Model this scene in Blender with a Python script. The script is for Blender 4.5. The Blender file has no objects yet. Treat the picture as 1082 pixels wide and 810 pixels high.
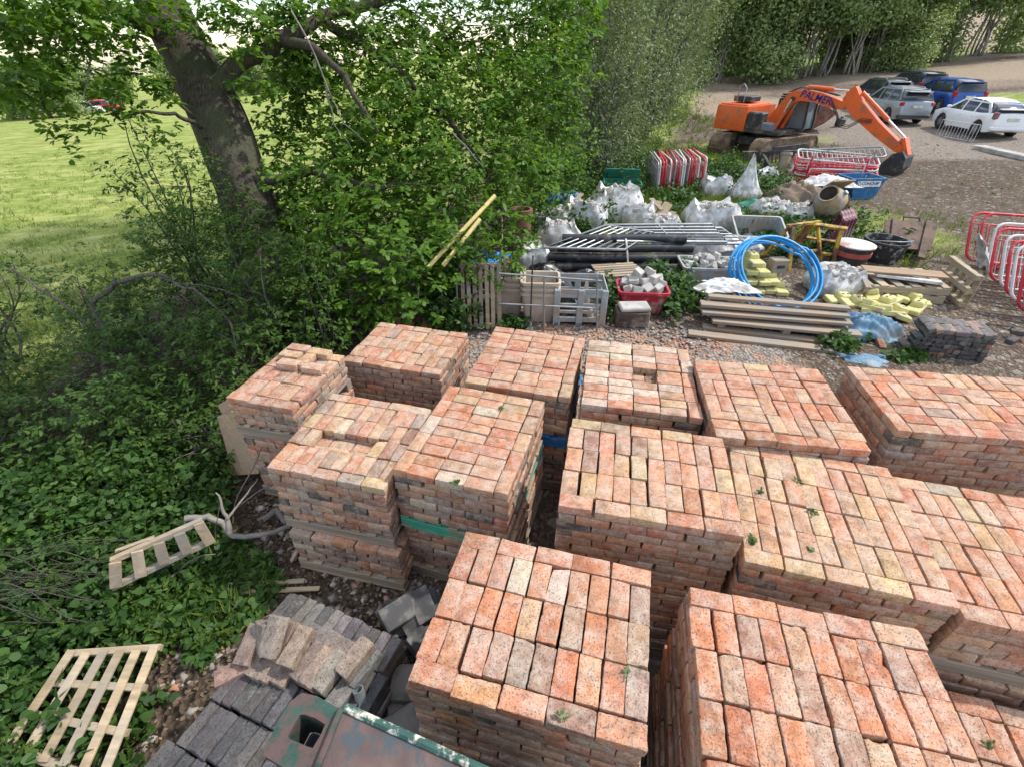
import bpy, bmesh, math, random
import numpy as np
from mathutils import Vector, Matrix, Euler, noise as mnoise

S = bpy.context.scene
COL = S.collection
PI = math.pi
R = math.radians

# ------------------------------------------------------------------ camera, sky, sun, exposure
CAM_Z = 3.75
PITCH, ROLL, FPX = R(35.335), R(0.4065), 508.3
PW, PH = 1082.0, 810.0
_c, _s = math.cos(PITCH), math.sin(PITCH)
FWD = np.array([0, _c, -_s]); _up = np.array([0, _s, _c]); _rt = np.array([1.0, 0, 0])
RGT = math.cos(ROLL) * _rt + math.sin(ROLL) * _up
UPV = -math.sin(ROLL) * _rt + math.cos(ROLL) * _up
CAM = np.array([0.0, 0.0, CAM_Z])
cd = bpy.data.cameras.new('camera'); cam = bpy.data.objects.new('camera', cd); COL.objects.link(cam)
cd.sensor_width = 36.0; cd.lens = FPX / PW * 36.0; cd.clip_start = 0.05; cd.clip_end = 2000
cam.matrix_world = Matrix(((RGT[0], UPV[0], -FWD[0], 0), (RGT[1], UPV[1], -FWD[1], 0), (RGT[2], UPV[2], -FWD[2], CAM_Z), (0, 0, 0, 1)))
S.camera = cam

SUN_EL, SUN_AZ = R(51), R(20)      # azimuth as a math angle from +X towards +Y
SUN_DIR = Vector((math.cos(SUN_EL) * math.cos(SUN_AZ), math.cos(SUN_EL) * math.sin(SUN_AZ), math.sin(SUN_EL)))
world = bpy.data.worlds.new('World'); S.world = world; world.use_nodes = True
wn = world.node_tree.nodes; wl = world.node_tree.links
bg = wn['Background']; bg.inputs['Strength'].default_value = 0.15
sky = wn.new('ShaderNodeTexSky'); sky.sky_type = 'NISHITA'; sky.sun_disc = False
sky.sun_elevation = SUN_EL; sky.sun_rotation = PI / 2 - SUN_AZ
sky.air_density = 1.0; sky.dust_density = 0.2; sky.ozone_density = 2.5
# thin bright cloud over part of the sky
tc = wn.new('ShaderNodeTexCoord'); mp = wn.new('ShaderNodeMapping'); mp.inputs['Scale'].default_value = (1.6, 1.6, 4.0)
cn = wn.new('ShaderNodeTexNoise'); cn.inputs['Scale'].default_value = 2.2; cn.inputs['Detail'].default_value = 6
cr = wn.new('ShaderNodeValToRGB'); cr.color_ramp.elements[0].position = 0.42; cr.color_ramp.elements[1].position = 0.62
cm = wn.new('ShaderNodeMixRGB'); cm.inputs['Color2'].default_value = (10.5, 10.6, 10.9, 1)
wl.new(tc.outputs['Generated'], mp.inputs['Vector']); wl.new(mp.outputs['Vector'], cn.inputs['Vector'])
wl.new(cn.outputs['Fac'], cr.inputs['Fac']); sx_ = wn.new('ShaderNodeSeparateXYZ'); wl.new(tc.outputs['Generated'], sx_.inputs[0])
hr_ = wn.new('ShaderNodeMapRange'); hr_.inputs['From Min'].default_value = 0.10; hr_.inputs['From Max'].default_value = 0.40; hr_.inputs['To Min'].default_value = 0.03; wl.new(sx_.outputs['Z'], hr_.inputs['Value'])
mm_ = wn.new('ShaderNodeMath'); mm_.operation = 'MULTIPLY'; wl.new(cr.outputs['Color'], mm_.inputs[0]); wl.new(hr_.outputs['Result'], mm_.inputs[1])
wl.new(mm_.outputs[0], cm.inputs['Fac'])
wl.new(sky.outputs['Color'], cm.inputs['Color1']); wl.new(cm.outputs['Color'], bg.inputs['Color'])
sd = bpy.data.lights.new('sun', 'SUN'); sd.energy = 3.0; sd.angle = R(1.5); sd.color = (1.0, 0.95, 0.87)
sun = bpy.data.objects.new('sun', sd); COL.objects.link(sun); sun.location = (20, 20, 40)
sun.rotation_euler = SUN_DIR.to_track_quat('Z', 'Y').to_euler()
S.view_settings.view_transform = 'Standard'; S.view_settings.look = 'None'
S.view_settings.exposure = 0.64; S.view_settings.gamma = 1.0; S.view_settings.use_curve_mapping = False
S.render.engine = 'CYCLES'
S.cycles.max_bounces = 6; S.cycles.diffuse_bounces = 3; S.cycles.glossy_bounces = 2; S.cycles.transmission_bounces = 4
S.cycles.transparent_max_bounces = 4; S.cycles.use_denoising = True

# ------------------------------------------------------------------ terrain and picking points on it
XL_Y = [-50, 8, 12, 18, 44, 80, 400]; XL_X = [-6.0, -5.0, -1.6, 2.0, 11.5, 24, 140]
def sstep(a, b, x):
    t = np.clip((x - a) / (b - a), 0, 1); return t * t * (3 - 2 * t)
def terr(x, y):
    x = np.asarray(x, float); y = np.asarray(y, float)
    z = 0.40 * sstep(12.5, 17, x) + 0.085 * np.maximum(0, x - 19) + 0.02 * np.maximum(0, y - 26)
    z = z * sstep(8, 14, y)
    s = x - np.interp(y, XL_Y, XL_X)
    return np.where(s < -1, z * np.exp(np.minimum(0, s + 1) / 6) - 0.053 * (-s - 1), z)
def ray(px, py):
    return FWD + RGT * (px - PW / 2) / FPX - UPV * (py - PH / 2) / FPX
def G(px, py, h=0.0):
    """the point of the ground (plus h) that lies on the sight line through a photograph pixel"""
    d = ray(px, py); t0 = t1 = 1.0
    while t1 < 400:
        t1 = t0 * 1.04 + .02; p = CAM + d * t1
        if p[2] < float(terr(p[0], p[1])) + h: break
        t0 = t1
    for _ in range(30):
        t = (t0 + t1) / 2; p = CAM + d * t
        if p[2] < float(terr(p[0], p[1])) + h: t1 = t
        else: t0 = t
    return Vector(CAM + d * t0)
def D(px, py, depth):
    return Vector(CAM + ray(px, py) * depth)

rng = np.random.default_rng(7)
rnd = random.Random(11)

# ------------------------------------------------------------------ materials
MATS = {}
def _nt(name):
    m = bpy.data.materials.new(name); m.use_nodes = True
    nt = m.node_tree; b = nt.nodes['Principled BSDF']
    return m, nt, b
def nn(nt, typ, **kw):
    n = nt.nodes.new(typ)
    for k, v in kw.items():
        if k.startswith('i_'):
            n.inputs[k[2:].replace('_', ' ')].default_value = v
        else: setattr(n, k, v)
    return n
def rgba(c): return (c[0], c[1], c[2], 1.0)
def mixn(nt, fac, a, b, blend='MIX'):
    n = nt.nodes.new('ShaderNodeMixRGB'); n.blend_type = blend
    for sock, v in (('Fac', fac), ('Color1', a), ('Color2', b)):
        if hasattr(v, 'links') or hasattr(v, 'is_linked'): nt.links.new(v, n.inputs[sock])
        elif isinstance(v, (int, float)): n.inputs[sock].default_value = v
        else: n.inputs[sock].default_value = rgba(v)
    return n.outputs['Color']
def ramp(nt, src, p0, p1, c0=(0, 0, 0), c1=(1, 1, 1)):
    n = nt.nodes.new('ShaderNodeValToRGB'); e = n.color_ramp.elements
    e[0].position, e[1].position = p0, p1; e[0].color, e[1].color = rgba(c0), rgba(c1)
    nt.links.new(src, n.inputs['Fac']); return n.outputs['Color']
def noise(nt, co, scale, detail=4, rough=0.55):
    n = nn(nt, 'ShaderNodeTexNoise'); n.inputs['Scale'].default_value = scale; n.inputs['Detail'].default_value = detail; n.inputs['Roughness'].default_value = rough
    if co is not None: nt.links.new(co, n.inputs['Vector'])
    return n.outputs['Fac']
def bump(nt, h, b, strength=0.3, dist=0.01):
    n = nn(nt, 'ShaderNodeBump'); n.inputs['Strength'].default_value = strength; n.inputs['Distance'].default_value = dist
    nt.links.new(h, n.inputs['Height']); nt.links.new(n.outputs['Normal'], b.inputs['Normal'])
def worn(name, base, rough=0.6, metal=0.0, var=0.25, scale=6.0, dirt=None, damt=0.35, dscale=3.0, bmp=0.15, fine=60.0, spec=0.4):
    """paint, metal or plastic with mottling, dirt or rust patches and a little unevenness"""
    if name in MATS: return MATS[name]
    m, nt, b = _nt(name)
    co = nn(nt, 'ShaderNodeTexCoord').outputs['Object']
    n1 = noise(nt, co, scale, 5)
    lo = tuple(c * (1 - var) for c in base); hi = tuple(min(1, c * (1 + var)) for c in base)
    c = ramp(nt, n1, 0.3, 0.7, lo, hi)
    if dirt is not None:
        n2 = noise(nt, co, dscale, 8, 0.65)
        f = ramp(nt, n2, 0.62 - damt * 0.35, 0.70 - damt * 0.25)
        c = mixn(nt, f, c, dirt)
    nt.links.new(c, b.inputs['Base Color'])
    b.inputs['Roughness'].default_value = rough; b.inputs['Metallic'].default_value = metal
    b.inputs['Specular IOR Level'].default_value = spec
    if bmp: bump(nt, noise(nt, co, fine, 3), b, bmp, 0.004)
    MATS[name] = m; return m
def wood(name, base, grey=(0.30, 0.28, 0.25), amt=0.4, axis=0):
    if name in MATS: return MATS[name]
    m, nt, b = _nt(name)
    co = nn(nt, 'ShaderNodeTexCoord').outputs['Object']
    g = nn(nt, 'ShaderNodeNewGeometry')
    off = nn(nt, 'ShaderNodeVectorMath', operation='ADD')
    sc = nn(nt, 'ShaderNodeVectorMath', operation='SCALE'); sc.inputs[0].default_value = (17, 31, 23)
    nt.links.new(g.outputs['Random Per Island'], sc.inputs['Scale'])
    nt.links.new(co, off.inputs[0]); nt.links.new(sc.outputs[0], off.inputs[1])
    mpn = nn(nt, 'ShaderNodeMapping'); s = [26, 26, 26]; s[axis] = 1.6; mpn.inputs['Scale'].default_value = s
    nt.links.new(off.outputs[0], mpn.inputs['Vector'])
    n1 = noise(nt, mpn.outputs['Vector'], 1.0, 6, 0.6)
    c = ramp(nt, n1, 0.32, 0.7, tuple(x * 0.62 for x in base), tuple(min(1, x * 1.2) for x in base))
    n2 = noise(nt, off.outputs[0], 2.2, 5)
    c = mixn(nt, ramp(nt, n2, 0.6 - amt * 0.4, 0.85 - amt * 0.3), c, grey)
    hs = nn(nt, 'ShaderNodeHueSaturation'); mr = nn(nt, 'ShaderNodeMapRange'); mr.inputs['To Min'].default_value = 0.72; mr.inputs['To Max'].default_value = 1.22
    nt.links.new(g.outputs['Random Per Island'], mr.inputs['Value']); nt.links.new(mr.outputs['Result'], hs.inputs['Value']); nt.links.new(c, hs.inputs['Color'])
    nt.links.new(hs.outputs['Color'], b.inputs['Base Color']); b.inputs['Roughness'].default_value = 0.85
    bump(nt, n1, b, 0.3, 0.004)
    MATS[name] = m; return m
def brick_material(name, speck, stain, stain_amt, pale, pale_amt, second=(0.46, 0.27, 0.15)):
    m, nt, b = _nt(name)
    at = nn(nt, 'ShaderNodeAttribute', attribute_name='tint')
    co = nn(nt, 'ShaderNodeTexCoord').outputs['Object']
    sc = nn(nt, 'ShaderNodeVectorMath', operation='SCALE'); sc.inputs[0].default_value = (37, 71, 53)
    nt.links.new(at.outputs['Alpha'], sc.inputs['Scale'])
    ad = nn(nt, 'ShaderNodeVectorMath', operation='ADD'); nt.links.new(co, ad.inputs[0]); nt.links.new(sc.outputs[0], ad.inputs[1])
    v = ad.outputs[0]
    n1 = noise(nt, v, 16, 6, 0.7)
    c = mixn(nt, 1.0, at.outputs['Color'], ramp(nt, n1, 0.26, 0.74, (0.52, 0.48, 0.45), (1.42, 1.42, 1.40)), 'MULTIPLY')
    c = mixn(nt, ramp(nt, noise(nt, v, 6.5, 5, 0.6), 0.46, 0.66), c, mixn(nt, 0.28, c, second))
    n2 = noise(nt, v, 9, 9, 0.75)                                # mortar film and scuffs
    c = mixn(nt, ramp(nt, n2, 0.60 - pale_amt, 0.72 - pale_amt * 0.6), c, mixn(nt, 0.62, c, pale))
    n5 = noise(nt, v, 5, 7, 0.7)                                 # dark weathering
    c = mixn(nt, ramp(nt, n5, 0.66 - stain_amt, 0.80 - stain_amt), c, mixn(nt, 0.55, c, stain))
    n3 = noise(nt, v, 105, 3, 0.6)                               # pits
    pit = ramp(nt, n3, 0.35, 0.44)
    c = mixn(nt, pit, mixn(nt, 0.62, c, speck), c)
    n4 = noise(nt, v, 240, 2, 0.5)
    c = mixn(nt, 1.0, c, ramp(nt, n4, 0.3, 0.7, (0.8, 0.8, 0.8), (1.2, 1.2, 1.2)), 'MULTIPLY')
    nt.links.new(c, b.inputs['Base Color']); b.inputs['Roughness'].default_value = 0.92; b.inputs['Specular IOR Level'].default_value = 0.2
    h = nn(nt, 'ShaderNodeMath', operation='ADD'); nt.links.new(n1, h.inputs[0]); nt.links.new(pit, h.inputs[1])
    bump(nt, h.outputs[0], b, 0.55, 0.0035)
    MATS[name] = m; return m
def leafmat(name, dark, mid, light, trans=0.35, rough=0.55, patch=0.7):
    m, nt, b = _nt(name)
    g = nn(nt, 'ShaderNodeNewGeometry'); co = nn(nt, 'ShaderNodeTexCoord').outputs['Object']
    r = nn(nt, 'ShaderNodeValToRGB'); e = r.color_ramp.elements
    e[0].color = rgba(dark); e[1].color = rgba(light); x = e.new(0.5); x.color = rgba(mid)
    a = nn(nt, 'ShaderNodeMath', operation='MULTIPLY_ADD'); a.inputs[1].default_value = 0.6
    n1 = noise(nt, co, patch, 3)
    mr = nn(nt, 'ShaderNodeMapRange'); mr.inputs['From Min'].default_value = 0.3; mr.inputs['From Max'].default_value = 0.7; mr.inputs['To Max'].default_value = 0.4
    nt.links.new(n1, mr.inputs['Value'])
    nt.links.new(g.outputs['Random Per Island'], a.inputs[0]); nt.links.new(mr.outputs['Result'], a.inputs[2]); nt.links.new(a.outputs[0], r.inputs['Fac'])
    nt.links.new(r.outputs['Color'], b.inputs['Base Color']); b.inputs['Roughness'].default_value = rough; b.inputs['Specular IOR Level'].default_value = 0.3
    t = nn(nt, 'ShaderNodeBsdfTranslucent'); mx = nn(nt, 'ShaderNodeMixShader'); mx.inputs['Fac'].default_value = trans
    tcx = mixn(nt, 1.0, r.outputs['Color'], (1.25, 1.2, 0.55), 'MULTIPLY'); nt.links.new(tcx, t.inputs['Color'])
    nt.links.new(b.outputs[0], mx.inputs[1]); nt.links.new(t.outputs[0], mx.inputs[2])
    nt.links.new(mx.outputs[0], nt.nodes['Material Output'].inputs['Surface'])
    MATS[name] = m; return m
def bark(name, base, sc=(9, 9, 1.6)):
    m, nt, b = _nt(name)
    co = nn(nt, 'ShaderNodeTexCoord').outputs['Object']
    mpn = nn(nt, 'ShaderNodeMapping'); mpn.inputs['Scale'].default_value = sc; nt.links.new(co, mpn.inputs['Vector'])
    n1 = noise(nt, mpn.outputs['Vector'], 2.2, 8, 0.7)
    c = ramp(nt, n1, 0.35, 0.68, tuple(x * 0.4 for x in base), tuple(x * 1.5 for x in base))
    c = mixn(nt, ramp(nt, noise(nt, co, 1.4, 5), 0.52, 0.68), c, (0.10, 0.115, 0.06))
    nt.links.new(c, b.inputs['Base Color']); b.inputs['Roughness'].default_value = 0.95; b.inputs['Specular IOR Level'].default_value = 0.1
    bump(nt, n1, b, 1.0, 0.05)
    MATS[name] = m; return m
def glass(name, col=(0.02, 0.025, 0.03)):
    m, nt, b = _nt(name); b.inputs['Base Color'].default_value = rgba(col); b.inputs['Roughness'].default_value = 0.08; b.inputs['Specular IOR Level'].default_value = 0.7
    MATS[name] = m; return m

M_brick = brick_material('clay_brick', (0.07, 0.04, 0.03), (0.085, 0.068, 0.058), 0.09, (0.50, 0.42, 0.345), 0.16)
M_blue = brick_material('dark_brick', (0.02, 0.02, 0.02), (0.05, 0.05, 0.05), 0.05, (0.36, 0.34, 0.32), 0.02, (0.12, 0.115, 0.115))
W_pallet = wood('pallet_wood', (0.42, 0.32, 0.205), amt=0.45)
W_old = wood('weathered_wood', (0.36, 0.27, 0.19), grey=(0.27, 0.245, 0.215), amt=0.55)
W_new = wood('new_wood', (0.46, 0.35, 0.215), grey=(.36, .32, .26), amt=0.35)
W_ply = wood('plywood', (0.38, 0.255, 0.155), grey=(0.29, 0.21, 0.145), amt=0.3)
RUST = (0.13, 0.06, 0.035)
P_green = worn('green_pallet_paint', (0.06, 0.30, 0.20), 0.7, dirt=(0.25, 0.2, 0.14), damt=0.3)
P_blue = worn('blue_pallet_paint', (0.02, 0.16, 0.42), 0.7, dirt=(0.2, 0.16, 0.12), damt=0.25)
GALV = worn('galvanised_steel', (0.32, 0.34, 0.35), 0.45, 0.55, dirt=(0.28, 0.27, 0.25), damt=0.3)
GREYP = worn('grey_plastic', (0.33, 0.36, 0.37), 0.55, dirt=(0.33, 0.27, 0.22), damt=0.4)
BEIGE = worn('beige_plastic', (0.52, 0.43, 0.34), 0.55, dirt=(0.36, 0.30, 0.25), damt=0.4)
REDP = worn('red_plastic', (0.42, 0.03, 0.05), 0.5, dirt=(0.40, 0.30, 0.24), damt=0.3)
BLACKP = worn('black_pipe_plastic', (0.022, 0.024, 0.028), 0.45, dirt=(0.12, 0.11, 0.10), damt=0.25)
WHITEBAG = worn('white_woven_bag', (0.64, 0.64, 0.63), 0.75, dirt=(0.38, 0.355, 0.32), damt=0.45, dscale=5, bmp=0.4, fine=30)
RUBBLE = worn('pale_rubble', (0.46, 0.44, 0.41), 0.9, dirt=(0.36, 0.33, 0.30), damt=0.45, dscale=7, var=0.35, bmp=0.4)
CONC = worn('concrete', (0.42, 0.40, 0.37), 0.9, dirt=(0.25, 0.235, 0.21), damt=0.4, var=0.3, bmp=0.4)
B_red = worn('red_barrier_paint', (0.52, 0.025, 0.04), 0.45, dirt=(0.38, 0.24, 0.2), damt=0.2)
B_white = worn('white_barrier_paint', (0.62, 0.61, 0.60), 0.45, dirt=(0.40, 0.36, 0.32), damt=0.3)
ORANGE = worn('orange_machine_paint', (0.72, 0.125, 0.025), 0.42, dirt=(0.36, 0.13, 0.06), damt=0.22, var=0.12)
BLACKM = worn('dark_machine_steel', (0.035, 0.035, 0.037), 0.55, dirt=(0.15, 0.11, 0.08), damt=0.3)
TRACK = worn('rusty_track_steel', (0.16, 0.11, 0.075), 0.75, 0.3, dirt=(0.27, 0.19, 0.12), damt=0.5, var=0.4)
RUSTY = worn('rusty_steel', (0.085, 0.055, 0.04), 0.85, 0.1, dirt=(0.13, 0.085, 0.06), damt=0.45, var=0.4)
YELLOWM = worn('yellow_rusty_paint', (0.48, 0.30, 0.03), 0.6, dirt=RUST, damt=0.55, dscale=5)
YELLOWB = worn('yellow_plastic', (0.58, 0.53, 0.21), 0.55, dirt=(0.42, 0.37, 0.22), damt=0.4)
SKIPBLUE = worn('blue_skip_paint', (0.025, 0.15, 0.32), 0.5, dirt=(0.22, 0.20, 0.19), damt=0.2, dscale=5)
COILBLUE = worn('blue_water_pipe', (0.01, 0.27, 0.62), 0.4, var=0.1)
TARPBLUE = worn('blue_grey_tarp', (0.09, 0.19, 0.28), 0.6, dirt=(0.22, 0.24, 0.25), damt=0.3)
TARPGREEN = worn('green_tarp', (0.015, 0.17, 0.12), 0.6, dirt=(0.1, 0.12, 0.08), damt=0.2)
MIXER = worn('cement_crusted_drum', (0.33, 0.23, 0.11), 0.9, dirt=(0.34, 0.31, 0.27), damt=0.55, dscale=4, bmp=0.6)
PURPLE = worn('maroon_frame_paint', (0.13, 0.03, 0.05), 0.55, dirt=(0.3, 0.24, 0.22), damt=0.3)
DARKBAG = worn('black_polythene', (0.02, 0.02, 0.022), 0.35, dirt=(0.1, 0.1, 0.1), damt=0.2)
SKIPGREEN = worn('green_flaking_paint', (0.028, 0.062, 0.05), 0.85, dirt=(0.10, 0.065, 0.06), damt=0.55, dscale=14, var=0.45, bmp=0.7, fine=90, spec=.2)
PLATE = worn('rust_brown_plate', (0.105, 0.07, 0.062), 0.8, dirt=(0.05, 0.07, 0.08), damt=0.4, dscale=11, var=0.4, bmp=0.5, fine=110)
FLAKE = worn('flaking_rim_paint', (0.03, 0.085, 0.07), 0.7, dirt=(0.58, 0.54, 0.44), damt=0.33, dscale=22, bmp=.5, fine=90)
RUBBER = worn('tyre_rubber', (0.02, 0.02, 0.021), 0.8, dirt=(0.1, 0.09, 0.08), damt=0.3)
CHROME = worn('polished_rod', (0.75, 0.75, 0.75), 0.2, 1.0, var=0.05)
GLASS = glass('dark_glass')
DRIFT = wood('bleached_deadwood', (0.22, 0.195, 0.165), grey=(0.18, 0.17, 0.155), amt=0.6)
YPOLE = worn('pale_yellow_pole', (0.62, 0.50, 0.18), 0.6, dirt=(0.4, 0.3, 0.15), damt=0.3)

# ------------------------------------------------------------------ mesh builder
def _basis(d):
    d = Vector(d).normalized(); a = Vector((0, 0, 1)) if abs(d.z) < 0.9 else Vector((1, 0, 0))
    x = d.cross(a).normalized(); return x, x.cross(d).normalized() * -1
class MB:
    def __init__(self): self.v = []; self.f = []
    def add(self, vs, fs):
        n = len(self.v); self.v += [tuple(p) for p in vs]; self.f += [tuple(i + n for i in f) for f in fs]; return self
    def box(self, c, s, rot=None, bev=0.0, taper=1.0):
        """box of size s centred on c; rot = Euler/yaw; taper scales the top; small chamfers"""
        hx, hy, hz = s[0] / 2, s[1] / 2, s[2] / 2
        if bev <= 0:
            vs = [Vector((x * hx, y * hy, z * hz)) for x in (-1, 1) for y in (-1, 1) for z in (-1, 1)]
            fs = [(0, 1, 3, 2), (4, 6, 7, 5), (0, 4, 5, 1), (2, 3, 7, 6), (0, 2, 6, 4), (1, 5, 7, 3)]
        else:
            b = min(bev, hx * 0.9, hy * 0.9, hz * 0.9); vs = []; ix = {}
            for x in (-1, 1):
                for y in (-1, 1):
                    for z in (-1, 1):
                        for k in range(3):
                            p = [x * (hx - b), y * (hy - b), z * (hz - b)]; p[k] = (x, y, z)[k] * (hx, hy, hz)[k]
                            ix[(x, y, z, k)] = len(vs); vs.append(Vector(p))
            fs = []
            for k in range(3):
                for sg in (-1, 1):
                    o = [i for i in range(3) if i != k]; q = []
                    for a, c2 in ((-1, -1), (1, -1), (1, 1), (-1, 1)):
                        t = [0, 0, 0]; t[k] = sg; t[o[0]] = a; t[o[1]] = c2; q.append(ix[(*t, k)])
                    fs.append(tuple(q))
            for k in range(3):
                o = [i for i in range(3) if i != k]
                for a in (-1, 1):
                    for c2 in (-1, 1):
                        t0 = [0, 0, 0]; t1 = [0, 0, 0]; t0[k] = -1; t1[k] = 1
                        for t in (t0, t1): t[o[0]] = a; t[o[1]] = c2
                        fs.append((ix[(*t0, o[0])], ix[(*t1, o[0])], ix[(*t1, o[1])], ix[(*t0, o[1])]))
            for x in (-1, 1):
                for y in (-1, 1):
                    for z in (-1, 1): fs.append(tuple(ix[(x, y, z, k)] for k in range(3)))
        if taper != 1.0:
            for p in vs:
                k = 1 + (taper - 1) * (p.z + hz) / (2 * hz); p.x *= k; p.y *= k
        if rot is not None:
            m = Matrix.Rotation(rot, 3, 'Z') if isinstance(rot, (int, float)) else (rot if isinstance(rot, Matrix) else Euler(rot).to_matrix())
            vs = [m @ p for p in vs]
        c = Vector(c); return self.add([p + c for p in vs], fs)
    def bar(self, p0, p1, w, h, up=(0, 0, 1), bev=0.0):
        p0, p1 = Vector(p0), Vector(p1); d = p1 - p0; x = d.normalized(); u = Vector(up)
        y = u.cross(x); y = y.normalized() if y.length > 1e-4 else Vector((0, 1, 0)); z = x.cross(y)
        return self.box((p0 + p1) / 2, (d.length, w, h), Matrix((x, y, z)).transposed(), bev)
    def tube(self, pts, r, seg=8, closed=False, cap=True):
        pts = [Vector(p) for p in pts]; n = len(pts); rs = r if isinstance(r, (list, tuple)) else [r] * n
        vs = []; fs = []; px = None
        for i, p in enumerate(pts):
            if closed: d = pts[(i + 1) % n] - pts[i - 1]
            else: d = pts[min(i + 1, n - 1)] - pts[max(i - 1, 0)]
            d = d.normalized() if d.length > 1e-9 else Vector((0, 0, 1))
            if px is None: px, _ = _basis(d)
            px = (px - d * px.dot(d)); px = px.normalized() if px.length > 1e-6 else _basis(d)[0]
            py = d.cross(px)
            for k in range(seg):
                a = 2 * PI * k / seg; vs.append(p + (px * math.cos(a) + py * math.sin(a)) * rs[i])
        m = n if closed else n - 1
        for i in range(m):
            j = (i + 1) % n
            for k in range(seg):
                l = (k + 1) % seg; fs.append((i * seg + k, i * seg + l, j * seg + l, j * seg + k))
        if cap and not closed: fs.append(tuple(range(seg - 1, -1, -1))); fs.append(tuple((n - 1) * seg + k for k in range(seg)))
        return self.add(vs, fs)
    def prism(self, poly, o, ex, ey, depth):
        """extrude the 2-D polygon poly (in the plane o, ex, ey) by +-depth/2 along its normal"""
        o, ex, ey = Vector(o), Vector(ex).normalized(), Vector(ey).normalized(); ez = ex.cross(ey).normalized(); n = len(poly)
        vs = [o + ex * a + ey * b - ez * depth / 2 for a, b in poly] + [o + ex * a + ey * b + ez * depth / 2 for a, b in poly]
        fs = [tuple(range(n - 1, -1, -1)), tuple(range(n, 2 * n))] + [(i, (i + 1) % n, n + (i + 1) % n, n + i) for i in range(n)]
        return self.add(vs, fs)
    def lathe(self, prof, seg=24, o=(0, 0, 0), ax=(0, 0, 1), closed=False):
        o = Vector(o); ax = Vector(ax).normalized(); x, y = _basis(ax); vs = []; fs = []
        for r_, z_ in prof:
            for k in range(seg):
                a = 2 * PI * k / seg; vs.append(o + ax * z_ + (x * math.cos(a) + y * math.sin(a)) * r_)
        n = len(prof)
        for i in range(n if closed else n - 1):
            j = (i + 1) % n
            for k in range(seg):
                l = (k + 1) % seg; fs.append((i * seg + k, i * seg + l, j * seg + l, j * seg + k))
        return self.add(vs, fs)
    def loft(self, rings, cap=True):
        n = len(rings[0]); vs = [p for r_ in rings for p in r_]; fs = []
        for i in range(len(rings) - 1):
            for k in range(n):
                l = (k + 1) % n; fs.append((i * n + k, i * n + l, (i + 1) * n + l, (i + 1) * n + k))
        if cap: fs.append(tuple(range(n - 1, -1, -1))); fs.append(tuple((len(rings) - 1) * n + k for k in range(n)))
        return self.add(vs, fs)
    def xf(self, m):
        self.v = [tuple(m @ Vector(p)) for p in self.v]; return self
    def build(self, name, mat, parent=None, smooth=None, loc=None, rot=None):
        me = bpy.data.meshes.new(name); me.from_pydata(self.v, [], self.f)
        bm = bmesh.new(); bm.from_mesh(me); bmesh.ops.recalc_face_normals(bm, faces=bm.faces); bm.to_mesh(me); bm.free()
        if mat: me.materials.append(mat)
        if smooth is not None:
            me.polygons.foreach_set('use_smooth', [True] * len(me.polygons))
            if smooth < 180: me.set_sharp_from_angle(angle=R(smooth))
        o = bpy.data.objects.new(name, me); COL.objects.link(o)
        if parent: o.parent = parent
        if loc is not None: o.location = loc
        if rot is not None: o.rotation_euler = rot
        return o
def tag(o, label=None, cat=None, group=None, kind=None):
    for k, v in (('label', label), ('category', cat), ('group', group), ('kind', kind)):
        if v: o[k] = v
    return o
def thing(name, label, cat, loc=(0, 0, 0), rz=0.0, group=None, rot=None):
    o = bpy.data.objects.new(name, None); COL.objects.link(o); o.location = loc; o.empty_display_size = 0.2
    o.rotation_euler = rot if rot is not None else (0, 0, rz)
    return tag(o, label, cat, group)
def copy_tree(o, label=None, parent=None):
    c = o.copy(); COL.objects.link(c)
    if parent: c.parent = parent
    if label: c['label'] = label
    for ch in list(o.children): copy_tree(ch, None, c)
    return c
def place(o, loc, rot=None, scale=None):
    o.location = loc
    if rot is not None: o.rotation_euler = rot if not isinstance(rot, (int, float)) else (0, 0, rot)
    if scale is not None: o.scale = (scale,) * 3 if isinstance(scale, (int, float)) else scale
    return o
def fast_mesh(name, V, loops, starts, totals, mat, parent=None, smooth=False):
    me = bpy.data.meshes.new(name)
    me.vertices.add(len(V)); me.vertices.foreach_set('co', np.ascontiguousarray(V, dtype=np.float32).ravel())
    me.loops.add(len(loops)); me.loops.foreach_set('vertex_index', np.ascontiguousarray(loops, dtype=np.int32))
    me.polygons.add(len(starts)); me.polygons.foreach_set('loop_start', np.ascontiguousarray(starts, dtype=np.int32))
    try: me.polygons.foreach_set('loop_total', np.ascontiguousarray(totals, dtype=np.int32))
    except Exception: pass
    if smooth: me.polygons.foreach_set('use_smooth', np.ones(len(starts), dtype=bool))
    me.update(calc_edges=True); me.validate()
    if mat: me.materials.append(mat)
    o = bpy.data.objects.new(name, me); COL.objects.link(o)
    if parent: o.parent = parent
    return o
def text_part(body, size, mat, parent, loc, rot, extr=0.004, bold=0.0, shear=0.0, name='lettering', sx=1.0):
    cu = bpy.data.curves.new(name, 'FONT'); cu.body = body; cu.size = size; cu.extrude = extr; cu.offset = bold; cu.shear = shear
    cu.align_x = 'CENTER'; cu.align_y = 'CENTER'
    to = bpy.data.objects.new(name, cu); COL.objects.link(to)
    bpy.context.view_layer.update()
    me = bpy.data.meshes.new_from_object(to.evaluated_get(bpy.context.evaluated_depsgraph_get()))
    bpy.data.objects.remove(to); me.materials.clear(); me.materials.append(mat)
    o = bpy.data.objects.new(name, me); COL.objects.link(o); o.parent = parent
    o.location = loc; o.rotation_euler = rot; o.scale = (sx, 1, 1)
    return o

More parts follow.
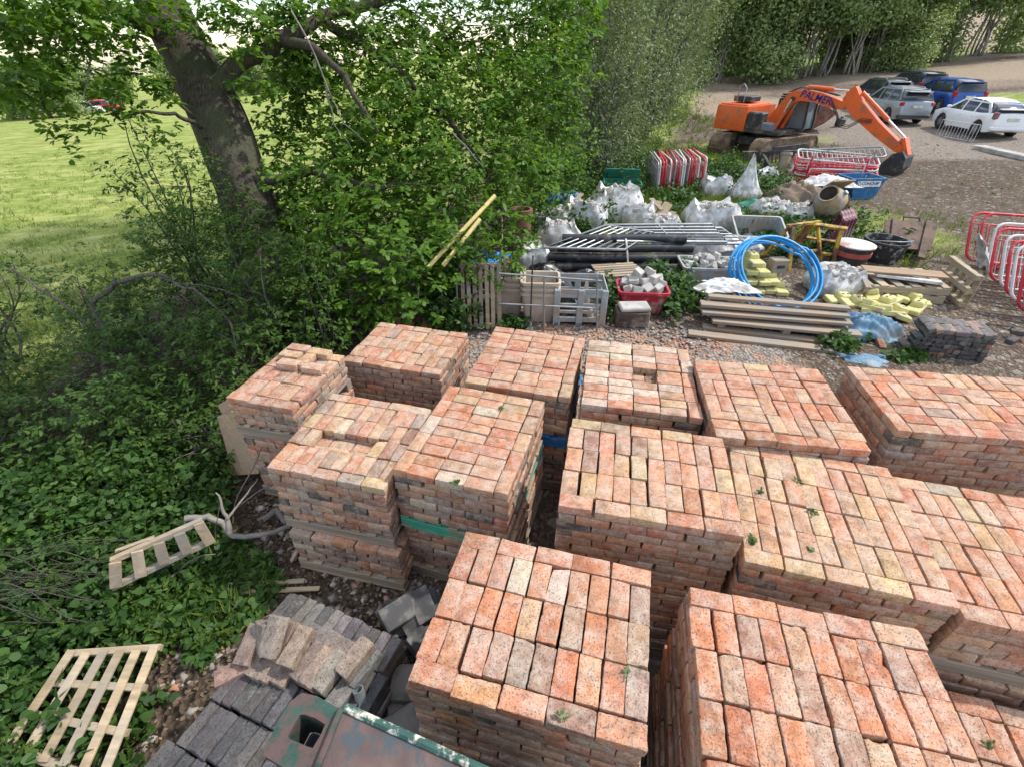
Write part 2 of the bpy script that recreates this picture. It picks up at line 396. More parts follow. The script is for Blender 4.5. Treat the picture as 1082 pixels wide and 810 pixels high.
# ------------------------------------------------------------------ the ground: one sheet
def vnoise(x, y, seed=0):
    """cheap smooth noise in 0..1 for where the grass and the gravel lie"""
    r_ = np.random.default_rng(seed); o = np.zeros_like(x); a = 0
    for k in range(7):
        f = 0.25 * 1.7 ** k; th = r_.uniform(0, 2 * PI); ph = r_.uniform(0, 2 * PI, 2); w_ = 0.7 ** k
        u = x * math.cos(th) + y * math.sin(th); v_ = -x * math.sin(th) + y * math.cos(th)
        o += w_ * np.sin(u * f + ph[0] + 1.3 * np.sin(v_ * f * 0.7)) * np.sin(v_ * f + ph[1]); a += w_
    return 0.5 + 0.9 * o / a
def blobw(x, y, cx, cy, rx, ry):
    return np.clip(1.6 - 1.6 * np.sqrt(((x - cx) / rx) ** 2 + ((y - cy) / ry) ** 2), 0, 1)
def build_ground():
    nx, ny = 340, 340
    t = np.linspace(-1, 1, nx); xs = 1.0 + 5.5 * np.sinh(5.2 * t)
    t = np.linspace(0, 1, ny); ys = -8 + 7.0 * (np.exp(4.6 * t) - 1)
    X, Y = np.meshgrid(xs, ys); Z = terr(X, Y)
    n = vnoise(X * 1.5, Y * 1.5, 3); n2 = vnoise(X * 4, Y * 4, 5)
    near = np.exp(-((Y - 8) / 14) ** 2)
    s = X - np.interp(Y, XL_Y, XL_X)
    Z = Z + (n - 0.5) * 0.05 + (n2 - 0.5) * 0.025 * near
    Z = Z + np.where((X > 6) & (Y > 10), (vnoise(X * 2.5, Y * 2.5, 9) - 0.5) * 0.07, 0)
    g = np.clip((-s - 0.5) / 1.5, 0, 1)
    g = np.maximum(g, np.where(Y > 13, np.clip(1.3 - np.abs(s - 1.2) / 2.2, 0, 1) * (0.5 + 0.8 * n), 0))
    g = np.maximum(g, blobw(X, Y, 4.5, 13.5, 4.5, 4.5) * (0.55 + 0.9 * n))
    g = np.maximum(g, blobw(X, Y, 5.5, 18.5, 3.8, 5) * (0.6 + 0.7 * n))
    g = np.maximum(g, blobw(X, Y, 9.5, 12.0, 2.6, 3.0) * np.clip(1.6 * n - 0.5, 0, .55))
    g = np.maximum(g, blobw(X, Y, 14, 15.5, 5, 5) * np.clip(3 * n - 1.7, 0, 0.6))
    g = np.maximum(g, blobw(X, Y, 12, 26, 6, 8) * np.clip(3 * n - 1.6, 0, 0.5))
    g = np.maximum(g, blobw(X, Y, 8.6, 21.5, 2.6, 4.5) * (0.5 + 0.8 * n))
    g = np.maximum(g, blobw(X, Y, 29, 31, 8, 4) * np.clip(2 * n - 0.4, 0, 0.8))
    g = np.maximum(g, blobw(X, Y, 30, 60, 26, 8) * 0.9)
    soil = np.clip((-0.75 - 0.16 * (Y - 2.5) - X) / 0.5, 0, 1) * np.clip((9 - Y) / 2, 0, 1) * np.clip((s + 1.5) / 1.2, 0, 1)
    pink = np.clip(1.5 - np.abs(Y - 5.9) / 1.25, 0, 1) * np.clip((X + 1.2) / 0.8, 0, 1) * np.clip((4.6 - X) / 1.2, 0, 1) * (0.4 + 0.9 * n)
    pale = sstep(27, 40, Y) * np.clip((X - 4) / 6, 0, 1) * np.clip(0.25 + 1.1 * vnoise(X * .5, Y * .9, 12), 0, 1)
    pad = sstep(12.5, 16.5, X + (n - .5) * 2) * np.clip((36 - Y) / 5, 0, 1) * np.clip((Y - 18) / 2, 0, 1)
    col = np.stack([g, soil, np.clip(pink, 0, 1), np.clip(pale, 0, 1)], -1).reshape(-1, 4).astype(np.float32)
    V = np.stack([X, Y, Z], -1).reshape(-1, 3)
    i, j = np.meshgrid(np.arange(nx - 1), np.arange(ny - 1)); a = (j * nx + i).ravel()
    loops = np.stack([a, a + 1, a + nx + 1, a + nx], 1).ravel()
    nf = len(a)
    m, nt, b = _nt('yard_ground')
    co = nn(nt, 'ShaderNodeTexCoord').outputs['Object']
    at = nn(nt, 'ShaderNodeAttribute', attribute_name='zone'); sp = nn(nt, 'ShaderNodeSeparateColor'); nt.links.new(at.outputs['Color'], sp.inputs[0])
    at2 = nn(nt, 'ShaderNodeAttribute', attribute_name='pad')
    nl = noise(nt, co, 0.55, 7, 0.65); nm = noise(nt, co, 5, 6, 0.65); nf_ = noise(nt, co, 34, 4, 0.6)
    vor = nn(nt, 'ShaderNodeTexVoronoi'); vor.inputs['Scale'].default_value = 26; nt.links.new(co, vor.inputs['Vector'])
    v2 = nn(nt, 'ShaderNodeTexVoronoi'); v2.inputs['Scale'].default_value = 11; nt.links.new(co, v2.inputs['Vector'])
    vs = nn(nt, 'ShaderNodeSeparateColor'); nt.links.new(vor.outputs['Color'], vs.inputs[0])
    vs2 = nn(nt, 'ShaderNodeSeparateColor'); nt.links.new(v2.outputs['Color'], vs2.inputs[0])
    dirt = ramp(nt, nl, 0.35, 0.68, (0.115, 0.082, 0.062), (0.205, 0.158, 0.122))
    dirt = mixn(nt, ramp(nt, nm, 0.42, 0.62), dirt, (0.15, 0.125, 0.10))
    peb = ramp(nt, vs.outputs[0], 0.55, 1.0, (0.65, 0.63, 0.6), (1.5, 1.46, 1.42))
    dirt = mixn(nt, 0.8, dirt, peb, 'MULTIPLY')
    dirt = mixn(nt, ramp(nt, vs2.outputs[1], 0.90, 0.93), dirt, (0.25, 0.22, 0.185))
    grav = mixn(nt, ramp(nt, vs.outputs[1], 0.2, 0.9), (0.15, 0.13, 0.115), (0.36, 0.315, 0.275))
    grav = mixn(nt, ramp(nt, noise(nt, co, 1.7, 5), 0.47, 0.60), grav, (0.40, 0.245, 0.165))
    pd = mixn(nt, ramp(nt, vs.outputs[2], 0.1, 0.9), (0.17, 0.14, 0.112), (0.34, 0.29, 0.24))
    sand = mixn(nt, ramp(nt, nm, 0.35, 0.65), (0.30, 0.235, 0.165), (0.40, 0.32, 0.235))
    soilc = mixn(nt, ramp(nt, vs.outputs[0], 0.1, 0.9), (0.04, 0.029, 0.021), (0.105, 0.078, 0.056))
    ng = noise(nt, co, 2.3, 8, 0.7)
    mpn = nn(nt, 'ShaderNodeMapping'); mpn.inputs['Scale'].default_value = (0.5, 1.0, 1); mpn.inputs['Rotation'].default_value = (0, 0, 0.5); nt.links.new(co, mpn.inputs['Vector'])
    ns = noise(nt, mpn.outputs['Vector'], 1.4, 6, 0.6)
    grass = ramp(nt, ng, 0.3, 0.72, (0.15, 0.215, 0.042), (0.33, 0.375, 0.095))
    grass = mixn(nt, ramp(nt, ns, 0.45, 0.66), grass, (0.43, 0.44, 0.165))
    grass = mixn(nt, 0.7, grass, ramp(nt, nf_, 0.3, 0.7, (0.55, 0.55, 0.5), (1.4, 1.4, 1.3)), 'MULTIPLY')
    def edge(fac, lo=0.3, hi=0.6):
        a_ = nn(nt, 'ShaderNodeMath', operation='MULTIPLY_ADD'); a_.inputs[1].default_value = 0.55; nt.links.new(nm, a_.inputs[0]); 
        sb = nn(nt, 'ShaderNodeMath', operation='SUBTRACT'); sb.inputs[1].default_value = 0.28; nt.links.new(fac, sb.inputs[0]); nt.links.new(sb.outputs[0], a_.inputs[2])
        return ramp(nt, a_.outputs[0], lo, hi)
    c = mixn(nt, edge(sp.outputs[2]), dirt, grav)
    c = mixn(nt, edge(at.outputs['Alpha'], .25, .7), c, sand)
    c = mixn(nt, edge(at2.outputs['Fac']), c, pd)
    c = mixn(nt, edge(sp.outputs[1]), c, soilc)
    c = mixn(nt, edge(sp.outputs[0], .3, .65), c, grass)
    nt.links.new(c, b.inputs['Base Color']); b.inputs['Roughness'].default_value = 0.97; b.inputs['Specular IOR Level'].default_value = 0.1
    hs = nn(nt, 'ShaderNodeMath', operation='ADD'); nt.links.new(vor.outputs['Distance'], hs.inputs[0]); nt.links.new(ng, hs.inputs[1])
    bump(nt, hs.outputs[0], b, 0.9, 0.05)
    o = fast_mesh('ground', V, loops, np.arange(nf) * 4, np.full(nf, 4), m, smooth=True)
    a = o.data.color_attributes.new('zone', 'FLOAT_COLOR', 'POINT'); a.data.foreach_set('color', col.ravel())
    a = o.data.attributes.new('pad', 'FLOAT', 'POINT'); a.data.foreach_set('value', np.clip(pad, 0, 1).astype(np.float32).ravel())
    tag(o, kind='structure'); return o
build_ground()

# ------------------------------------------------------------------ leaves
SHAPES = {
    'oak': np.array([(0, 0, 0), (.16, .12, .02), (.30, .30, .05), (.36, .20, .04), (.58, .36, .05), (.66, .22, .03), (.88, .26, 0), (1.0, 0, -.04),
                     (.88, -.26, 0), (.66, -.22, .03), (.58, -.36, .05), (.36, -.20, .04), (.30, -.30, .05), (.16, -.12, .02)]),
    'oval': np.array([(0, 0, 0), (.28, .26, .06), (.68, .24, .05), (1, 0, -.08), (.68, -.24, .05), (.28, -.26, .06)]),
    'oakn': np.array([(0, 0, 0), (.2, .07, .02), (.34, .19, .05), (.42, .11, .04), (.60, .25, .05), (.68, .14, .03), (.86, .17, 0), (1.0, 0, -.06), (.86, -.17, 0), (.68, -.14, .03), (.60, -.25, .05), (.42, -.11, .04), (.34, -.19, .05), (.2, -.07, .02)]),
    'heart': np.array([(0, 0, 0), (.05, .30, .05), (.38, .40, .07), (.75, .20, .02), (1.05, 0, -.1), (.75, -.20, .02), (.38, -.40, .07), (.05, -.30, .05)]),
    'dia': np.array([(0, 0, 0), (.45, .32, .06), (1, 0, -.06), (.45, -.32, .06)]),
    'long': np.array([(0, 0, 0), (.4, .13, .03), (1, 0, -.1), (.4, -.13, .03)]),
    'blade': np.array([(0, .05, 0), (.55, .04, .10), (1, 0, .35), (.55, -.04, .10), (0, -.05, 0)]),
}
def unit(a): return a / np.maximum(1e-9, np.linalg.norm(a, axis=-1, keepdims=True))
def leaves(name, C, N, size, shape, mat, parent=None, T=None):
    """one mesh of len(C) separate little leaf faces"""
    sh = SHAPES[shape]; k = len(sh); n = len(C); N = unit(N)
    if T is None: T = rng.normal(size=(n, 3))
    T = unit(T - N * (T * N).sum(1, keepdims=True)); B = np.cross(N, T)
    size = np.broadcast_to(size, (n,))[:, None, None]
    V = C[:, None, :] + size * (sh[None, :, 0:1] * T[:, None] + sh[None, :, 1:2] * B[:, None] + sh[None, :, 2:3] * N[:, None])
    return fast_mesh(name, V.reshape(-1, 3), np.arange(n * k), np.arange(n) * k, np.full(n, k), mat, parent)
def spray_points(blobs, per, tw=10, spread=0.14, shell=0.45, flat=1.0):
    """points of leaf sprays spread through ellipsoid blobs (cx,cy,cz,rx,ry,rz); per = sprays per square metre of blob"""
    Cs, Ns = [], []
    for cx, cy, cz, rx, ry, rz in blobs:
        n = max(3, int(per * (rx * ry + ry * rz + rx * rz)))
        d = unit(rng.normal(size=(n, 3))); q = rng.uniform(0.0, 1, size=(n, 1)) ** shell
        q = q * (1 + 0.22 * np.sin(7 * d[:, :1] + cx * 3) * np.sin(6 * d[:, 1:2] + cy) * np.cos(5 * d[:, 2:3] + cz))
        p = np.array([cx, cy, cz]) + d * q * np.array([rx, ry, rz])
        m = tw
        ax = unit(d + rng.normal(size=(n, 3)) * 0.6)
        t = rng.uniform(-1, 1, size=(n, m, 1))
        pts = p[:, None] + ax[:, None] * t * spread * 1.5 + rng.normal(size=(n, m, 3)) * spread * np.array([1, 1, flat])
        nr = d[:, None] * 0.55 + rng.normal(size=(n, m, 3)) * 0.6 + np.array([0, 0, 0.75])
        Cs.append(pts.reshape(-1, 3)); Ns.append(nr.reshape(-1, 3))
    return np.concatenate(Cs), np.concatenate(Ns)
def rosettes(blobs, per, tips=3, nl=7, spread=.13, shell=.5):
    """oak-like sprays: short shoots, each tip with a fan of leaves; returns centres, normals, tangents"""
    Cs, Ns, Ts = [], [], []
    for cx, cy, cz, rx, ry, rz in blobs:
        n = max(3, int(per * (rx * ry + ry * rz + rx * rz))); d = unit(rng.normal(size=(n, 3))); q = rng.uniform(0, 1, size=(n, 1)) ** shell
        q = q * (1 + .28 * np.sin(6 * d[:, :1] + cx * 3) * np.sin(7 * d[:, 1:2] + cy) * np.cos(5 * d[:, 2:3] + cz)); p = np.array([cx, cy, cz]) + d * q * np.array([rx, ry, rz])
        tp = p[:, None] + rng.normal(size=(n, tips, 3)) * spread; ax = unit(d[:, None] * .9 + rng.normal(size=(n, tips, 3)) * .5 + np.array([0, 0, -.15]))
        T = unit(ax[:, :, None] * .75 + rng.normal(size=(n, tips, nl, 3)) * .55); C = tp[:, :, None] - ax[:, :, None] * rng.uniform(-.02, .07, (n, tips, nl, 1))
        N = np.array([0, 0, 1.0]) + ax[:, :, None] * .35 + rng.normal(size=(n, tips, nl, 3)) * .35
        Cs.append(C.reshape(-1, 3)); Ns.append(N.reshape(-1, 3)); Ts.append(T.reshape(-1, 3))
    return np.concatenate(Cs), np.concatenate(Ns), np.concatenate(Ts)
def wob(p0, p1, n, amp, sag=0.0, r_=rnd):
    p0, p1 = Vector(p0), Vector(p1); out = []; L = (p1 - p0).length; w1 = Vector((r_.uniform(-1, 1), r_.uniform(-1, 1), r_.uniform(-1, 1)))
    w2 = Vector((r_.uniform(-1, 1), r_.uniform(-1, 1), r_.uniform(-1, 1)))
    for i in range(n + 1):
        t = i / n; p = p0.lerp(p1, t) + (w1 * math.sin(t * PI * 2) + w2 * math.sin(t * PI)) * amp * L; p.z -= sag * L * math.sin(t * PI); out.append(p)
    return out
L_oak = leafmat('oak_leaf', (0.044, 0.105, 0.013), (0.098, 0.205, 0.023), (0.205, 0.32, 0.045), 0.46, patch=2.0)
L_haw = leafmat('hawthorn_leaf', (0.026, 0.062, 0.010), (0.056, 0.118, 0.018), (0.12, 0.19, 0.032), 0.34, patch=2.0)
L_weed = leafmat('nettle_leaf', (0.018, 0.050, 0.010), (0.042, 0.100, 0.018), (0.095, 0.175, 0.036), 0.3, patch=2.2)  # darkened greens, with the shade over the lower-left cover put into the colour
L_willow = leafmat('willow_leaf', (0.075, 0.115, 0.045), (0.14, 0.19, 0.085), (0.24, 0.29, 0.15), 0.25)
L_wood = leafmat('woodland_leaf', (0.13, 0.205, 0.075), (0.23, 0.315, 0.13), (0.33, 0.41, 0.20), 0.52, patch=0.35)
L_wood2 = leafmat('pale_woodland_leaf', (0.15, 0.22, 0.075), (0.25, 0.33, 0.125), (0.34, 0.41, 0.19), 0.3, patch=0.35)
L_grass = leafmat('grass_blade', (0.06, 0.11, 0.018), (0.12, 0.185, 0.03), (0.23, 0.27, 0.07), 0.3)
BARK = bark('oak_bark', (0.105, 0.088, 0.070), (15, 15, 2.2)); BARK2 = bark('thin_bark', (0.15, 0.135, 0.115), (14, 14, 3))

# ------------------------------------------------------------------ bricks
def brick_template(n):
    ids = {}; P = []; F = []
    for i in range(n[0] + 1):
        for j in range(n[1] + 1):
            for k in range(n[2] + 1):
                if i in (0, n[0]) or j in (0, n[1]) or k in (0, n[2]): ids[(i, j, k)] = len(P); P.append((i, j, k))
    def quad(a, b_, c, d): F.append((ids[a], ids[b_], ids[c], ids[d]))
    for i in range(n[0]):
        for j in range(n[1]):
            quad((i, j, 0), (i, j + 1, 0), (i + 1, j + 1, 0), (i + 1, j, 0)); quad((i, j, n[2]), (i + 1, j, n[2]), (i + 1, j + 1, n[2]), (i, j + 1, n[2]))
        for k in range(n[2]):
            quad((i, 0, k), (i + 1, 0, k), (i + 1, 0, k + 1), (i, 0, k + 1)); quad((i, n[1], k), (i, n[1], k + 1), (i + 1, n[1], k + 1), (i + 1, n[1], k))
    for j in range(n[1]):
        for k in range(n[2]):
            quad((0, j, k), (0, j, k + 1), (0, j + 1, k + 1), (0, j + 1, k)); quad((n[0], j, k), (n[0], j + 1, k), (n[0], j + 1, k + 1), (n[0], j, k + 1))
    return np.array(P), np.array(F), n
T_LO = brick_template((5, 3, 3)); T_HI = brick_template((14, 8, 6))
def brick_verts(tp, L, W, H, chips=1.0, rd=None):
    P, F, n = tp; h = np.array([L, W, H]) / 2; r_ = rd if rd else rng.uniform(0.003, 0.0065)
    co = np.zeros((len(P), 3))
    for a in range(3):
        lin = np.concatenate([[-h[a]], np.linspace(-(h[a] - r_), h[a] - r_, n[a] - 1), [h[a]]]); co[:, a] = lin[P[:, a]]
    q = np.clip(co, -(h - r_), h - r_); d = co - q; co = q + unit(d) * r_
    for _ in range(3):
        w_ = rng.normal(size=3) * 38; co = co + 0.0011 * np.sin(co @ w_ + rng.uniform(0, 6))[:, None] * unit(rng.normal(size=(1, 3)))
    if n[0] > 6:
        for _ in range(4):
            w_ = rng.normal(size=3) * 160; co = co + 0.0007 * np.sin(co @ w_ + rng.uniform(0, 6))[:, None] * unit(d + 1e-6)
    for _ in range(rng.integers(1, 6)):
        c = h * rng.choice([-1, 1], 3) * np.where(rng.uniform(size=3) < 0.35, rng.uniform(0, 1, 3), 1.0)
        dist = np.linalg.norm(co - c, axis=1); R_ = rng.uniform(0.010, 0.032) * chips; k = np.clip(1 - dist / R_, 0, 1)
        co = co - unit(c[None] * np.array([1, 1, 1])) * (k * rng.uniform(0.2, 0.5) * R_)[:, None]
    sk = rng.normal(size=2) * 0.012; co[:, 0] += co[:, 1] * sk[0]; co[:, 2] += co[:, 0] * sk[1] * 0.4
    return co
TINTS = {'orange-red': (.43, .135, .066), 'salmon': (.46, .205, .125), 'pink': (.425, .255, .178), 'buff': (.46, .30, .195), 'plum': (.22, .125, .105),
         'grey': (.235, .21, .195), 'cream': (.52, .455, .375), 'red': (.345, .115, .075), 'charcoal': (.095, .088, .085), 'yellow': (.47, .335, .185),
         'slate': (.075, .073, .076), 'dusty grey': (.17, .155, .15)}
def pick(pal):
    ks = list(pal); w_ = np.array([pal[k] for k in ks], float); return ks[rng.choice(len(ks), p=w_ / w_.sum())]
def tint_of(name):
    b_ = np.array(TINTS[name]); b_ = b_ * 0.67 + np.array((.425, .24, .145)) * 0.33 if name not in ('slate', 'charcoal', 'dusty grey') else b_
    b_ = b_ * rng.uniform(0.86, 1.12); b_ = b_ * (1 + rng.normal(size=3) * 0.035)
    return (*np.clip(b_, 0.01, 0.8), rng.uniform())
class Pool:
    """bricks that are gathered into one mesh"""
    def __init__(self): self.V = []; self.F = []; self.T = []; self.n = 0
    def add(self, V, F, t): self.V.append(V); self.F.append(F + self.n); self.n += len(V); self.T.append((len(V), t))
    def build(self, name, mat):
        V = np.concatenate(self.V); F = np.concatenate(self.F)
        o = fast_mesh(name, V, F.ravel(), np.arange(len(F)) * 4, np.full(len(F), 4), mat, smooth=True)
        c = np.concatenate([np.tile(np.array(t, np.float32), (n, 1)) for n, t in self.T])
        a = o.data.color_attributes.new('tint', 'FLOAT_COLOR', 'POINT'); a.data.foreach_set('color', c.astype(np.float32).ravel()); o.data.set_sharp_from_angle(angle=R(38)); return o
def brick_object(name, V, F, t, mat, M):
    o = fast_mesh(name, V, F.ravel(), np.arange(len(F)) * 4, np.full(len(F), 4), mat, smooth=True)
    a = o.data.color_attributes.new('tint', 'FLOAT_COLOR', 'POINT'); a.data.foreach_set('color', np.tile(np.array(t, np.float32), len(V)))
    o.data.set_sharp_from_angle(angle=R(38)); o.matrix_world = M; return o
ORD = ['first', 'second', 'third', 'fourth', 'fifth', 'sixth', 'seventh', 'eighth', 'ninth', 'tenth', 'eleventh', 'twelfth', 'thirteenth', 'fourteenth', 'fifteenth', 'sixteenth']
def blocks(u0, v0, nu, nv, orient):
    """nu x nv square blocks of two bricks; orient(i, j) True: the bricks run along the depth"""
    out = []
    for j in range(nv):
        for i in range(nu):
            a, b_ = u0 + .22 * i, v0 + .22 * j
            if orient(i, j): out += [(a, b_, .11, .22, i, j), (a + .11, b_, .11, .22, i, j)]
            else: out += [(a, b_, .22, .11, i, j), (a, b_ + .11, .22, .11, i, j)]
    return out
def lay_FB(nu, nv, orient=lambda i, j: True):
    """edge rows along back and front, square blocks between; each brick (u, v, du, dv, where, ordinal from)"""
    out = [(.22 * i, 0, .22, .11, 'in the rear edge row', ORD[i] + ' from oak side') for i in range(nu)]
    if orient(0, 0) and all(orient(i, j) for i in range(nu) for j in range(nv)):
        for q in blocks(0, .11, nu, nv, orient):
            out.append((*q[:4], 'in %s inner row' % ORD[q[5]], ORD[int(round(q[0] / .11))] + ' from oak side'))
    else:
        cnt = {}
        for q in sorted(blocks(0, .11, nu, nv, orient), key=lambda q: (q[4], q[1], q[0])):
            k = cnt.get(q[4], 0); cnt[q[4]] = k + 1; out.append((*q[:4], 'in %s inner column' % ORD[q[4]], ORD[k] + ' from the back'))
    out += [(.22 * i, .11 + .22 * nv, .22, .11, 'in the front edge row', ORD[i] + ' from oak side') for i in range(nu)]
    return out
def lay_LR(nu, nv, left=True, right=True, orient=lambda i, j: False):
    out = []; u = 0.0
    if left: out += [(0, .22 * j, .11, .22, 'in the oak-side edge column', ORD[j] + ' from the back') for j in range(nv)]; u = .11
    cnt = {}
    for q in sorted(blocks(u, 0, nu, nv, orient), key=lambda q: (q[4], q[1], q[0])):
        k = cnt.get(q[4], 0); cnt[q[4]] = k + 1; out.append((*q[:4], 'in %s inner column' % ORD[q[4]], ORD[k] + ' from the back'))
    if right: out += [(u + .22 * nu, .22 * j, .11, .22, 'in the car-side edge column', ORD[j] + ' from the back') for j in range(nv)]
    return out
POOL = Pool(); TOP = []                                   # TOP: bricks of the uppermost courses, (area in view, ...)
PALLETS = []
def in_view_area(pts):
    q = []
    for p in pts:
        d = np.array(p) - CAM; w_ = d @ FWD
        if w_ < 0.1: return 0
        q.append((PW / 2 + FPX * (d @ RGT) / w_, PH / 2 - FPX * (d @ UPV) / w_))
    cx = sum(a for a, b_ in q) / 4; cy = sum(b_ for a, b_ in q) / 4
    if not (-5 < cx < PW + 5 and -5 < cy < PH + 5): return 0
    return abs(sum(q[i][0] * q[(i + 1) % 4][1] - q[(i + 1) % 4][0] * q[i][1] for i in range(4))) / 2
def lay_course(spec, lay, zb, hb, pal, top, shift=(0, 0), ring=0.24, drop=(), extra=None):
    a = R(spec['yaw']); ca, sa = math.cos(a), math.sin(a); sc = spec.get('sc', 1.0); W, Dp = spec['W'], spec['D']
    for idx, (u, v, du, dv, where, ordn) in enumerate(lay):
        if idx in drop: continue
        edge = min(u, v, W / sc - u - du, Dp / sc - v - dv)
        if not top and edge > ring - 0.05: continue
        big = 0.0045; lf = (du - rng.uniform(.004, .011)) * sc; wf = (dv - rng.uniform(.003, .010)) * sc
        flip = dv > du; L, Wd = (wf, lf) if flip else (lf, wf)
        H = hb - rng.uniform(0.001, 0.006)
        uc = (u + du / 2) * sc + shift[0] + rng.normal() * 0.0035; vc = (v + dv / 2) * sc + shift[1] + rng.normal() * 0.0035
        zc = zb + hb / 2 + (abs(rng.normal()) * 0.0035 if top else 0)
        x = spec['x'] + uc * ca + vc * sa; y = spec['y'] + uc * sa - vc * ca
        M = Matrix.Translation((x, y, zc)) @ Euler((rng.normal() * .010 * (1 if top else .4), rng.normal() * .008 * (1 if top else .3), a + (PI / 2 if flip else 0) + rng.normal() * 0.012)).to_matrix().to_4x4()
        nm = pick(pal); t = tint_of(nm)
        if top:
            hl, hw = L / 2, Wd / 2
            cor = [M @ Vector(p) for p in ((-hl, -hw, H / 2), (hl, -hw, H / 2), (hl, hw, H / 2), (-hl, hw, H / 2))]
            lab = (extra % ORD[idx]) if extra else '%s brick %s %s, ' % (nm, ordn, where) + spec['desc']
            TOP.append((in_view_area(cor), L, Wd, H, t, M, lab if extra is None else nm + ' ' + lab))
        else:
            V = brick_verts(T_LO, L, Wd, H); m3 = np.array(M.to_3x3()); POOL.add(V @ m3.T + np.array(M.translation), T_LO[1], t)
def stack(spec):
    """courses from the ground up in tiers, each tier on a pallet"""
    z = float(terr(spec['x'], spec['y'])); tiers = spec['tiers']; tot = spec['z']
    ph = [0.115 if i else 0.13 for i in range(len(tiers))]; nc = sum(t[0] for t in tiers); hb = (tot - sum(ph)) / nc; k = 0
    for ti, (n, palmat, sh) in enumerate(tiers):
        a = R(spec['yaw']); cu, cv = spec['W'] / 2 + sh[0], spec['D'] / 2 + sh[1]
        PALLETS.append((spec, ti, Vector((spec['x'] + cu * math.cos(a) + cv * math.sin(a), spec['y'] + cu * math.sin(a) - cv * math.cos(a), z)), a, ph[ti], palmat))
        z += ph[ti]
        for c in range(n):
            k += 1; top = ti == len(tiers) - 1 and c == n - 1
            tiertop = c == n - 1
            lay = spec['lay'] if (n - 1 - c) % 2 == 0 else spec['alt']
            s2 = (sh[0] + rng.normal() * .006, sh[1] + rng.normal() * .006)
            if top: s2 = sh
            second = ti == len(tiers) - 1 and c == n - 2 and spec.get('drop')
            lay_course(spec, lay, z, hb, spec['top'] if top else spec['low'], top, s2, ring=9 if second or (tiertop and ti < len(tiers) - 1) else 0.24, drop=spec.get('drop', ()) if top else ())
            z += hb
    if spec.get('loose'):
        lay_course(spec, spec['loose'], z, hb, spec['top'], True, (0, 0), extra=spec['loose_label'])
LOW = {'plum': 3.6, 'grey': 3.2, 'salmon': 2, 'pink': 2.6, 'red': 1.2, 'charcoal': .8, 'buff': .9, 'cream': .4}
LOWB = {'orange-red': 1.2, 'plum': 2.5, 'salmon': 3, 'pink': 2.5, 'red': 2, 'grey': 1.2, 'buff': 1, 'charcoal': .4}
woodP, greenP, blueP = W_old, P_green, P_blue
n0 = (0, 0)
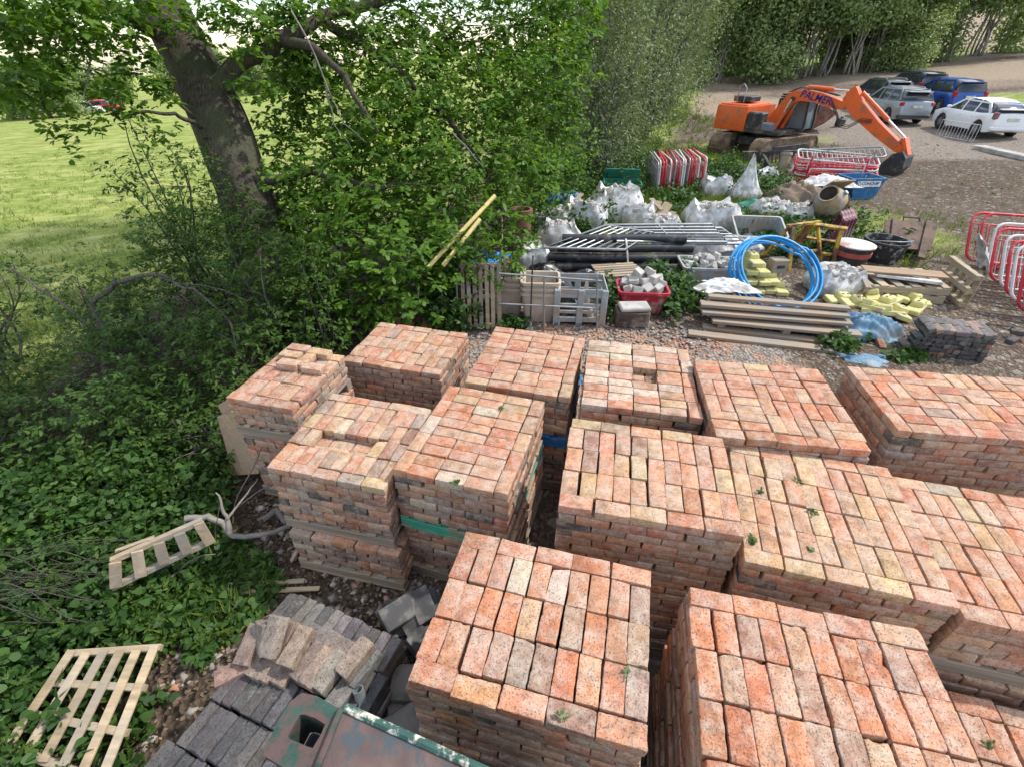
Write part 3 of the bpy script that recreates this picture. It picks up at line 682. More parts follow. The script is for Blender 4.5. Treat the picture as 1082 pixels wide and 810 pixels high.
SPECS = [
    dict(key='A', x=-.27, y=1.875, z=1.33, yaw=-14.2, W=1.1, D=.88, lay=lay_FB(5, 3), alt=lay_LR(4, 4), tiers=[(17, woodP, n0)], low=LOW,
         top={'orange-red': 3, 'salmon': 4, 'red': 1.6, 'pink': 1.6, 'plum': .7, 'grey': .6, 'cream': .35, 'buff': .9}, desc='stack behind the green steel'),
    dict(key='B', x=.947, y=1.479, z=1.39, yaw=-12.1, W=1.1, D=.88, lay=lay_FB(5, 3), alt=lay_LR(4, 4), tiers=[(18, woodP, n0)], low=LOWB,
         top={'orange-red': 4.2, 'salmon': 4, 'red': 1.2, 'pink': 1.2, 'plum': .8, 'yellow': .5, 'buff': .8}, desc='nearest stack on car side'),
    dict(key='C', x=.463, y=2.855, z=1.41, yaw=-11.3, W=1.1, D=.88, lay=lay_FB(5, 3), alt=lay_LR(4, 4), tiers=[(18, woodP, n0)], low=LOW,
         top={'salmon': 5, 'buff': 3, 'pink': 2.5, 'orange-red': 1.2, 'yellow': .8, 'plum': .4}, desc='central stack of the yard'),
    dict(key='D', x=1.672, y=2.78, z=1.25, yaw=-14.8, W=1.1, D=1.1, lay=lay_FB(5, 4), alt=lay_LR(4, 5), tiers=[(16, woodP, n0)], low=LOWB,
         top={'buff': 5, 'yellow': 1.6, 'salmon': 4, 'pink': 1.5, 'orange-red': .7, 'grey': .3}, desc='yellowest stack strewn with weeds'),
    dict(key='E', x=2.735, y=2.47, z=1.21, yaw=-14, W=1.1, D=1.1, lay=lay_FB(5, 4), alt=lay_LR(4, 5), tiers=[(8, woodP, (0, .05)), (5, woodP, n0)], low=LOWB,
         top={'buff': 4, 'yellow': 1.2, 'salmon': 4, 'pink': 1.2, 'orange-red': 1.4, 'grey': .3}, desc='stack alongside the yellowest one'),
    dict(key='F', x=2.30, y=1.30, z=.74, yaw=-15, W=1.1, D=.88, lay=lay_FB(5, 3), alt=lay_LR(4, 4), tiers=[(9, woodP, n0)], low=LOWB,
         top={'salmon': 5, 'pink': 3, 'orange-red': 1.2, 'plum': .8, 'buff': .6}, desc='lowest stack, by photo corner'),
    dict(key='G', x=2.985, y=3.603, z=1.41, yaw=-7.2, W=1.54, D=.88, lay=lay_LR(6, 4, orient=lambda i, j: (i * 3 + j * 5) % 7 in (2, 5)), alt=lay_FB(7, 3),
         tiers=[(5, woodP, (.12, 0)), (12, blueP, n0)], low=LOWB, top={'salmon': 5, 'pink': 2, 'orange-red': 1.8, 'buff': 1.4, 'grey': .5, 'red': .8}, desc='stack nearest the red barriers'),
    dict(key='H', x=1.70, y=3.82, z=1.34, yaw=-8.4, W=1.1, D=1.1, sc=1.0, lay=lay_FB(5, 4, lambda i, j: ((0, 0, 0, 0, 0), (1, 0, 1, 1, 1), (1, 0, 1, 1, 1), (0, 0, 1, 1, 0))[j][i] == 1),
         alt=lay_LR(4, 5), tiers=[(17, woodP, n0)], low=LOWB, top={'salmon': 5, 'pink': 2.2, 'orange-red': 1.8, 'red': .7, 'buff': 1.2, 'yellow': .3}, desc='patchwork stack below the timber'),
    dict(key='I', x=.784, y=4.302, z=1.26, yaw=-10.6, W=.99, D=1.1, lay=lay_LR(4, 5, left=False), alt=lay_LR(4, 5, right=False), tiers=[(16, woodP, n0)], low=LOW,
         drop=(24, 25), top={'cream': 4, 'pink': 3, 'salmon': 1.6, 'buff': 1.3, 'orange-red': .9, 'grey': .7}, desc='whitish stack facing grey crate'),
    dict(key='J', x=-.181, y=4.706, z=1.18, yaw=-14.2, W=.99, D=1.1, lay=lay_LR(4, 5, left=False), alt=lay_LR(4, 5, right=False), tiers=[(7, woodP, n0), (7, blueP, n0)], low=LOW,
         top={'pink': 4, 'salmon': 3, 'red': 1.2, 'orange-red': .8, 'buff': .8, 'plum': .8, 'cream': .5}, desc='stack facing the beige tubs'),
    dict(key='K', x=-1.578, y=5.134, z=1.0, yaw=-14.4, W=1.1, D=.88, lay=lay_FB(5, 3), alt=lay_LR(4, 4), tiers=[(13, woodP, n0)], low=LOW,
         top={'pink': 4.5, 'salmon': 4, 'buff': 1.2, 'orange-red': .6, 'plum': .4, 'grey': .3}, desc='low stack beneath the oak'),
    dict(key='L', x=-2.306, y=4.2, z=1.20, yaw=-13.2, W=.66, D=.88, lay=lay_FB(3, 3), alt=lay_LR(2, 4), tiers=[(10, woodP, (0.02, .0)), (4, woodP, n0)], low=LOW,
         top={'pink': 4, 'plum': 2, 'grey': 1.6, 'buff': 1.2, 'salmon': 1.6, 'red': 1}, desc='narrow stack by the plywood',
         loose=[(.1, .0, .22, .11, '', ''), (.33, .02, .22, .11, '', ''), (.08, .13, .22, .11, '', ''), (.33, .13, .11, .22, '', ''), (.16, .26, .22, .11, '', ''), (.42, .27, .22, .11, '', '')],
         loose_label='brick lying loose, %s of those atop narrow stack by plywood'),
    dict(key='M', x=-1.64, y=3.53, z=1.13, yaw=-13.0, W=.97, D=.97, sc=.882, lay=lay_FB(5, 4), alt=lay_LR(4, 5), tiers=[(5, W_pallet, (.05, .07)), (8, woodP, n0)], low=LOW,
         drop=(27, 28, 29, 30, 31), top={'pink': 3, 'salmon': 1.6, 'plum': 2, 'grey': 1, 'yellow': 1.3, 'cream': .7, 'buff': 1.2, 'orange-red': .5}, desc='stack with a missing row'),
    dict(key='N', x=-.56, y=3.53, z=1.23, yaw=-16.0, W=.88, D=1.1, lay=lay_LR(3, 5), alt=lay_FB(4, 4), tiers=[(7, woodP, (.02, 0)), (7, greenP, n0)], low=LOW,
         top={'pink': 4.5, 'salmon': 4, 'orange-red': 1.6, 'buff': .8, 'cream': .6, 'grey': .5}, desc='stack on the green pallet'),
]
for sp_ in SPECS: stack(sp_)
TOP.sort(key=lambda t: -t[0])
for i, (ar, L, Wd, H, t, M, lab) in enumerate(TOP):
    if i < 298 and ar > 1:
        hi = ar > 900
        tp = T_HI if hi else T_LO
        o = brick_object('clay_brick', brick_verts(tp, L, Wd, H), tp[1], t, M_brick, M)
        tag(o, lab, 'brick', 'clay bricks topping the pallet stacks')
    else:
        V = brick_verts(T_LO, L, Wd, H); m3 = np.array(M.to_3x3()); POOL.add(V @ m3.T + np.array(M.translation), T_LO[1], t)
ob = POOL.build('brickwork_mass', M_brick)
tag(ob, 'mixed clay bricks filling the lower courses of all the pallet stacks', 'bricks', None, 'stuff')

def make_pallet(t, L, W, H, mat, n=7, bearers=3, base=True, r_=rnd, gap=0.45, notch=None):
    """parts: deck (its boards), bearers, base boards; L along x is the length of the bearers"""
    th = 0.020; d = MB(); pitch = L / (n - 1 + (1 - gap)) if n > 1 else L; bw = pitch * (1 - gap)
    for i in range(n):
        if notch and i in notch: continue
        x = -L / 2 + bw / 2 + i * (L - bw) / (n - 1)
        d.box((x + r_.uniform(-.006, .006), r_.uniform(-.01, .01), H - th / 2), (bw, W, th), rot=r_.uniform(-.012, .012), bev=.003)
    d.build('deck', mat, t)
    for k in range(bearers):
        y = -W / 2 + .04 + k * (W - .08) / max(1, bearers - 1)
        b = MB(); b.box((0, y, H / 2 - .002), (L, .055 if not base else .09, H - 2 * th - .004), bev=.004) if not base else b.box((0, y, H / 2), (L - .01, .085, H - 2 * th - .002), bev=.004)
        b.build('bearer', mat, t)
    if base:
        b = MB()
        for k in range(bearers):
            y = -W / 2 + .04 + k * (W - .08) / max(1, bearers - 1); b.box((0, y, th / 2), (L, .09, th), bev=.003)
        b.build('base_boards', mat, t)
    return t
for (sp_, ti, c, a, h, mt) in PALLETS:
    col_ = {'weathered_wood': 'weathered wooden', 'pallet_wood': 'pale wooden', 'green_pallet_paint': 'green painted', 'blue_pallet_paint': 'blue painted'}[mt.name]
    lv = 'bottom ' if ti == 0 else 'upper '
    t = thing('pallet', '%s pallet, %s one under %s' % (col_, lv.strip(), sp_['desc']), 'pallet', c, a, 'pallets carrying the brick stacks')
    make_pallet(t, sp_['W'] + .01, sp_['D'] + .02, h - .002, mt, n=7)

# ------------------------------------------------------------------ trees, shrubs and ground cover
def bumpy_trunk(pts, radii, seg=26, amp=.09, seed=1):
    """a tube through pts with ridged, uneven bark and a flared foot"""
    r_ = np.random.default_rng(seed); P = []; Rr = []
    for i in range(len(pts) - 1):
        for k in range(8): t = k / 8; P.append(Vector(pts[i]).lerp(Vector(pts[i + 1]), t)); Rr.append(radii[i] * (1 - t) + radii[i + 1] * t)
    P.append(Vector(pts[-1])); Rr.append(radii[-1])
    for _ in range(4):
        for i in range(1, len(P) - 1): P[i] = (P[i - 1] + P[i] * 2 + P[i + 1]) / 4
    m = MB(); m.tube(P, Rr, seg); ph = r_.uniform(0, 6, 8); vs = []
    for idx, p in enumerate(m.v):
        i = min(idx // seg, len(P) - 1); k = idx % seg; c = P[i]; a = 2 * PI * k / seg; t = i / len(P)
        f = 1 + amp * (math.sin(3 * a + ph[0] + 4 * t) * .6 + math.sin(5 * a + ph[1] - 9 * t) * .5 + math.sin(9 * a + ph[2] + 14 * t) * .35 + math.sin(2 * a + 22 * t + ph[3]) * .5 + math.sin(15 * a + ph[4]) * .25)
        if t < .2: f += (.2 - t) / .2 * .35 * (1 + .5 * math.sin(5 * a + ph[5]))
        vs.append(tuple(c + (Vector(p) - c) * f))
    m.v = vs; return m
def limb(m, pts, r0, r1, seg=8, n=6, amp=.03):
    full = []
    for a, b_ in zip(pts[:-1], pts[1:]): full += wob(a, b_, n, amp)[:-1]
    full.append(Vector(pts[-1])); k = len(full); m.tube(full, [r0 + (r1 - r0) * i / (k - 1) for i in range(k)], seg); return full
def Pz(px, py, z): d = ray(px, py); return Vector(CAM + d * ((z - CAM_Z) / d[2]))
def oak():
    t = thing('oak_tree', 'big old oak with thick leaning trunk overhanging the stacks', 'tree', (0, 0, 0))
    tp = [D(300, 352, 7.85), D(284, 275, 7.8), D(262, 205, 7.75), D(238, 140, 7.7), D(212, 85, 7.65), D(186, 35, 7.6), D(160, -20, 7.5), D(118, -110, 7.5), D(90, -220, 7.7)]
    bumpy_trunk(tp, [.46, .43, .41, .40, .39, .36, .34, .30, .2], 30, .075).build('trunk', BARK, t, 180)
    for pts, r0, r1 in (([D(226, 105, 7.5), D(250, 68, 7.4), D(292, 42, 7.5), D(340, 18, 7.9), D(420, -10, 8.3), D(520, -50, 9)], .15, .05),
                        ([D(292, 42, 7.5), D(330, 50, 7.2), D(365, 80, 7.0), D(400, 140, 7.0)], .09, .02), ([D(195, 60, 7.6), D(140, 20, 7.0), D(60, -10, 6.4), D(0, -30, 6)], .12, .03),
                        ([D(212, 135, 7.3), D(185, 120, 6.9), D(150, 118, 6.6), D(110, 122, 6.4)], .035, .008), ([D(205, 125, 7.3), D(175, 98, 7.0), D(150, 92, 6.8)], .03, .008), ([D(160, -20, 7.5), D(60, 0, 6.8), D(40, 70, 6.4), D(55, 125, 6.2)], .06, .01),
                        ([D(340, 18, 7.9), D(400, 60, 8.3), D(470, 120, 8.4), D(530, 210, 8.2), D(552, 270, 7.8)], .08, .012), ([D(300, 300, 7.8), D(350, 270, 7.2), D(400, 285, 7.0), D(450, 290, 7.0)], .06, .012), ([D(260, 190, 7.6), D(330, 180, 7.3), D(400, 200, 7.2), D(480, 200, 7.6)], .08, .015)):
        m = MB(); limb(m, pts, r0, r1, 10, 6, .05); m.build('limb', BARK, t, 180)
    for k, pts in enumerate((([D(308, 12, 6.4), D(345, 90, 6.3), D(362, 130, 6.25), D(385, 150, 6.3)]), ([D(345, 90, 6.3), D(352, 130, 6.3), D(372, 158, 6.3)]), ([D(478, 140, 7.2), D(500, 165, 7.1), D(512, 178, 7.1)]), ([D(98, 60, 6), D(90, 95, 6), D(86, 110, 6)]))):
        m = MB(); limb(m, pts, .012, .004, 5, 5, .03); m.build('bare_twig', DRIFT, t, 180)
    B = [(300, 20, 7.8, .8), (330, 60, 8.2, 1.0), (400, 40, 8.6, 1.2), (470, 30, 9.2, 1.3), (540, 30, 9.4, 1.2), (590, 20, 9.6, .9), (575, 100, 8.7, .75), (520, 115, 8.5, 1.0), (440, 120, 8.2, 1.1), (370, 140, 7.9, .9), (330, 195, 7.7, .7), (400, 200, 7.5, .95),
         (470, 190, 7.9, 1.0), (540, 180, 8.2, .75), (575, 185, 8.4, .4), (345, 255, 7.3, .75), (410, 265, 7.1, .8), (470, 255, 7.4, .7), (525, 240, 7.7, .5), (548, 255, 7.6, .3), (400, 312, 6.95, .45), (440, 300, 7.0, .5), (335, 300, 7.1, .55), (365, 318, 7.0, .45), (480, 272, 7.2, .4), (535, 278, 7.4, .28), (500, 275, 7.2, .35), (420, 335, 7.0, .25), (600, 60, 9.2, .6), (590, 130, 8.8, .45), (296, 138, 8.5, .55), (292, 190, 8.3, .5), (312, 98, 8.6, .6), (300, 235, 8.0, .5),
         (300, -120, 8.5, 2.0), (480, -140, 9.5, 2.2), (150, -160, 8.3, 1.8), (20, -120, 7.6, 1.3), (250, -320, 9, 2.6), (600, -90, 10.5, 1.6), (420, -260, 10, 2.2), (-80, -60, 7.2, 1.2)]
    OV = [(-1.6, 6.3, 5.7, 1.3), (-.6, 6.0, 5.9, 1.0), (-2.8, 5.6, 5.6, 1.2), (-.3, 7.2, 6.4, 1.3), (-3.9, 5.2, 5.5, 1.2), (-5.0, 6.0, 5.6, 1.3), (-2.2, 4.6, 5.6, .9)]  # unseen overhead boughs, added to shade the stacks and ground at lower left
    C, N, T_ = rosettes([(*D(px, py, d), r_, r_, r_) for px, py, d, r_ in B] + [(x, y, z, r_, r_, r_ * .8) for x, y, z, r_ in OV], 33, 3, 7, .13, .5)
    L = [(20, 15, 6.2, .5), (60, 30, 6.2, .45), (110, 15, 6.4, .45), (20, 60, 6.1, .35), (75, 62, 6.2, .30), (125, 55, 6.4, .26), (15, 100, 6.1, .3), (62, 95, 6.2, .34), (105, 95, 6.3, .32), (145, 82, 6.6, .28), (45, 122, 6.2, .2), (95, 128, 6.3, .2), (70, 150, 6.3, .09), (140, 118, 6.6, .24), (178, 100, 6.9, .22), (155, 20, 6.9, .35), (235, 8, 7.0, .4), (270, 25, 7.2, .4), (165, 140, 6.9, .16), (250, 90, 7.1, .12), (285, 95, 7.3, .25), (5, 30, 5.6, .4), (45, 70, 5.7, .32), (90, 40, 5.8, .34), (190, 20, 6.8, .3), (130, 5, 6.1, .4), (10, 85, 5.8, .28), (150, 55, 6.6, .22), (30, 5, 5.4, .4), (215, 40, 7.0, .2), (255, 55, 7.1, .25), (75, 5, 5.6, .4)]
    C2, N2, T2_ = rosettes([(*D(px, py, d), r_, r_ * 1.1, r_ * .6) for px, py, d, r_ in L], 44, 3, 6, .08, .6)
    C, N, T_ = np.concatenate([C, C2]), np.concatenate([N, N2]), np.concatenate([T_, T2_])
    leaves('crown', C, N, rng.uniform(.075, .165, len(C)), 'oakn', L_oak, t, T_)
    m = MB(); rr = random.Random(21)
    for k in range(330):
        px, py, d, r_ = B[rr.randrange(30)]; c = D(px, py, d); e = Vector((rr.gauss(0, 1), rr.gauss(0, 1), rr.gauss(0, .8))).normalized(); a = c + e * r_ * rr.uniform(.2, .5); b_ = c + e * r_ * rr.uniform(.85, 1.12) + Vector((0, 0, -.12 * rr.random()))
        m.tube(wob(a, b_, 4, .06, r_=rr), [.011, .009, .007, .005, .003], 4)
    m.build('crown_twigs', BARK, t, 180)  # thin bare twigs running through the crown, without leaves
oak()
def shrub(name, label, cat, x, y, blobs, mat, per, lf, shape='oval', stems=7, group=None, tw=12, spread=.1, shell=.5, stemr=.03, h=1.5, barkm=None, lean=0.25):
    z = float(terr(x, y)); t = thing(name, label, cat, (x, y, z), 0, group); m = MB(); r_ = random.Random(int(abs(x * 100) + y * 31))
    for k in range(stems):
        bx, by, bz, rx, ry, rz = blobs[k % len(blobs)]; e = (bx + r_.uniform(-.6, .6) * rx, by + r_.uniform(-.6, .6) * ry, bz + r_.uniform(-.2, .7) * rz)
        w_ = wob((r_.uniform(-.2, .2), r_.uniform(-.2, .2), -.05), e, 7, .06, r_=r_); m.tube(w_, [stemr * (1 - .11 * i) for i in range(8)], 6)
        for q in range(2): s_ = w_[3 + q * 2]; e2 = Vector(s_) + Vector((r_.uniform(-1, 1) * rx * .7, r_.uniform(-1, 1) * ry * .7, r_.uniform(.0, .6) * rz)); m.tube(wob(s_, e2, 4, .06, r_=r_), [stemr * .45, stemr * .35, stemr * .25, stemr * .2, stemr * .12], 5)
    m.build('stems', barkm or BARK2, t, 180)
    T_ = None
    if shape == 'oakn': C, N, T_ = rosettes(blobs, per, 4, 8, spread, shell)
    else: C, N = spray_points(blobs, per, tw, spread, shell)
    C[:, 2] = np.maximum(C[:, 2], .02)
    leaves('crown', C, N, rng.uniform(lf * .6, lf * 1.35, len(C)), shape, mat, t, T_); return t
# hawthorn hedge on the field side
HG = 'hawthorn bushes along the field edge'
for i, (x, y, bl, lab) in enumerate((
    (-4.55, 7.0, [(0, 0, .8, 1.0, .9, .9), (.3, .1, 1.6, .8, .7, .65), (-.5, 0, 1.3, .6, .6, .5)], 'tall hawthorn bush in front of the oak trunk'),
    (-5.9, 6.2, [(0, 0, .5, .9, .7, .6), (-.5, .2, .8, .5, .5, .4), (.5, 0, .95, .6, .6, .55)], 'hawthorn bush with gaps showing the field beneath the overhead leaves'),
    (-3.5, 6.0, [(0, 0, .7, .9, .8, .8), (.2, 0, 1.5, .65, .6, .6)], 'dark hawthorn bush at the foot of the oak'),
    (-4.75, 5.0, [(0, 0, .5, 1.0, .8, .65), (.2, .1, 1.0, .6, .6, .45)], 'spreading hawthorn bush below the bent grey branch'),
    (-6.1, 4.4, [(0, 0, .5, 1.1, .9, .65), (-.3, .2, 1.0, .6, .5, .4)], 'hawthorn bush at the photo edge halfway down'),
    (-3.4, 4.9, [(0, 0, .5, .8, .7, .6), (-.1, 0, .9, .5, .5, .4)], 'low hawthorn bush behind the plywood sheets'),
    (-4.4, 3.95, [(0, 0, .4, 1.0, .75, .5), (.3, 0, .7, .5, .5, .3)], 'low hawthorn bush above the small broken pallet'),
    (-5.6, 3.3, [(0, 0, .45, 1.0, .8, .55)], 'low hawthorn bush at the photo edge above the dead twigs'),
    (-5.15, 7.6, [(0, 0, 1.5, .8, .7, .9), (.35, 0, 2.3, .5, .5, .5), (-.6, 0, 2.0, .5, .5, .5), (-.2, 0, 2.8, .35, .35, .3)], 'tall open hawthorn standing against the sunny field'),
    (-7.2, 5.7, [(0, 0, .7, .9, .8, .7), (.5, .2, 1.2, .5, .5, .4)], 'open hawthorn at the photo edge against the field'),
    (-3.2, 3.95, [(0, 0, .3, .6, .55, .4)], 'low dark bush right beside the plywood sheets'),
    (-2.75, 5.9, [(0, 0, .6, .55, .6, .65), (.0, .2, 1.3, .45, .45, .5)], 'narrow dark hawthorn between oak trunk and low stack'))):
    shrub('hawthorn_bush', lab, 'bush', x, y, bl, L_haw, (62, 40, 62, 52, 50, 62, 62, 62, 26, 30, 62, 62)[i], .06, 'oakn', 8, HG, 14, .085, .40, .022)
m = MB(); limb(m, [D(112, 398, 6.1), D(112, 355, 6.15), D(98, 320, 6.2), D(120, 300, 6.1), D(160, 290, 6.0), D(205, 305, 5.9), D(245, 340, 5.9)], .05, .008, 8, 5, .04); limb(m, [D(112, 355, 6.15), D(70, 325, 6.2), D(30, 295, 6.2), D(0, 278, 6.3)], .03, .008, 7, 5, .04); limb(m, [D(105, 380, 6.1), D(85, 375, 6.1), D(70, 350, 6.1)], .025, .006, 6, 4, .06)
limb(m, [D(160, 290, 6.0), D(190, 300, 5.95), D(230, 305, 5.8), D(262, 318, 5.8)], .012, .004, 5, 4, .03); limb(m, [D(112, 398, 6.1), Vector(G(112, 440))], .055, .07, 8, 4, .03)
tag(m.build('bent_branch', BARK2, None, 180), 'bent grey dead branch arching through the hawthorn', 'branch')
# dense shrubs that close the view behind the oak, then willow scrub along the yard
for i, (x, y, bl, lab) in enumerate((
    (-1.9, 10.0, [(0, 0, 1.2, 1.5, 1.2, 1.3), (0, .2, 2.8, 1.3, 1.1, 1.2)], 'dense dark bush close behind the oak crown, nearest the trunk'),
    (-.35, 11.2, [(0, 0, 1.2, 1.4, 1.2, 1.3), (.1, .2, 2.9, 1.2, 1.1, 1.2)], 'dense dark bush behind the oak crown above the yellow poles'),
    (.9, 13.4, [(0, 0, 1.5, 1.3, 1.2, 1.5), (0, .2, 3.4, 1.1, 1.1, 1.3)], 'dense dark bush behind the blue drum'),
    (-3.4, 9.6, [(0, 0, .9, 1.1, 1.0, 1.0), (.3, .2, 2.2, .9, .9, .9)], 'dense dark bush beside the trunk at the field'))):
    shrub('hazel_bush', lab, 'bush', x, y, bl, L_oak, 26, .10, 'oval', 7, 'dense bushes behind the oak', 12, .16, .45, .04)
for i, (x, y, s_, lab) in enumerate(((2.6, 16.4, 1.0, 'grey-green willow nearest, above the blue drum'), (3.9, 20.0, 1.15, 'grey-green willow second along the yard edge'), (5.9, 25.0, 1.35, 'grey-green willow third along the yard edge'), (8.3, 31.5, 1.5, 'grey-green willow fourth along the yard edge'), (10.6, 38.0, 1.6, 'grey-green willow last before the birch wood'), (1.6, 19.5, 1.5, 'tall grey-green willow behind the nearest one'), (3.6, 26, 1.7, 'tall grey-green willow deep behind the yard edge'))):
    if i == 0:
        W0 = shrub('willow_tree', lab, 'tree', x, y, [(0, 0, 1.3, 1.6, 1.5, 1.4), (.2, .3, 3.2, 1.5, 1.5, 1.4), (-.2, .3, 5.0, 1.3, 1.3, 1.3)], L_willow, 40, .13, 'long', 12, 'willows along the yard edge', 14, .22, .5, .06)
    else:
        o = copy_tree(W0, lab); place(o, (x, y, float(terr(x, y))), i * 1.3, s_)
def wood_tree(name, h, r_, seed, mat, nl, lf, stems=4, group=None, label='x', low=.22):
    rr = random.Random(seed); t = thing(name, label, 'tree', (0, 0, 0), 0, group)
    blobs = []
    for k in range(17):
        a = rr.uniform(0, 6.28); q = rr.uniform(.1, .75) * r_; z = h * rr.uniform(low + .12, .92); s_ = r_ * rr.uniform(.35, .6) * (1.05 - .45 * z / h); blobs.append((math.cos(a) * q, math.sin(a) * q, z, s_, s_, s_ * .85))
    m = MB()
    for k in range(stems):
        b_ = blobs[k]; m = MB(); limb(m, [(rr.uniform(-.5, .5), rr.uniform(-.5, .5), -.3), (b_[0] * .4 + rr.uniform(-.4, .4), b_[1] * .4, h * .35), (b_[0], b_[1], b_[2] + h * .1)], .085, .02, 6, 5, .04); m.build('trunk', MATS['birch_bark'], t, 180)
    C, N = spray_points(blobs, 1.0, 12, .32, .45)
    k = max(1, nl // len(C)); 
    C, N = spray_points(blobs, max(1.0, nl / max(1, len(C))), 12, .34, .45)
    leaves('crown', C, N, rng.uniform(lf * .7, lf * 1.3, len(C)), 'dia', mat, t); return t
MATS['birch_bark'] = bark('birch_bark', (.34, .30, .26), (6, 6, 2))
T1 = wood_tree('birch_tree', 11, 3.6, 3, L_wood, 10000, .28, 5, low=-.02); T2 = wood_tree('birch_tree', 12, 3.7, 5, L_wood, 9500, .28, 8, low=.26); T3 = wood_tree('birch_tree', 10, 3.5, 8, L_wood2, 12000, .27, 4, low=-.05); T4 = wood_tree('field_tree', 8.5, 4.2, 12, L_wood, 6500, .42, 3, low=.0)
used = set()
def put_tree(T, label, cat, px, py, sc, rz, group, back=0.0, side=0.0):
    p = G(px, py); p = Vector((p.x + side, p.y + back, 0)); p.z = float(terr(p.x, p.y)) - .1
    if T.name in used: o = copy_tree(T, label)
    else: o = T; used.add(T.name); o['label'] = label
    o['group'] = group; place(o, p, rz, sc)
WG = 'birch wood behind the yard'
for i, (px, py, T, sc, bk, lab) in enumerate((
    (742, 97, T1, .9, 1, 'birch beside the last willow'), (775, 93, T2, .95, 2, 'birch with thin stems between willow and pale trunks'), (812, 90, T3, 1.0, 1, 'pale green birch above the excavator cab'), (835, 88, T1, 1.0, 2, 'birch with pale stems above the excavator boom'), (866, 86, T2, 1.0, 1, 'birch with leaning stems left of the cars'.replace('left of', 'short of')), (893, 84, T1, 1.05, 1.5, 'birch above the dark estate car'), (920, 82, T2, 1.0, 1, 'birch above the silver estate car'), (947, 80, T1, 1.05, 2, 'birch above the black car roof'), (975, 77, T3, .75, .5, 'rounded pale bush-like birch above the blue car'), (1000, 75, T2, 1.0, 3, 'birch behind the rounded pale one'), (1035, 68, T1, 1.0, 2, 'dark birch above the white hatchback'), (1066, 62, T2, 1.05, 2, 'dark birch at the photo corner'), (1095, 58, T1, 1.1, 2, 'dark birch beyond the photo corner'),
    (760, 93, T2, 1.25, 8, 'tall birch in the second rank behind the last willow'), (800, 90, T1, 1.3, 8, 'tall birch in the second rank above the excavator'), (850, 87, T3, 1.3, 8, 'tall pale birch in the second rank'), (900, 84, T2, 1.3, 8, 'tall birch in the second rank above the dark estate car'), (950, 80, T1, 1.3, 8, 'tall birch in the second rank above the black car'), (1000, 76, T3, 1.25, 9, 'tall pale birch in the second rank above the blue car'), (1050, 66, T2, 1.3, 8, 'tall birch in the second rank near the photo corner'), (715, 98, T1, 1.2, 10, 'tall birch in the second rank behind the willows'), (680, 105, T2, 1.2, 14, 'tall birch deep behind the willows'))):
    put_tree(T2 if (800 < px < 965 and bk < 5 and T is not T3) else T, lab, 'tree', px, py, sc, i * 1.7, WG, bk + 2.0)
for i, (px, py, sc, bk, lab) in enumerate(((8, 131, .8, 6, 'hedgerow tree at the photo edge across the field'), (34, 124, .85, 10, 'hedgerow tree across the field, second from the edge'), (62, 119, .8, 14, 'hedgerow tree across the field, beneath overhead oak leaves'), (90, 116, .9, 22, 'hedgerow tree across the field behind the red car'), (118, 115, 1.0, 30, 'tallest hedgerow tree across the field'), (146, 114, .85, 22, 'hedgerow tree across the field, halfway to the trunk'), (172, 113, .7, 16, 'small hedgerow tree across the field near the trunk'), (195, 112, .85, 22, 'hedgerow tree across the field behind the oak trunk'), (235, 108, .9, 24, 'hedgerow tree seen past the oak trunk'), (262, 106, .9, 24, 'hedgerow tree glimpsed between trunk and crown'), (-25, 133, .9, 6, 'hedgerow tree just outside the photo edge'), (50, 112, 1.4, 55, 'far tall tree rising behind the hedgerow'), (135, 110, 1.4, 60, 'second far tall tree rising behind the hedgerow'))):
    put_tree(T4, lab, 'tree', px, py, sc, i * 2.1, 'trees across the field', bk)
# dead twigs at the picture's left edge
rr = random.Random(3); m = MB()
for k in range(60):
    a = Pz(-60 + rr.uniform(-30, 30), 590 + rr.uniform(-25, 50), .35 + rr.uniform(-.1, .3)); b_ = Pz(rr.uniform(30, 100), 585 + rr.uniform(-35, 60), .30 + rr.uniform(-.15, .25)) if False else None
    a = Vector((-3.9 + rr.uniform(-.3, .2), 1.95 + rr.uniform(-.3, .5), .25 + rr.uniform(-.1, .3))); b_ = a + Vector((rr.uniform(.5, 1.0), rr.uniform(-.25, .35), rr.uniform(-.2, .15))); m.tube(wob(a, b_, 6, .07, r_=rr), [.005, .0045, .004, .0035, .003, .002, .0015], 4)
tag(m.build('brushwood', BARK2, None, 180), 'tangle of thin grey dead twigs above the slatted pallet piece', 'brushwood')
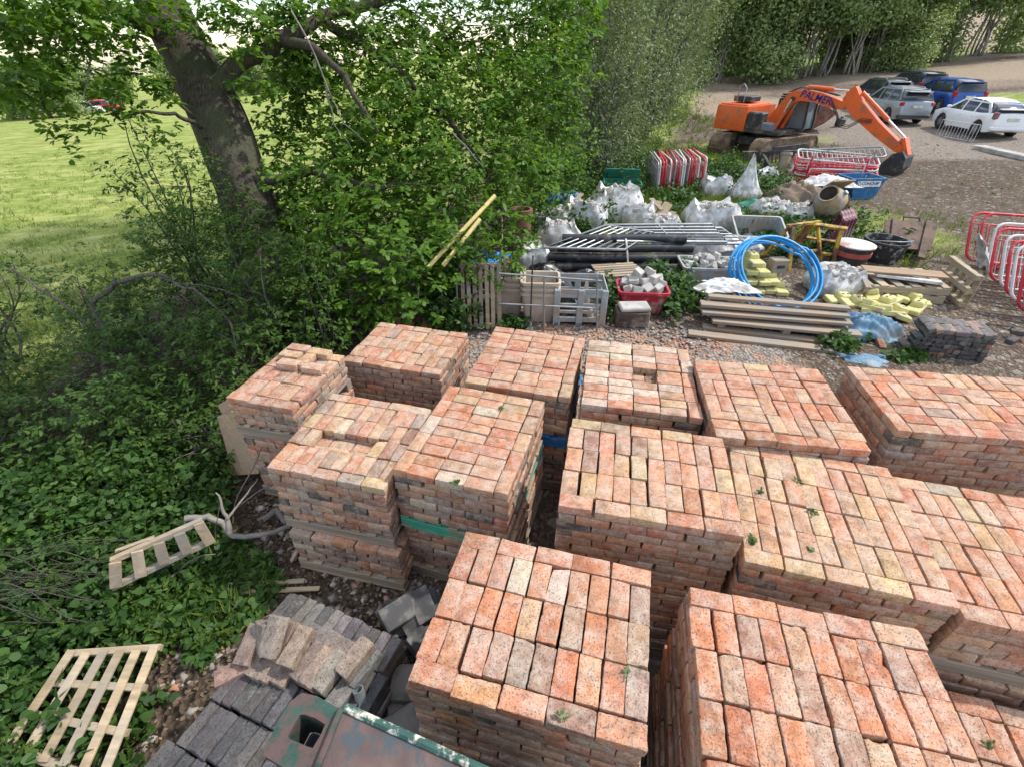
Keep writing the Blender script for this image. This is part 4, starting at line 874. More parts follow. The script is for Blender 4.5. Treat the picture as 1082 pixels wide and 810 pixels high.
# ground cover
def inpoly(px, py, poly):
    c = False; n = len(poly)
    for i in range(n):
        (x0, y0), (x1, y1) = poly[i], poly[i - 1]
        if (y0 > py) != (y1 > py) and px < (x1 - x0) * (py - y0) / (y1 - y0) + x0: c = not c
    return c
def plants(name, label, spots, lf, shape, mat, nl=14, cat='weeds', tuft=False, flat=.5):
    """spots: (x, y, z, height, radius)"""
    S_ = np.array(spots); n = len(S_); k = nl
    q = rng.uniform(.15, 1, (n, k)); a = rng.uniform(0, 2 * PI, (n, k)); rad = S_[:, 4:5] * np.sqrt(rng.uniform(0, 1, (n, k))) * (1.1 - .5 * q)
    C = np.stack([S_[:, 0:1] + rad * np.cos(a), S_[:, 1:2] + rad * np.sin(a), S_[:, 2:3] + (q * S_[:, 3:4] if not tuft else 0 * q)], -1).reshape(-1, 3)
    if tuft: T = np.stack([np.cos(a) * .45, np.sin(a) * .45, np.ones_like(a)], -1).reshape(-1, 3) + rng.normal(size=(n * k, 3)) * .15; N = np.cross(T, rng.normal(size=T.shape)); sz = (S_[:, 3:4] * rng.uniform(.5, 1.1, (n, k))).ravel()
    else: T = np.stack([np.cos(a), np.sin(a), -.15 + 0 * a], -1).reshape(-1, 3) + rng.normal(size=(n * k, 3)) * .35; N = np.array([0, 0, 1.0]) + rng.normal(size=(n * k, 3)) * flat; sz = rng.uniform(lf * .6, lf * 1.35, n * k)
    o = leaves(name, C, N, sz, shape, mat, None, T); return tag(o, label, cat, None, 'stuff')
green = [(-60, 500), (150, 490), (215, 440), (235, 480), (250, 520), (232, 560), (285, 596), (296, 625), (262, 655), (225, 688), (190, 712), (168, 745), (150, 790), (140, 830), (-80, 830)]
sp = []
while len(sp) < 1450:
    px, py = rng.uniform(-60, 300), rng.uniform(395, 830)
    if not inpoly(px, py, green): continue
    p = Pz(px, py, .0)
    if -3.25 < p.x < -2.35 and .95 < p.y < 1.85 and rng.uniform() < .8: continue
    den = vnoise(np.array([p.x * 3]), np.array([p.y * 3]), 4)[0]
    if rng.uniform() > .25 + 1.1 * den: continue
    e = 0.10 + .35 * max(0, (-2.3 - p.x)) * .6
    sp.append((p.x, p.y, 0, min(.5, e) * rng.uniform(.5, 1.2), rng.uniform(.05, .12)))
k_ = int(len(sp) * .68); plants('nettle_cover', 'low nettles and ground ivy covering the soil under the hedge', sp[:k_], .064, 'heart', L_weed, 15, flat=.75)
plants('bramble_cover', 'bramble and small leaves mixed into the nettles under the hedge', sp[k_:], .055, 'oakn', L_haw, 26, flat=.9)
plants('grass_stems', 'thin grass stems among the nettles under the hedge', [(x, y, z, .22, .06) for x, y, z, h_, r_ in sp[::5]], .2, 'blade', L_grass, 5, 'grass', True)
sp = []
for (cx, cy, sx, sy, n, h_) in ((660, 190, 30, 18, 110, .8), (640, 205, 22, 10, 60, .6), (705, 200, 32, 8, 80, .4), (715, 218, 18, 8, 60, .42), (765, 190, 14, 12, 60, .6), (790, 200, 18, 8, 60, .55), (815, 205, 20, 8, 60, .5), (738, 195, 12, 10, 45, .5), (800, 245, 22, 8, 45, .4), (735, 262, 8, 6, 20, .35), (712, 318, 18, 14, 80, .38), (690, 300, 8, 6, 18, .4), (640, 325, 4, 10, 16, .4), (612, 250, 8, 6, 20, .5), (640, 238, 10, 8, 20, .7), (830, 250, 18, 10, 40, .4), (870, 205, 14, 8, 30, .35), (890, 240, 20, 10, 30, .3), (930, 265, 20, 5, 24, .35), (950, 262, 7, 3, 10, .45), (882, 366, 10, 4, 16, .2), (960, 378, 20, 4, 10, .12), (480, 345, 20, 8, 60, .6), (470, 320, 25, 12, 80, .9), (540, 348, 10, 3, 12, .2), (600, 205, 30, 15, 120, 1.0), (570, 235, 30, 15, 90, .9), (830, 270, 10, 5, 20, .3), (875, 265, 12, 6, 20, .35), (845, 165, 25, 5, 40, .3)):
    for _ in range(n): p = G(cx + rng.normal() * sx * .7, cy + rng.normal() * sy * .7); sp.append((p.x, p.y, p.z, h_ * rng.uniform(.5, 1.15), rng.uniform(.08, .22)))
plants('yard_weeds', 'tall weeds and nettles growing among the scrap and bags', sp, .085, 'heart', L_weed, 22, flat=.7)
sp = []
for (cx, cy, rx, ry, n, h_) in ((4.8, 14.5, 3.2, 3.0, 1500, .28), (5.4, 18.5, 2.6, 3.2, 1100, .25), (9.5, 12.0, 2.0, 2.2, 150, .16), (7.5, 16, 2, 2, 500, .25), (5, 24, 2.2, 5, 600, .3), (8.4, 21, 1.8, 3, 500, .16), (9, 35, 2.5, 7, 600, .35), (14, 15.5, 3, 3, 120, .10), (7.6, 10.4, 1.4, 1, 160, .2)):
    for _ in range(n):
        x, y = cx + rng.normal() * rx * .55, cy + rng.normal() * ry * .55; sp.append((x, y, float(terr(x, y)), h_ * rng.uniform(.5, 1.2), .08))
plants('grass_tufts', 'rough grass growing along the scrap and the yard edge', sp, .2, 'blade', L_grass, 10, 'grass', True)
sp = []
for _ in range(5200):
    d_ = rng.uniform(0, 1) ** 1.6; y = 5 + d_ * 26; x = -6.2 - rng.uniform(0, 1) * (3 + 1.1 * (y - 4)); s_ = x - float(np.interp(y, XL_Y, XL_X))
    if s_ > -.8: continue
    sp.append((x, y, float(terr(x, y)) - .01, rng.uniform(.06, .15), .12))
plants('meadow_grass', 'cut grass of the sunny field beyond the hedge', sp, .2, 'blade', L_grass, 9, 'grass', True)
# small weeds sprouting on the bricks
for i, (px, py, h_, lab) in enumerate(((482, 509, 1.23, 'green weed growing at the front of stack on green pallet'), (529, 431, 1.23, 'tiny weed at the back of the stack on green pallet'), (795, 570, 1.25, 'biggest grass tuft at the corner of yellowest stack'), (843, 509, 1.25, 'small green sprig in the middle of yellowest stack'), (803, 518, 1.25, 'small pale weed near the back corner of yellowest stack'), (859, 541, 1.25, 'weed beside a red brick on yellowest stack'), (855, 580, 1.25, 'dry sprig near the front of the yellowest stack'), (997, 594, 1.17, 'leafy weed on the stack alongside the yellowest one'), (1030, 622, 1.17, 'small weed further along that same front row of bricks'), (1034, 560, 1.17, 'dry grassy sprig at the rear of that end stack'), (1045, 785, .74, 'grass sprig on the lowest stack by photo corner'), (594, 755, 1.33, 'shrivelled leaf sprig on the stack behind green steel'), (662, 710, 1.33, 'dry brown sprig on stack behind the green steel'), (677, 392, 1.26, 'tiny weed on the whitish stack'))):
    p = Pz(px, py, h_ + .01); n = 22 if i in (2, 0, 7) else 12; a = rng.uniform(0, 2 * PI, n); T = np.stack([np.cos(a), np.sin(a), rng.uniform(.1, .9, n)], -1); C = np.array([p.x, p.y, p.z]) + rng.normal(size=(n, 3)) * np.array([.01, .01, .004])
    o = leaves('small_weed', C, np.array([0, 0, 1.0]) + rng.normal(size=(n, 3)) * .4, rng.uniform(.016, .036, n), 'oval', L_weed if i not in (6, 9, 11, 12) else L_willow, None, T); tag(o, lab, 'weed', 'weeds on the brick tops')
# loose stones and brick crumbs
def stones(name, label, pts, smin, smax, mat):
    n = len(pts); base = np.array([(1, 0, 0), (-1, 0, 0), (0, 1, 0), (0, -1, 0), (0, 0, .7), (0, 0, -.7), (.7, .7, .35), (-.7, .7, .3), (-.7, -.7, .35), (.7, -.7, .3)], float)
    Fc = np.array([(0, 6, 4), (6, 2, 4), (2, 7, 4), (7, 1, 4), (1, 8, 4), (8, 3, 4), (3, 9, 4), (9, 0, 4), (6, 0, 5), (2, 6, 5), (7, 2, 5), (1, 7, 5), (8, 1, 5), (3, 8, 5), (9, 3, 5), (0, 9, 5)])
    s_ = smin + (smax - smin) * rng.uniform(0, 1, (n, 1, 1)) ** 3; V_ = base[None] * (1 + rng.normal(size=(n, 10, 3)) * .22); a = rng.uniform(0, 6.28, n); ca, sa = np.cos(a), np.sin(a)
    V_ = V_ * np.stack([rng.uniform(.7, 1.4, n), rng.uniform(.6, 1, n), rng.uniform(.4, .9, n)], -1)[:, None]; X = V_[..., 0] * ca[:, None] - V_[..., 1] * sa[:, None]; Y = V_[..., 0] * sa[:, None] + V_[..., 1] * ca[:, None]
    V_ = np.stack([X, Y, V_[..., 2]], -1) * s_ + np.array(pts)[:, None]; F = (Fc[None] + (np.arange(n) * 10)[:, None, None]).reshape(-1, 3)
    o = fast_mesh(name, V_.reshape(-1, 3), F.ravel(), np.arange(len(F)) * 3, np.full(len(F), 3), mat); return tag(o, label, 'stones', None, 'stuff')
def island_mat(name, cols):
    m, nt, b = _nt(name); g = nn(nt, 'ShaderNodeNewGeometry'); r_ = nn(nt, 'ShaderNodeValToRGB'); e = r_.color_ramp.elements; e[0].color = rgba(cols[0]); e[1].color = rgba(cols[-1])
    for i, c in enumerate(cols[1:-1]): x = e.new((i + 1) / (len(cols) - 1)); x.color = rgba(c)
    nt.links.new(g.outputs['Random Per Island'], r_.inputs['Fac']); nt.links.new(r_.outputs['Color'], b.inputs['Base Color']); b.inputs['Roughness'].default_value = .9; return m
PEB = island_mat('pebbles', [(.12, .10, .09), (.30, .26, .22), (.20, .17, .15), (.42, .38, .34), (.25, .18, .14)]); CRM = island_mat('brick_crumbs', [(.36, .17, .10), (.46, .28, .20), (.30, .13, .09), (.44, .33, .25)])
pts = [(rng.uniform(-1.4, 5.0), rng.uniform(5.1, 7.6), .0) for _ in range(2600)] + [(rng.uniform(-2.5, -.6), rng.uniform(.9, 3.2), 0) for _ in range(1300)] + [(rng.uniform(4, 9), rng.uniform(4, 11), 0) for _ in range(2200)] + [(x, y, float(terr(x, y))) for x, y in zip(rng.uniform(8, 20, 1800), rng.uniform(10, 24, 1800))]
stones('gravel_stones', 'loose grey gravel scattered over the yard', pts, .008, .05, PEB)
pts = [(rng.normal() * 1.4 + 1.6, rng.normal() * .45 + 6.1, .0) for _ in range(1500)] + [(rng.uniform(4, 8), rng.uniform(4.2, 8), 0) for _ in range(260)] + [(rng.uniform(-2.4, -1.0), rng.uniform(1, 3), 0) for _ in range(90)]
stones('brick_crumbs', 'orange brick crumbs scattered on the gravel beside the stacks', pts, .006, .045, CRM)
C = []
for _ in range(2200): C.append((rng.uniform(-2.6, -.7), rng.uniform(.9, 3.3), rng.uniform(.003, .02)))
o = leaves('leaf_litter', np.array(C), np.array([0, 0, 1.0]) + rng.normal(size=(len(C), 3)) * .35, rng.uniform(.02, .05, len(C)), 'oval', island_mat('dry_leaves', [(.07, .045, .03), (.16, .11, .07), (.10, .07, .045), (.22, .16, .10)])); tag(o, 'brown leaf litter on the soil between hedge and stacks', 'leaf litter', None, 'stuff')

# ------------------------------------------------------------------ clutter between the stacks and the yard
def V(px, py, Y):
    d = ray(px, py); return Vector(CAM + d * (Y / d[1]))
def rrect(w, d, r, z, n=5, c=(0, 0), jit=0):
    out = []
    for k, (sx, sy) in enumerate(((1, 1), (-1, 1), (-1, -1), (1, -1))):
        for i in range(n):
            a = k * PI / 2 + i * PI / 2 / (n - 1)
            out.append(Vector((c[0] + sx * (w / 2 - r) + r * math.cos(a) + rnd.uniform(-jit, jit), c[1] + sy * (d / 2 - r) + r * math.sin(a) + rnd.uniform(-jit, jit), z + rnd.uniform(-jit, jit))))
    return out
def tub(t, w, d, h, mat, taper=.82, rim=.045, wall=.012):
    m = MB(); m.loft([rrect(w * taper, d * taper, .06, 0), rrect(w, d, .07, h - rim), rrect(w + .06, d + .06, .08, h - rim), rrect(w + .06, d + .06, .08, h),
                      rrect(w - wall, d - wall, .06, h), rrect(w * taper - wall, d * taper - wall, .05, wall)])
    return m.build('tub_shell', mat, t, smooth=40)
def chunk(m, c, s, r_=rnd, flat=1.0):
    b = MB(); b.box((0, 0, 0), (s * r_.uniform(.7, 1.3), s * r_.uniform(.6, 1.1), s * r_.uniform(.5, 1.0) * flat), rot=(r_.uniform(0, 6), r_.uniform(0, 6), r_.uniform(0, 6)), bev=s * r_.uniform(.1, .25))
    b.v = [(p[0] + r_.uniform(-1, 1) * s * .08, p[1] + r_.uniform(-1, 1) * s * .08, p[2] + r_.uniform(-1, 1) * s * .08) for p in b.v]
    m.add([Vector(p) + Vector(c) for p in b.v], b.f)
def heap(w, d, z0, hz, n, s, mat, parent, name='rubble', r_=rnd):
    m = MB()
    for _ in range(n):
        x, y = r_.uniform(-1, 1), r_.uniform(-1, 1); k = max(0, 1 - (x * x + y * y) * .75); chunk(m, (x * w / 2, y * d / 2, z0 + hz * k * r_.uniform(.4, 1)), s * r_.uniform(.6, 1.3), r_)
    o = m.build(name, mat, parent); o['kind'] = 'stuff'; return o
def bag(label, loc, w=.9, d=.8, h=.7, seed=1, fill=True, slump=.25, rz=0., mat=WHITEBAG, group='white woven rubble bags', peak=0, name='rubble_bag'):
    r_ = random.Random(seed); t = thing(name, label, 'bag', loc, rz, group); m = MB(); rings = []; n = 36; ns = 13
    ph = [r_.uniform(0, 6) for _ in range(8)]
    for i in range(ns):
        q = i / (ns - 1); z = h * q; bul = 1 + .14 * math.sin(PI * min(1, q * 1.1)) - slump * max(0, q - .55)
        if peak: bul = 1.05 - .98 * max(0, (q - .25) / .75) ** .8; z = h * q * (1 + peak * q)
        ring = []
        for k in range(n):
            a = 2 * PI * k / n; c_, s_ = math.cos(a), math.sin(a); e = .62
            x = math.copysign(abs(c_) ** e, c_) * w / 2; y = math.copysign(abs(s_) ** e, s_) * d / 2
            wr = 1 + .055 * math.sin(5 * a + ph[0] + 3 * q) * (.4 + q) + .04 * math.sin(9 * a + ph[1] - 5 * q) + .03 * math.sin(14 * a + ph[2] + 7 * q) + .02 * math.sin(23 * a + ph[6])
            dz = (.07 * math.sin(3 * a + ph[3]) + .05 * math.sin(7 * a + ph[4])) * q * h * (1.4 if q > .8 else .6)
            ring.append(Vector((x * bul * wr, y * bul * wr, z + dz)))
        rings.append(ring)
    if not peak:
        top = rings[-1]; c = sum(top, Vector()) / n
        rings.append([c + (p - c) * .86 + Vector((0, 0, -.05)) for p in top]); rings.append([c + (p - c) * .7 + Vector((0, 0, -.16 * h)) for p in top]); rings.append([c + (p - c) * .05 + Vector((0, 0, -.12 * h)) for p in top])
    m.loft(rings); m.build('woven_sack', mat, t, smooth=50)
    if fill and not peak: heap(w * .82, d * .82, h * .80, h * .24, int(50 * w * d / .7) + 8, .10, RUBBLE, t, r_=r_)
    return t
def sheet(name, label, cat, loc, w, d, h, mat, seed=0, rz=0., group=None, nx=40, ny=34, cl=5.0, edge=.12):
    """a crumpled cloth or film lying over a lump, with a thickness"""
    r_ = np.random.default_rng(seed); u = np.linspace(-1, 1, nx); v = np.linspace(-1, 1, ny); U, Vv = np.meshgrid(u, v)
    rad = np.sqrt(U ** 2 * .9 + Vv ** 2 * .9); z = h * np.clip(1 - rad ** 2, 0, 1) ** .8; an = np.arctan2(Vv, U)
    for k in range(6):
        w_ = r_.normal(size=2) * cl; z = z + h * .085 / (1 + k * .3) * (1 - np.abs(np.sin(U * w_[0] + Vv * w_[1] + r_.uniform(0, 6))) * 2) * (.35 + .65 * np.clip(1.1 - rad, 0, 1))
        cl *= 1.25
    z = np.maximum(z, .006 + .012 * (1 + np.sin(U * 9 + Vv * 7)))
    k_ = 1 + .16 * np.sin(3 * an + r_.uniform(0, 6)) + .12 * np.sin(5 * an + r_.uniform(0, 6)); X = U * w / 2 * k_; Y = Vv * d / 2 * k_
    P = np.stack([X, Y, z], -1).reshape(-1, 3); n = len(P); i, j = np.meshgrid(np.arange(nx - 1), np.arange(ny - 1)); a = (j * nx + i).ravel()
    q = np.stack([a, a + 1, a + nx + 1, a + nx], 1); b_ = P - np.array([0, 0, .006]); q2 = q[:, ::-1] + n
    bnd = list(range(nx)) + [nx * k + nx - 1 for k in range(1, ny)] + list(range(nx * ny - 2, nx * (ny - 1) - 1, -1)) + [nx * k for k in range(ny - 2, 0, -1)]
    s_ = np.array([(bnd[k], bnd[k - 1], bnd[k - 1] + n, bnd[k] + n) for k in range(len(bnd))]); F = np.concatenate([q, q2, s_])
    o = fast_mesh(name, np.concatenate([P, b_]), F.ravel(), np.arange(len(F)) * 4, np.full(len(F), 4), mat, smooth=True)
    o.location = loc; o.rotation_euler = (0, 0, rz); return tag(o, label, cat, group)

# upright pallet, nested tubs, rails, crate
b0 = G(509, 347)
t = thing('pallet', 'pale wooden pallet leaning upright against the oak foliage, slats vertical', 'pallet', (b0.x, b0.y + .12, .52), rot=(R(77), 0, R(2)))
make_pallet(t, .62, 1.02, .11, W_pallet, n=7, bearers=3, base=False, gap=.35)
for (px, py, nm, wds) in ((570, 341, 'fuller', ('topmost', 'middle', 'lowest')), (535, 335, 'half hidden', ('topmost', 'middle', 'lowest'))):
    g0 = G(px, py)
    for k in range(3):
        t = thing('plastic_tub', 'beige plastic tub, %s of the %s' % (wds[2 - k], 'nested three beside the grey crate' if px == 570 else 'nested three behind the upright pallet'), 'tub', (g0.x, g0.y + .22, .09 * k), R(-3 + k), 'beige nested tubs')
        tub(t, .58, .46, .52, BEIGE)
Y0 = G(580, 350).y
t = thing('steel_rail_fence', 'grey steel rail barrier standing before beige tubs and grey crate', 'barrier', (V(580, 350, Y0).x, Y0, 0)); o_ = t.location
m = MB()
for a, b_ in (((527, 289), (636, 297)), ((527, 321), (632, 326))):
    m = MB(); m.tube([V(*a, Y0) - o_, V(*b_, Y0) - o_], .014); m.build('rail', GALV, t, 60)
for x in (575, 631):
    m = MB(); p = V(x, 349, Y0); m.tube([Vector((p.x, Y0, 0)) - o_, V(x, 292, Y0) - o_], .015); m.build('post', GALV, t, 60)
p0 = G(560, 349); t = thing('digging_bar', 'thin upright steel bar with flared foot before the beige tubs', 'tool', p0)
m = MB(); m.tube([(0, 0, .03), (.01, .02, 1.22)], .012); m.build('shaft', BLACKM, t, 60)
m = MB(); m.lathe([(.0, .16), (.015, .16), (.05, .02), (.05, 0), (0, 0)], 12); m.build('flared_foot', GALV, t, 40)
t = thing('steel_ladder', 'grey steel ladder frame half hidden by oak leaves beside pallet', 'ladder', G(479, 348)); o_ = t.location; m = MB()
for x in (468, 484): p = V(x, 348, o_.y); m.tube([p - o_, V(x - 2, 288, o_.y) - o_], .014)
for y in (322, 300): m.tube([V(467, y, o_.y) - o_, V(490, y + 1, o_.y) - o_], .012)
m.build('tube_frame', GALV, t, 60)
g0 = G(612, 345); w_, d_, h_ = .84, .70, .62
t = thing('pallet_box', 'grey slatted plastic crate holding dark scraps and a sack', 'crate', (g0.x, g0.y + d_ / 2, 0), R(-2))
m = MB()
for sx in (-1, 1):
    for sy in (-1, 1): m.box((sx * (w_ / 2 - .05), sy * (d_ / 2 - .02), h_ / 2), (.10, .04, h_), bev=.008)
for sy in (-1, 1): m.box((0, sy * (d_ / 2 - .02), h_ / 2), (.10, .04, h_), bev=.008)
for z in (.12, .24, .36, .52, .595):
    for sy in (-1, 1): m.box((0, sy * (d_ / 2 - .035), z), (w_ - .1, .02, .055 if z < .5 else .07), bev=.005)
    for sx in (-1, 1): m.box((sx * (w_ / 2 - .02), 0, z), (.02, d_ - .08, .055 if z < .5 else .07), bev=.005)
m.box((0, 0, .08), (w_ - .04, d_ - .04, .025)); m.build('slatted_walls', GREYP, t)
for sx in (-1, 0, 1): m = MB(); m.box((sx * (w_ / 2 - .07), 0, .033), (.1, d_, .066), bev=.006); m.build('foot', GREYP, t)
o = sheet('polythene_scrap', 'black polythene crumpled inside the grey slatted crate', 'scrap', (g0.x - .12, g0.y + d_ / 2, .10), .5, .5, .34, DARKBAG, 5)
bag('buff paper sack propped inside the grey slatted crate', (g0.x + .1, g0.y + d_ / 2 - .05, .1), .2, .16, .48, 3, False, mat=BEIGE, group=None, name='paper_sack', peak=.2)
# slatted panel lying on the scrap
q = [V(618, 280.5, 9.0), V(664, 281.5, 9.0), V(690, 288, 8.45), V(643, 295.5, 8.2)]
c = sum(q, Vector()) / 4; ex = ((q[1] - q[0]) + (q[2] - q[3])).normalized(); ez = ex.cross((q[0] - q[3]) + (q[1] - q[2])).normalized(); ey = ez.cross(ex)
t = thing('slatted_panel', 'pale slatted timber panel lying tilted behind the red tub', 'panel', c); t.rotation_euler = Matrix((ex, ey, ez)).transposed().to_euler()
m = MB()
for i in range(6): m.box((0, -.36 + i * .145, .02), (.86 + rnd.uniform(-.04, .04), .10, .018), rot=rnd.uniform(-.02, .02), bev=.003)
m.build('slats', W_pallet, t)
for x in (-.36, .36): m = MB(); m.box((x, 0, -.02), (.06, .85, .06), bev=.004); m.build('bearer', W_pallet, t)
# red tub of stone blocks and the brown crate
g0 = G(680, 333); t = thing('plastic_tub', 'red plastic tub heaped with pale stone blocks', 'tub', (g0.x - .02, g0.y + .28, 0), R(-4)); tub(t, .80, .52, .40, REDP)
m = MB(); m.box((0, 0, .2), (.62, .36, .26)); m.build('rubble', RUBBLE, t)['kind'] = 'stuff'
rr = random.Random(4); stones = ['squared pale stone block', 'tilted grey stone block', 'rough stone cube', 'chipped pale block']
spots = [(-.28, -.14, .40), (-.13, -.17, .39), (.05, -.16, .40), (.22, -.15, .40), (.31, .02, .42), (-.3, .05, .42), (-.16, .02, .48), (.02, .0, .47), (.17, .03, .49), (-.22, .17, .44), (-.02, .17, .47), (.14, .17, .52), (.28, .17, .45), (-.08, .08, .58), (.1, .1, .60)]
where = ['at the front rim near the crate', 'second along the front rim', 'third along the front rim', 'fourth along the front rim', 'at the rim facing the weeds', 'at the rim facing the grey crate', 'in the middle row near the crate', 'in the centre of the heap', 'in the middle row near the weeds', 'at the back corner by the crate', 'second along the back rim', 'third along the back rim', 'at the back corner by the weeds', 'on top, nearer the grey crate', 'on top, nearer the weeds']
for i, (x, y, z) in enumerate(spots):
    m = MB(); s_ = rr.uniform(.13, .18); m.box((0, 0, 0), (s_, s_ * rr.uniform(.75, 1), s_ * rr.uniform(.6, .8)), bev=.012)
    m.v = [tuple(c_ + rr.uniform(-.008, .008) for c_ in p) for p in m.v]
    o = m.build('stone_block', RUBBLE, None, loc=(g0.x - .02 + x, g0.y + .28 + y, z + .02), rot=(rr.uniform(-.5, .5), rr.uniform(-.5, .5), rr.uniform(0, 3)))
    tag(o, 'pale stone block in the red tub, ' + where[i], 'stone', 'stone blocks in the red tub')
g0 = G(668, 347); t = thing('crate', 'dark brown crate with a stone slab on top before the red tub', 'crate', (g0.x, g0.y + .17, 0), R(-3))
BROWN = worn('brown_plastic', (0.085, 0.06, 0.048), 0.6, dirt=(.25, .2, .17), damt=.35)
m = MB(); m.box((0, 0, .13), (.53, .32, .26), bev=.015); m.box((0, -.165, .17), (.50, .012, .02)); m.box((0, -.165, .09), (.50, .012, .02)); m.build('crate_body', BROWN, t)
for x in (-.15, .15): m = MB(); m.box((x, -.168, .13), (.1, .012, .03), bev=.004); m.build('handle_slot', BLACKM, t)
m = MB(); m.box((.02, 0, .30), (.48, .28, .075), rot=.05, bev=.02); o = m.build('stone_slab', CONC, None, loc=(g0.x, g0.y + .17, 0)); tag(o, 'grey stone slab lying on the dark brown crate', 'stone')
# black ribbed pipes and the steel gates on them
xs0, xs1 = V(578, 275, 9.6).x, V(722, 262, 9.9).x
pd = ['black ribbed pipe at the bottom front of the pipe bundle', 'black ribbed pipe at the bottom back of the pipe bundle', 'black ribbed pipe at the middle front, nearest the camera side', 'black ribbed pipe in the middle behind another pipe', 'topmost black ribbed pipe lying under the steel gates']
for i, (y, z, a, b_) in enumerate(((9.22, .09, .2, .05), (9.45, .09, .5, .25), (9.28, .255, .0, .1), (9.36, .42, .6, 0), (9.44, .585, .9, .15))):
    n = 110; L0 = xs0 + a * .3; L1 = xs1 - b_; pts = [(L0 + (L1 - L0) * k / n, y + .02 * math.sin(k * .05 + i), z) for k in range(n + 1)]; m = MB(); m.tube(pts, [.087 if k % 2 else .084 for k in range(n + 1)], 14)
    tag(m.build('drain_pipe', BLACKP, None, 50), pd[i], 'pipe', 'black ribbed drain pipes')
def gate(label, q, nbar, along, group='galvanised gates', loc=None, rad=.026):
    o_ = sum(q, Vector()) / 4; t = thing('steel_gate', label, 'gate', o_, 0, group); q = [p - o_ for p in q]
    m = MB(); m.tube(q, rad, 8, closed=True); m.build('gate_frame', GALV, t, 60); m = MB()
    for k in range(1, nbar):
        s_ = k / nbar; a, b_ = (q[0].lerp(q[3], s_), q[1].lerp(q[2], s_)) if along else (q[0].lerp(q[1], s_), q[3].lerp(q[2], s_)); m.tube([a, b_], rad * .62, 6)
    m.build('bars', GALV, t, 60)
    m = MB(); e = [q[0].lerp(q[1], .5), q[3].lerp(q[2], .5)]; m.tube(e, rad * .8, 6) if along else m.tube([q[0].lerp(q[3], .5), q[1].lerp(q[2], .5)], rad * .8, 6); m.build('brace', GALV, t, 60)
gate('galvanised steel gate sliding off the pipes toward the oak, bars slanting', [V(576, 262, 9.05), V(660, 264, 9.1), V(690, 246, 9.75), V(640, 238, 9.8)], 8, False)
gate('galvanised steel gate lying flat on top of the black pipes', [V(652, 255, 9.35), V(768, 256, 9.5), V(752, 237, 10.2), V(638, 238, 10.1)], 6, True)
gate('galvanised gate under another, running out toward the rubble bags', [V(690, 257, 9.42), V(790, 258, 9.6), V(762, 241, 10.2), V(668, 241, 10.0)], 5, True)
m = MB(); p = [V(664, 286, 9.1), V(663, 270, 9.12), V(662, 258, 9.22), V(661, 252, 9.4)]; m.tube(p, .018, 6); tag(m.build('strap', WHITEBAG, None, 60), 'pale webbing strap tied round the black pipe bundle', 'strap')
# long film trailing off the pipes
m = MB(); pts = [(706, 288, 8.9, .2), (735, 279, 9.2, .35), (770, 270, 9.5, .45), (800, 267, 9.6, .3)]; rings = []
for k, (px, py, Y, z) in enumerate(pts):
    p = V(px, py, Y); w_ = (.08, .16, .2, .1)[k]; rings.append([p + Vector((0, -w_, .03)), p + Vector((.02, 0, .09)), p + Vector((0, w_, .02)), p + Vector((0, 0, -.03))])
m.loft(rings); tag(m.build('polythene_strip', DARKBAG, None, 60), 'long black polythene strip trailing from the pipes to the blue coil', 'sheet')
# rubble bags, largest first
for i, (px, py, w_, d_, h_, f, lab, pk) in enumerate((
    (754, 247, 1.15, .9, .62, True, 'bulging white bag heaped with pale rubble beyond the steel gates', 0),
    (787, 214, .85, .6, .85, False, 'white bag pulled up to a tall peak in the nettles', .35),
    (757, 210, .8, .6, .55, False, 'white bag with an open dark mouth beside the red barriers', 0),
    (652, 236, 1.1, .9, .8, True, 'largest white rubble bag in front of the dark green box', 0),
    (618, 244, 1.0, .8, .62, True, 'crumpled white bag behind the slanting steel gate', 0),
    (590, 262, .85, .6, .5, True, 'dirty white bag at the oak end of the black pipes', 0),
    (563, 283, .6, .5, .42, False, 'small white bag on black scrap above the beige tubs', 0),
    (672, 240, .8, .6, .5, True, 'white bag wedged beneath the broken planks', 0),
    (752, 275, .9, .6, .36, True, 'flattened white bag beside the pipe ends', 0),
    (780, 270, .9, .5, .30, False, 'flat white bag under the black polythene strip', 0),
    (884, 312, .85, .7, .42, True, 'grubby white bag beside the blue coil and old pallets', 0),
    (815, 232, .9, .6, .42, True, 'white bag spilling rubble onto the green tarpaulin', 0),
    (845, 235, .75, .5, .40, True, 'small bag of pale rubble beyond the grey basket', 0),
    (700, 250, .8, .5, .42, True, 'white bag showing between the bars of the gates', 0),
    (808, 196, .7, .6, .45, False, 'white bag beside the folded white sheet', 0))):
    p = G(px, py); bag(lab, (p.x, p.y + d_ * .3, p.z), w_, d_, h_, 20 + i, f, .25 + .2 * rnd.random(), rnd.uniform(-.3, .3), peak=pk)
p = G(760, 305); sheet('polythene_sheet', 'clear grubby polythene crumpled over the end of the timber', 'sheet', (V(765, 302, 7.75).x, 7.72, .32), .9, .5, .16, WHITEBAG, 8)
p = G(578, 290); sheet('polythene_sheet', 'black polythene heaped above the beige tubs', 'sheet', (V(575, 290, 8.3).x, 8.5, 0), 1.0, .8, .42, DARKBAG, 9)
p = G(625, 290); sheet('polythene_sheet', 'black polythene bundle behind the grey slatted crate', 'sheet', (V(622, 288, 8.6).x, 8.5, 0), 1.0, .5, .30, DARKBAG, 19)
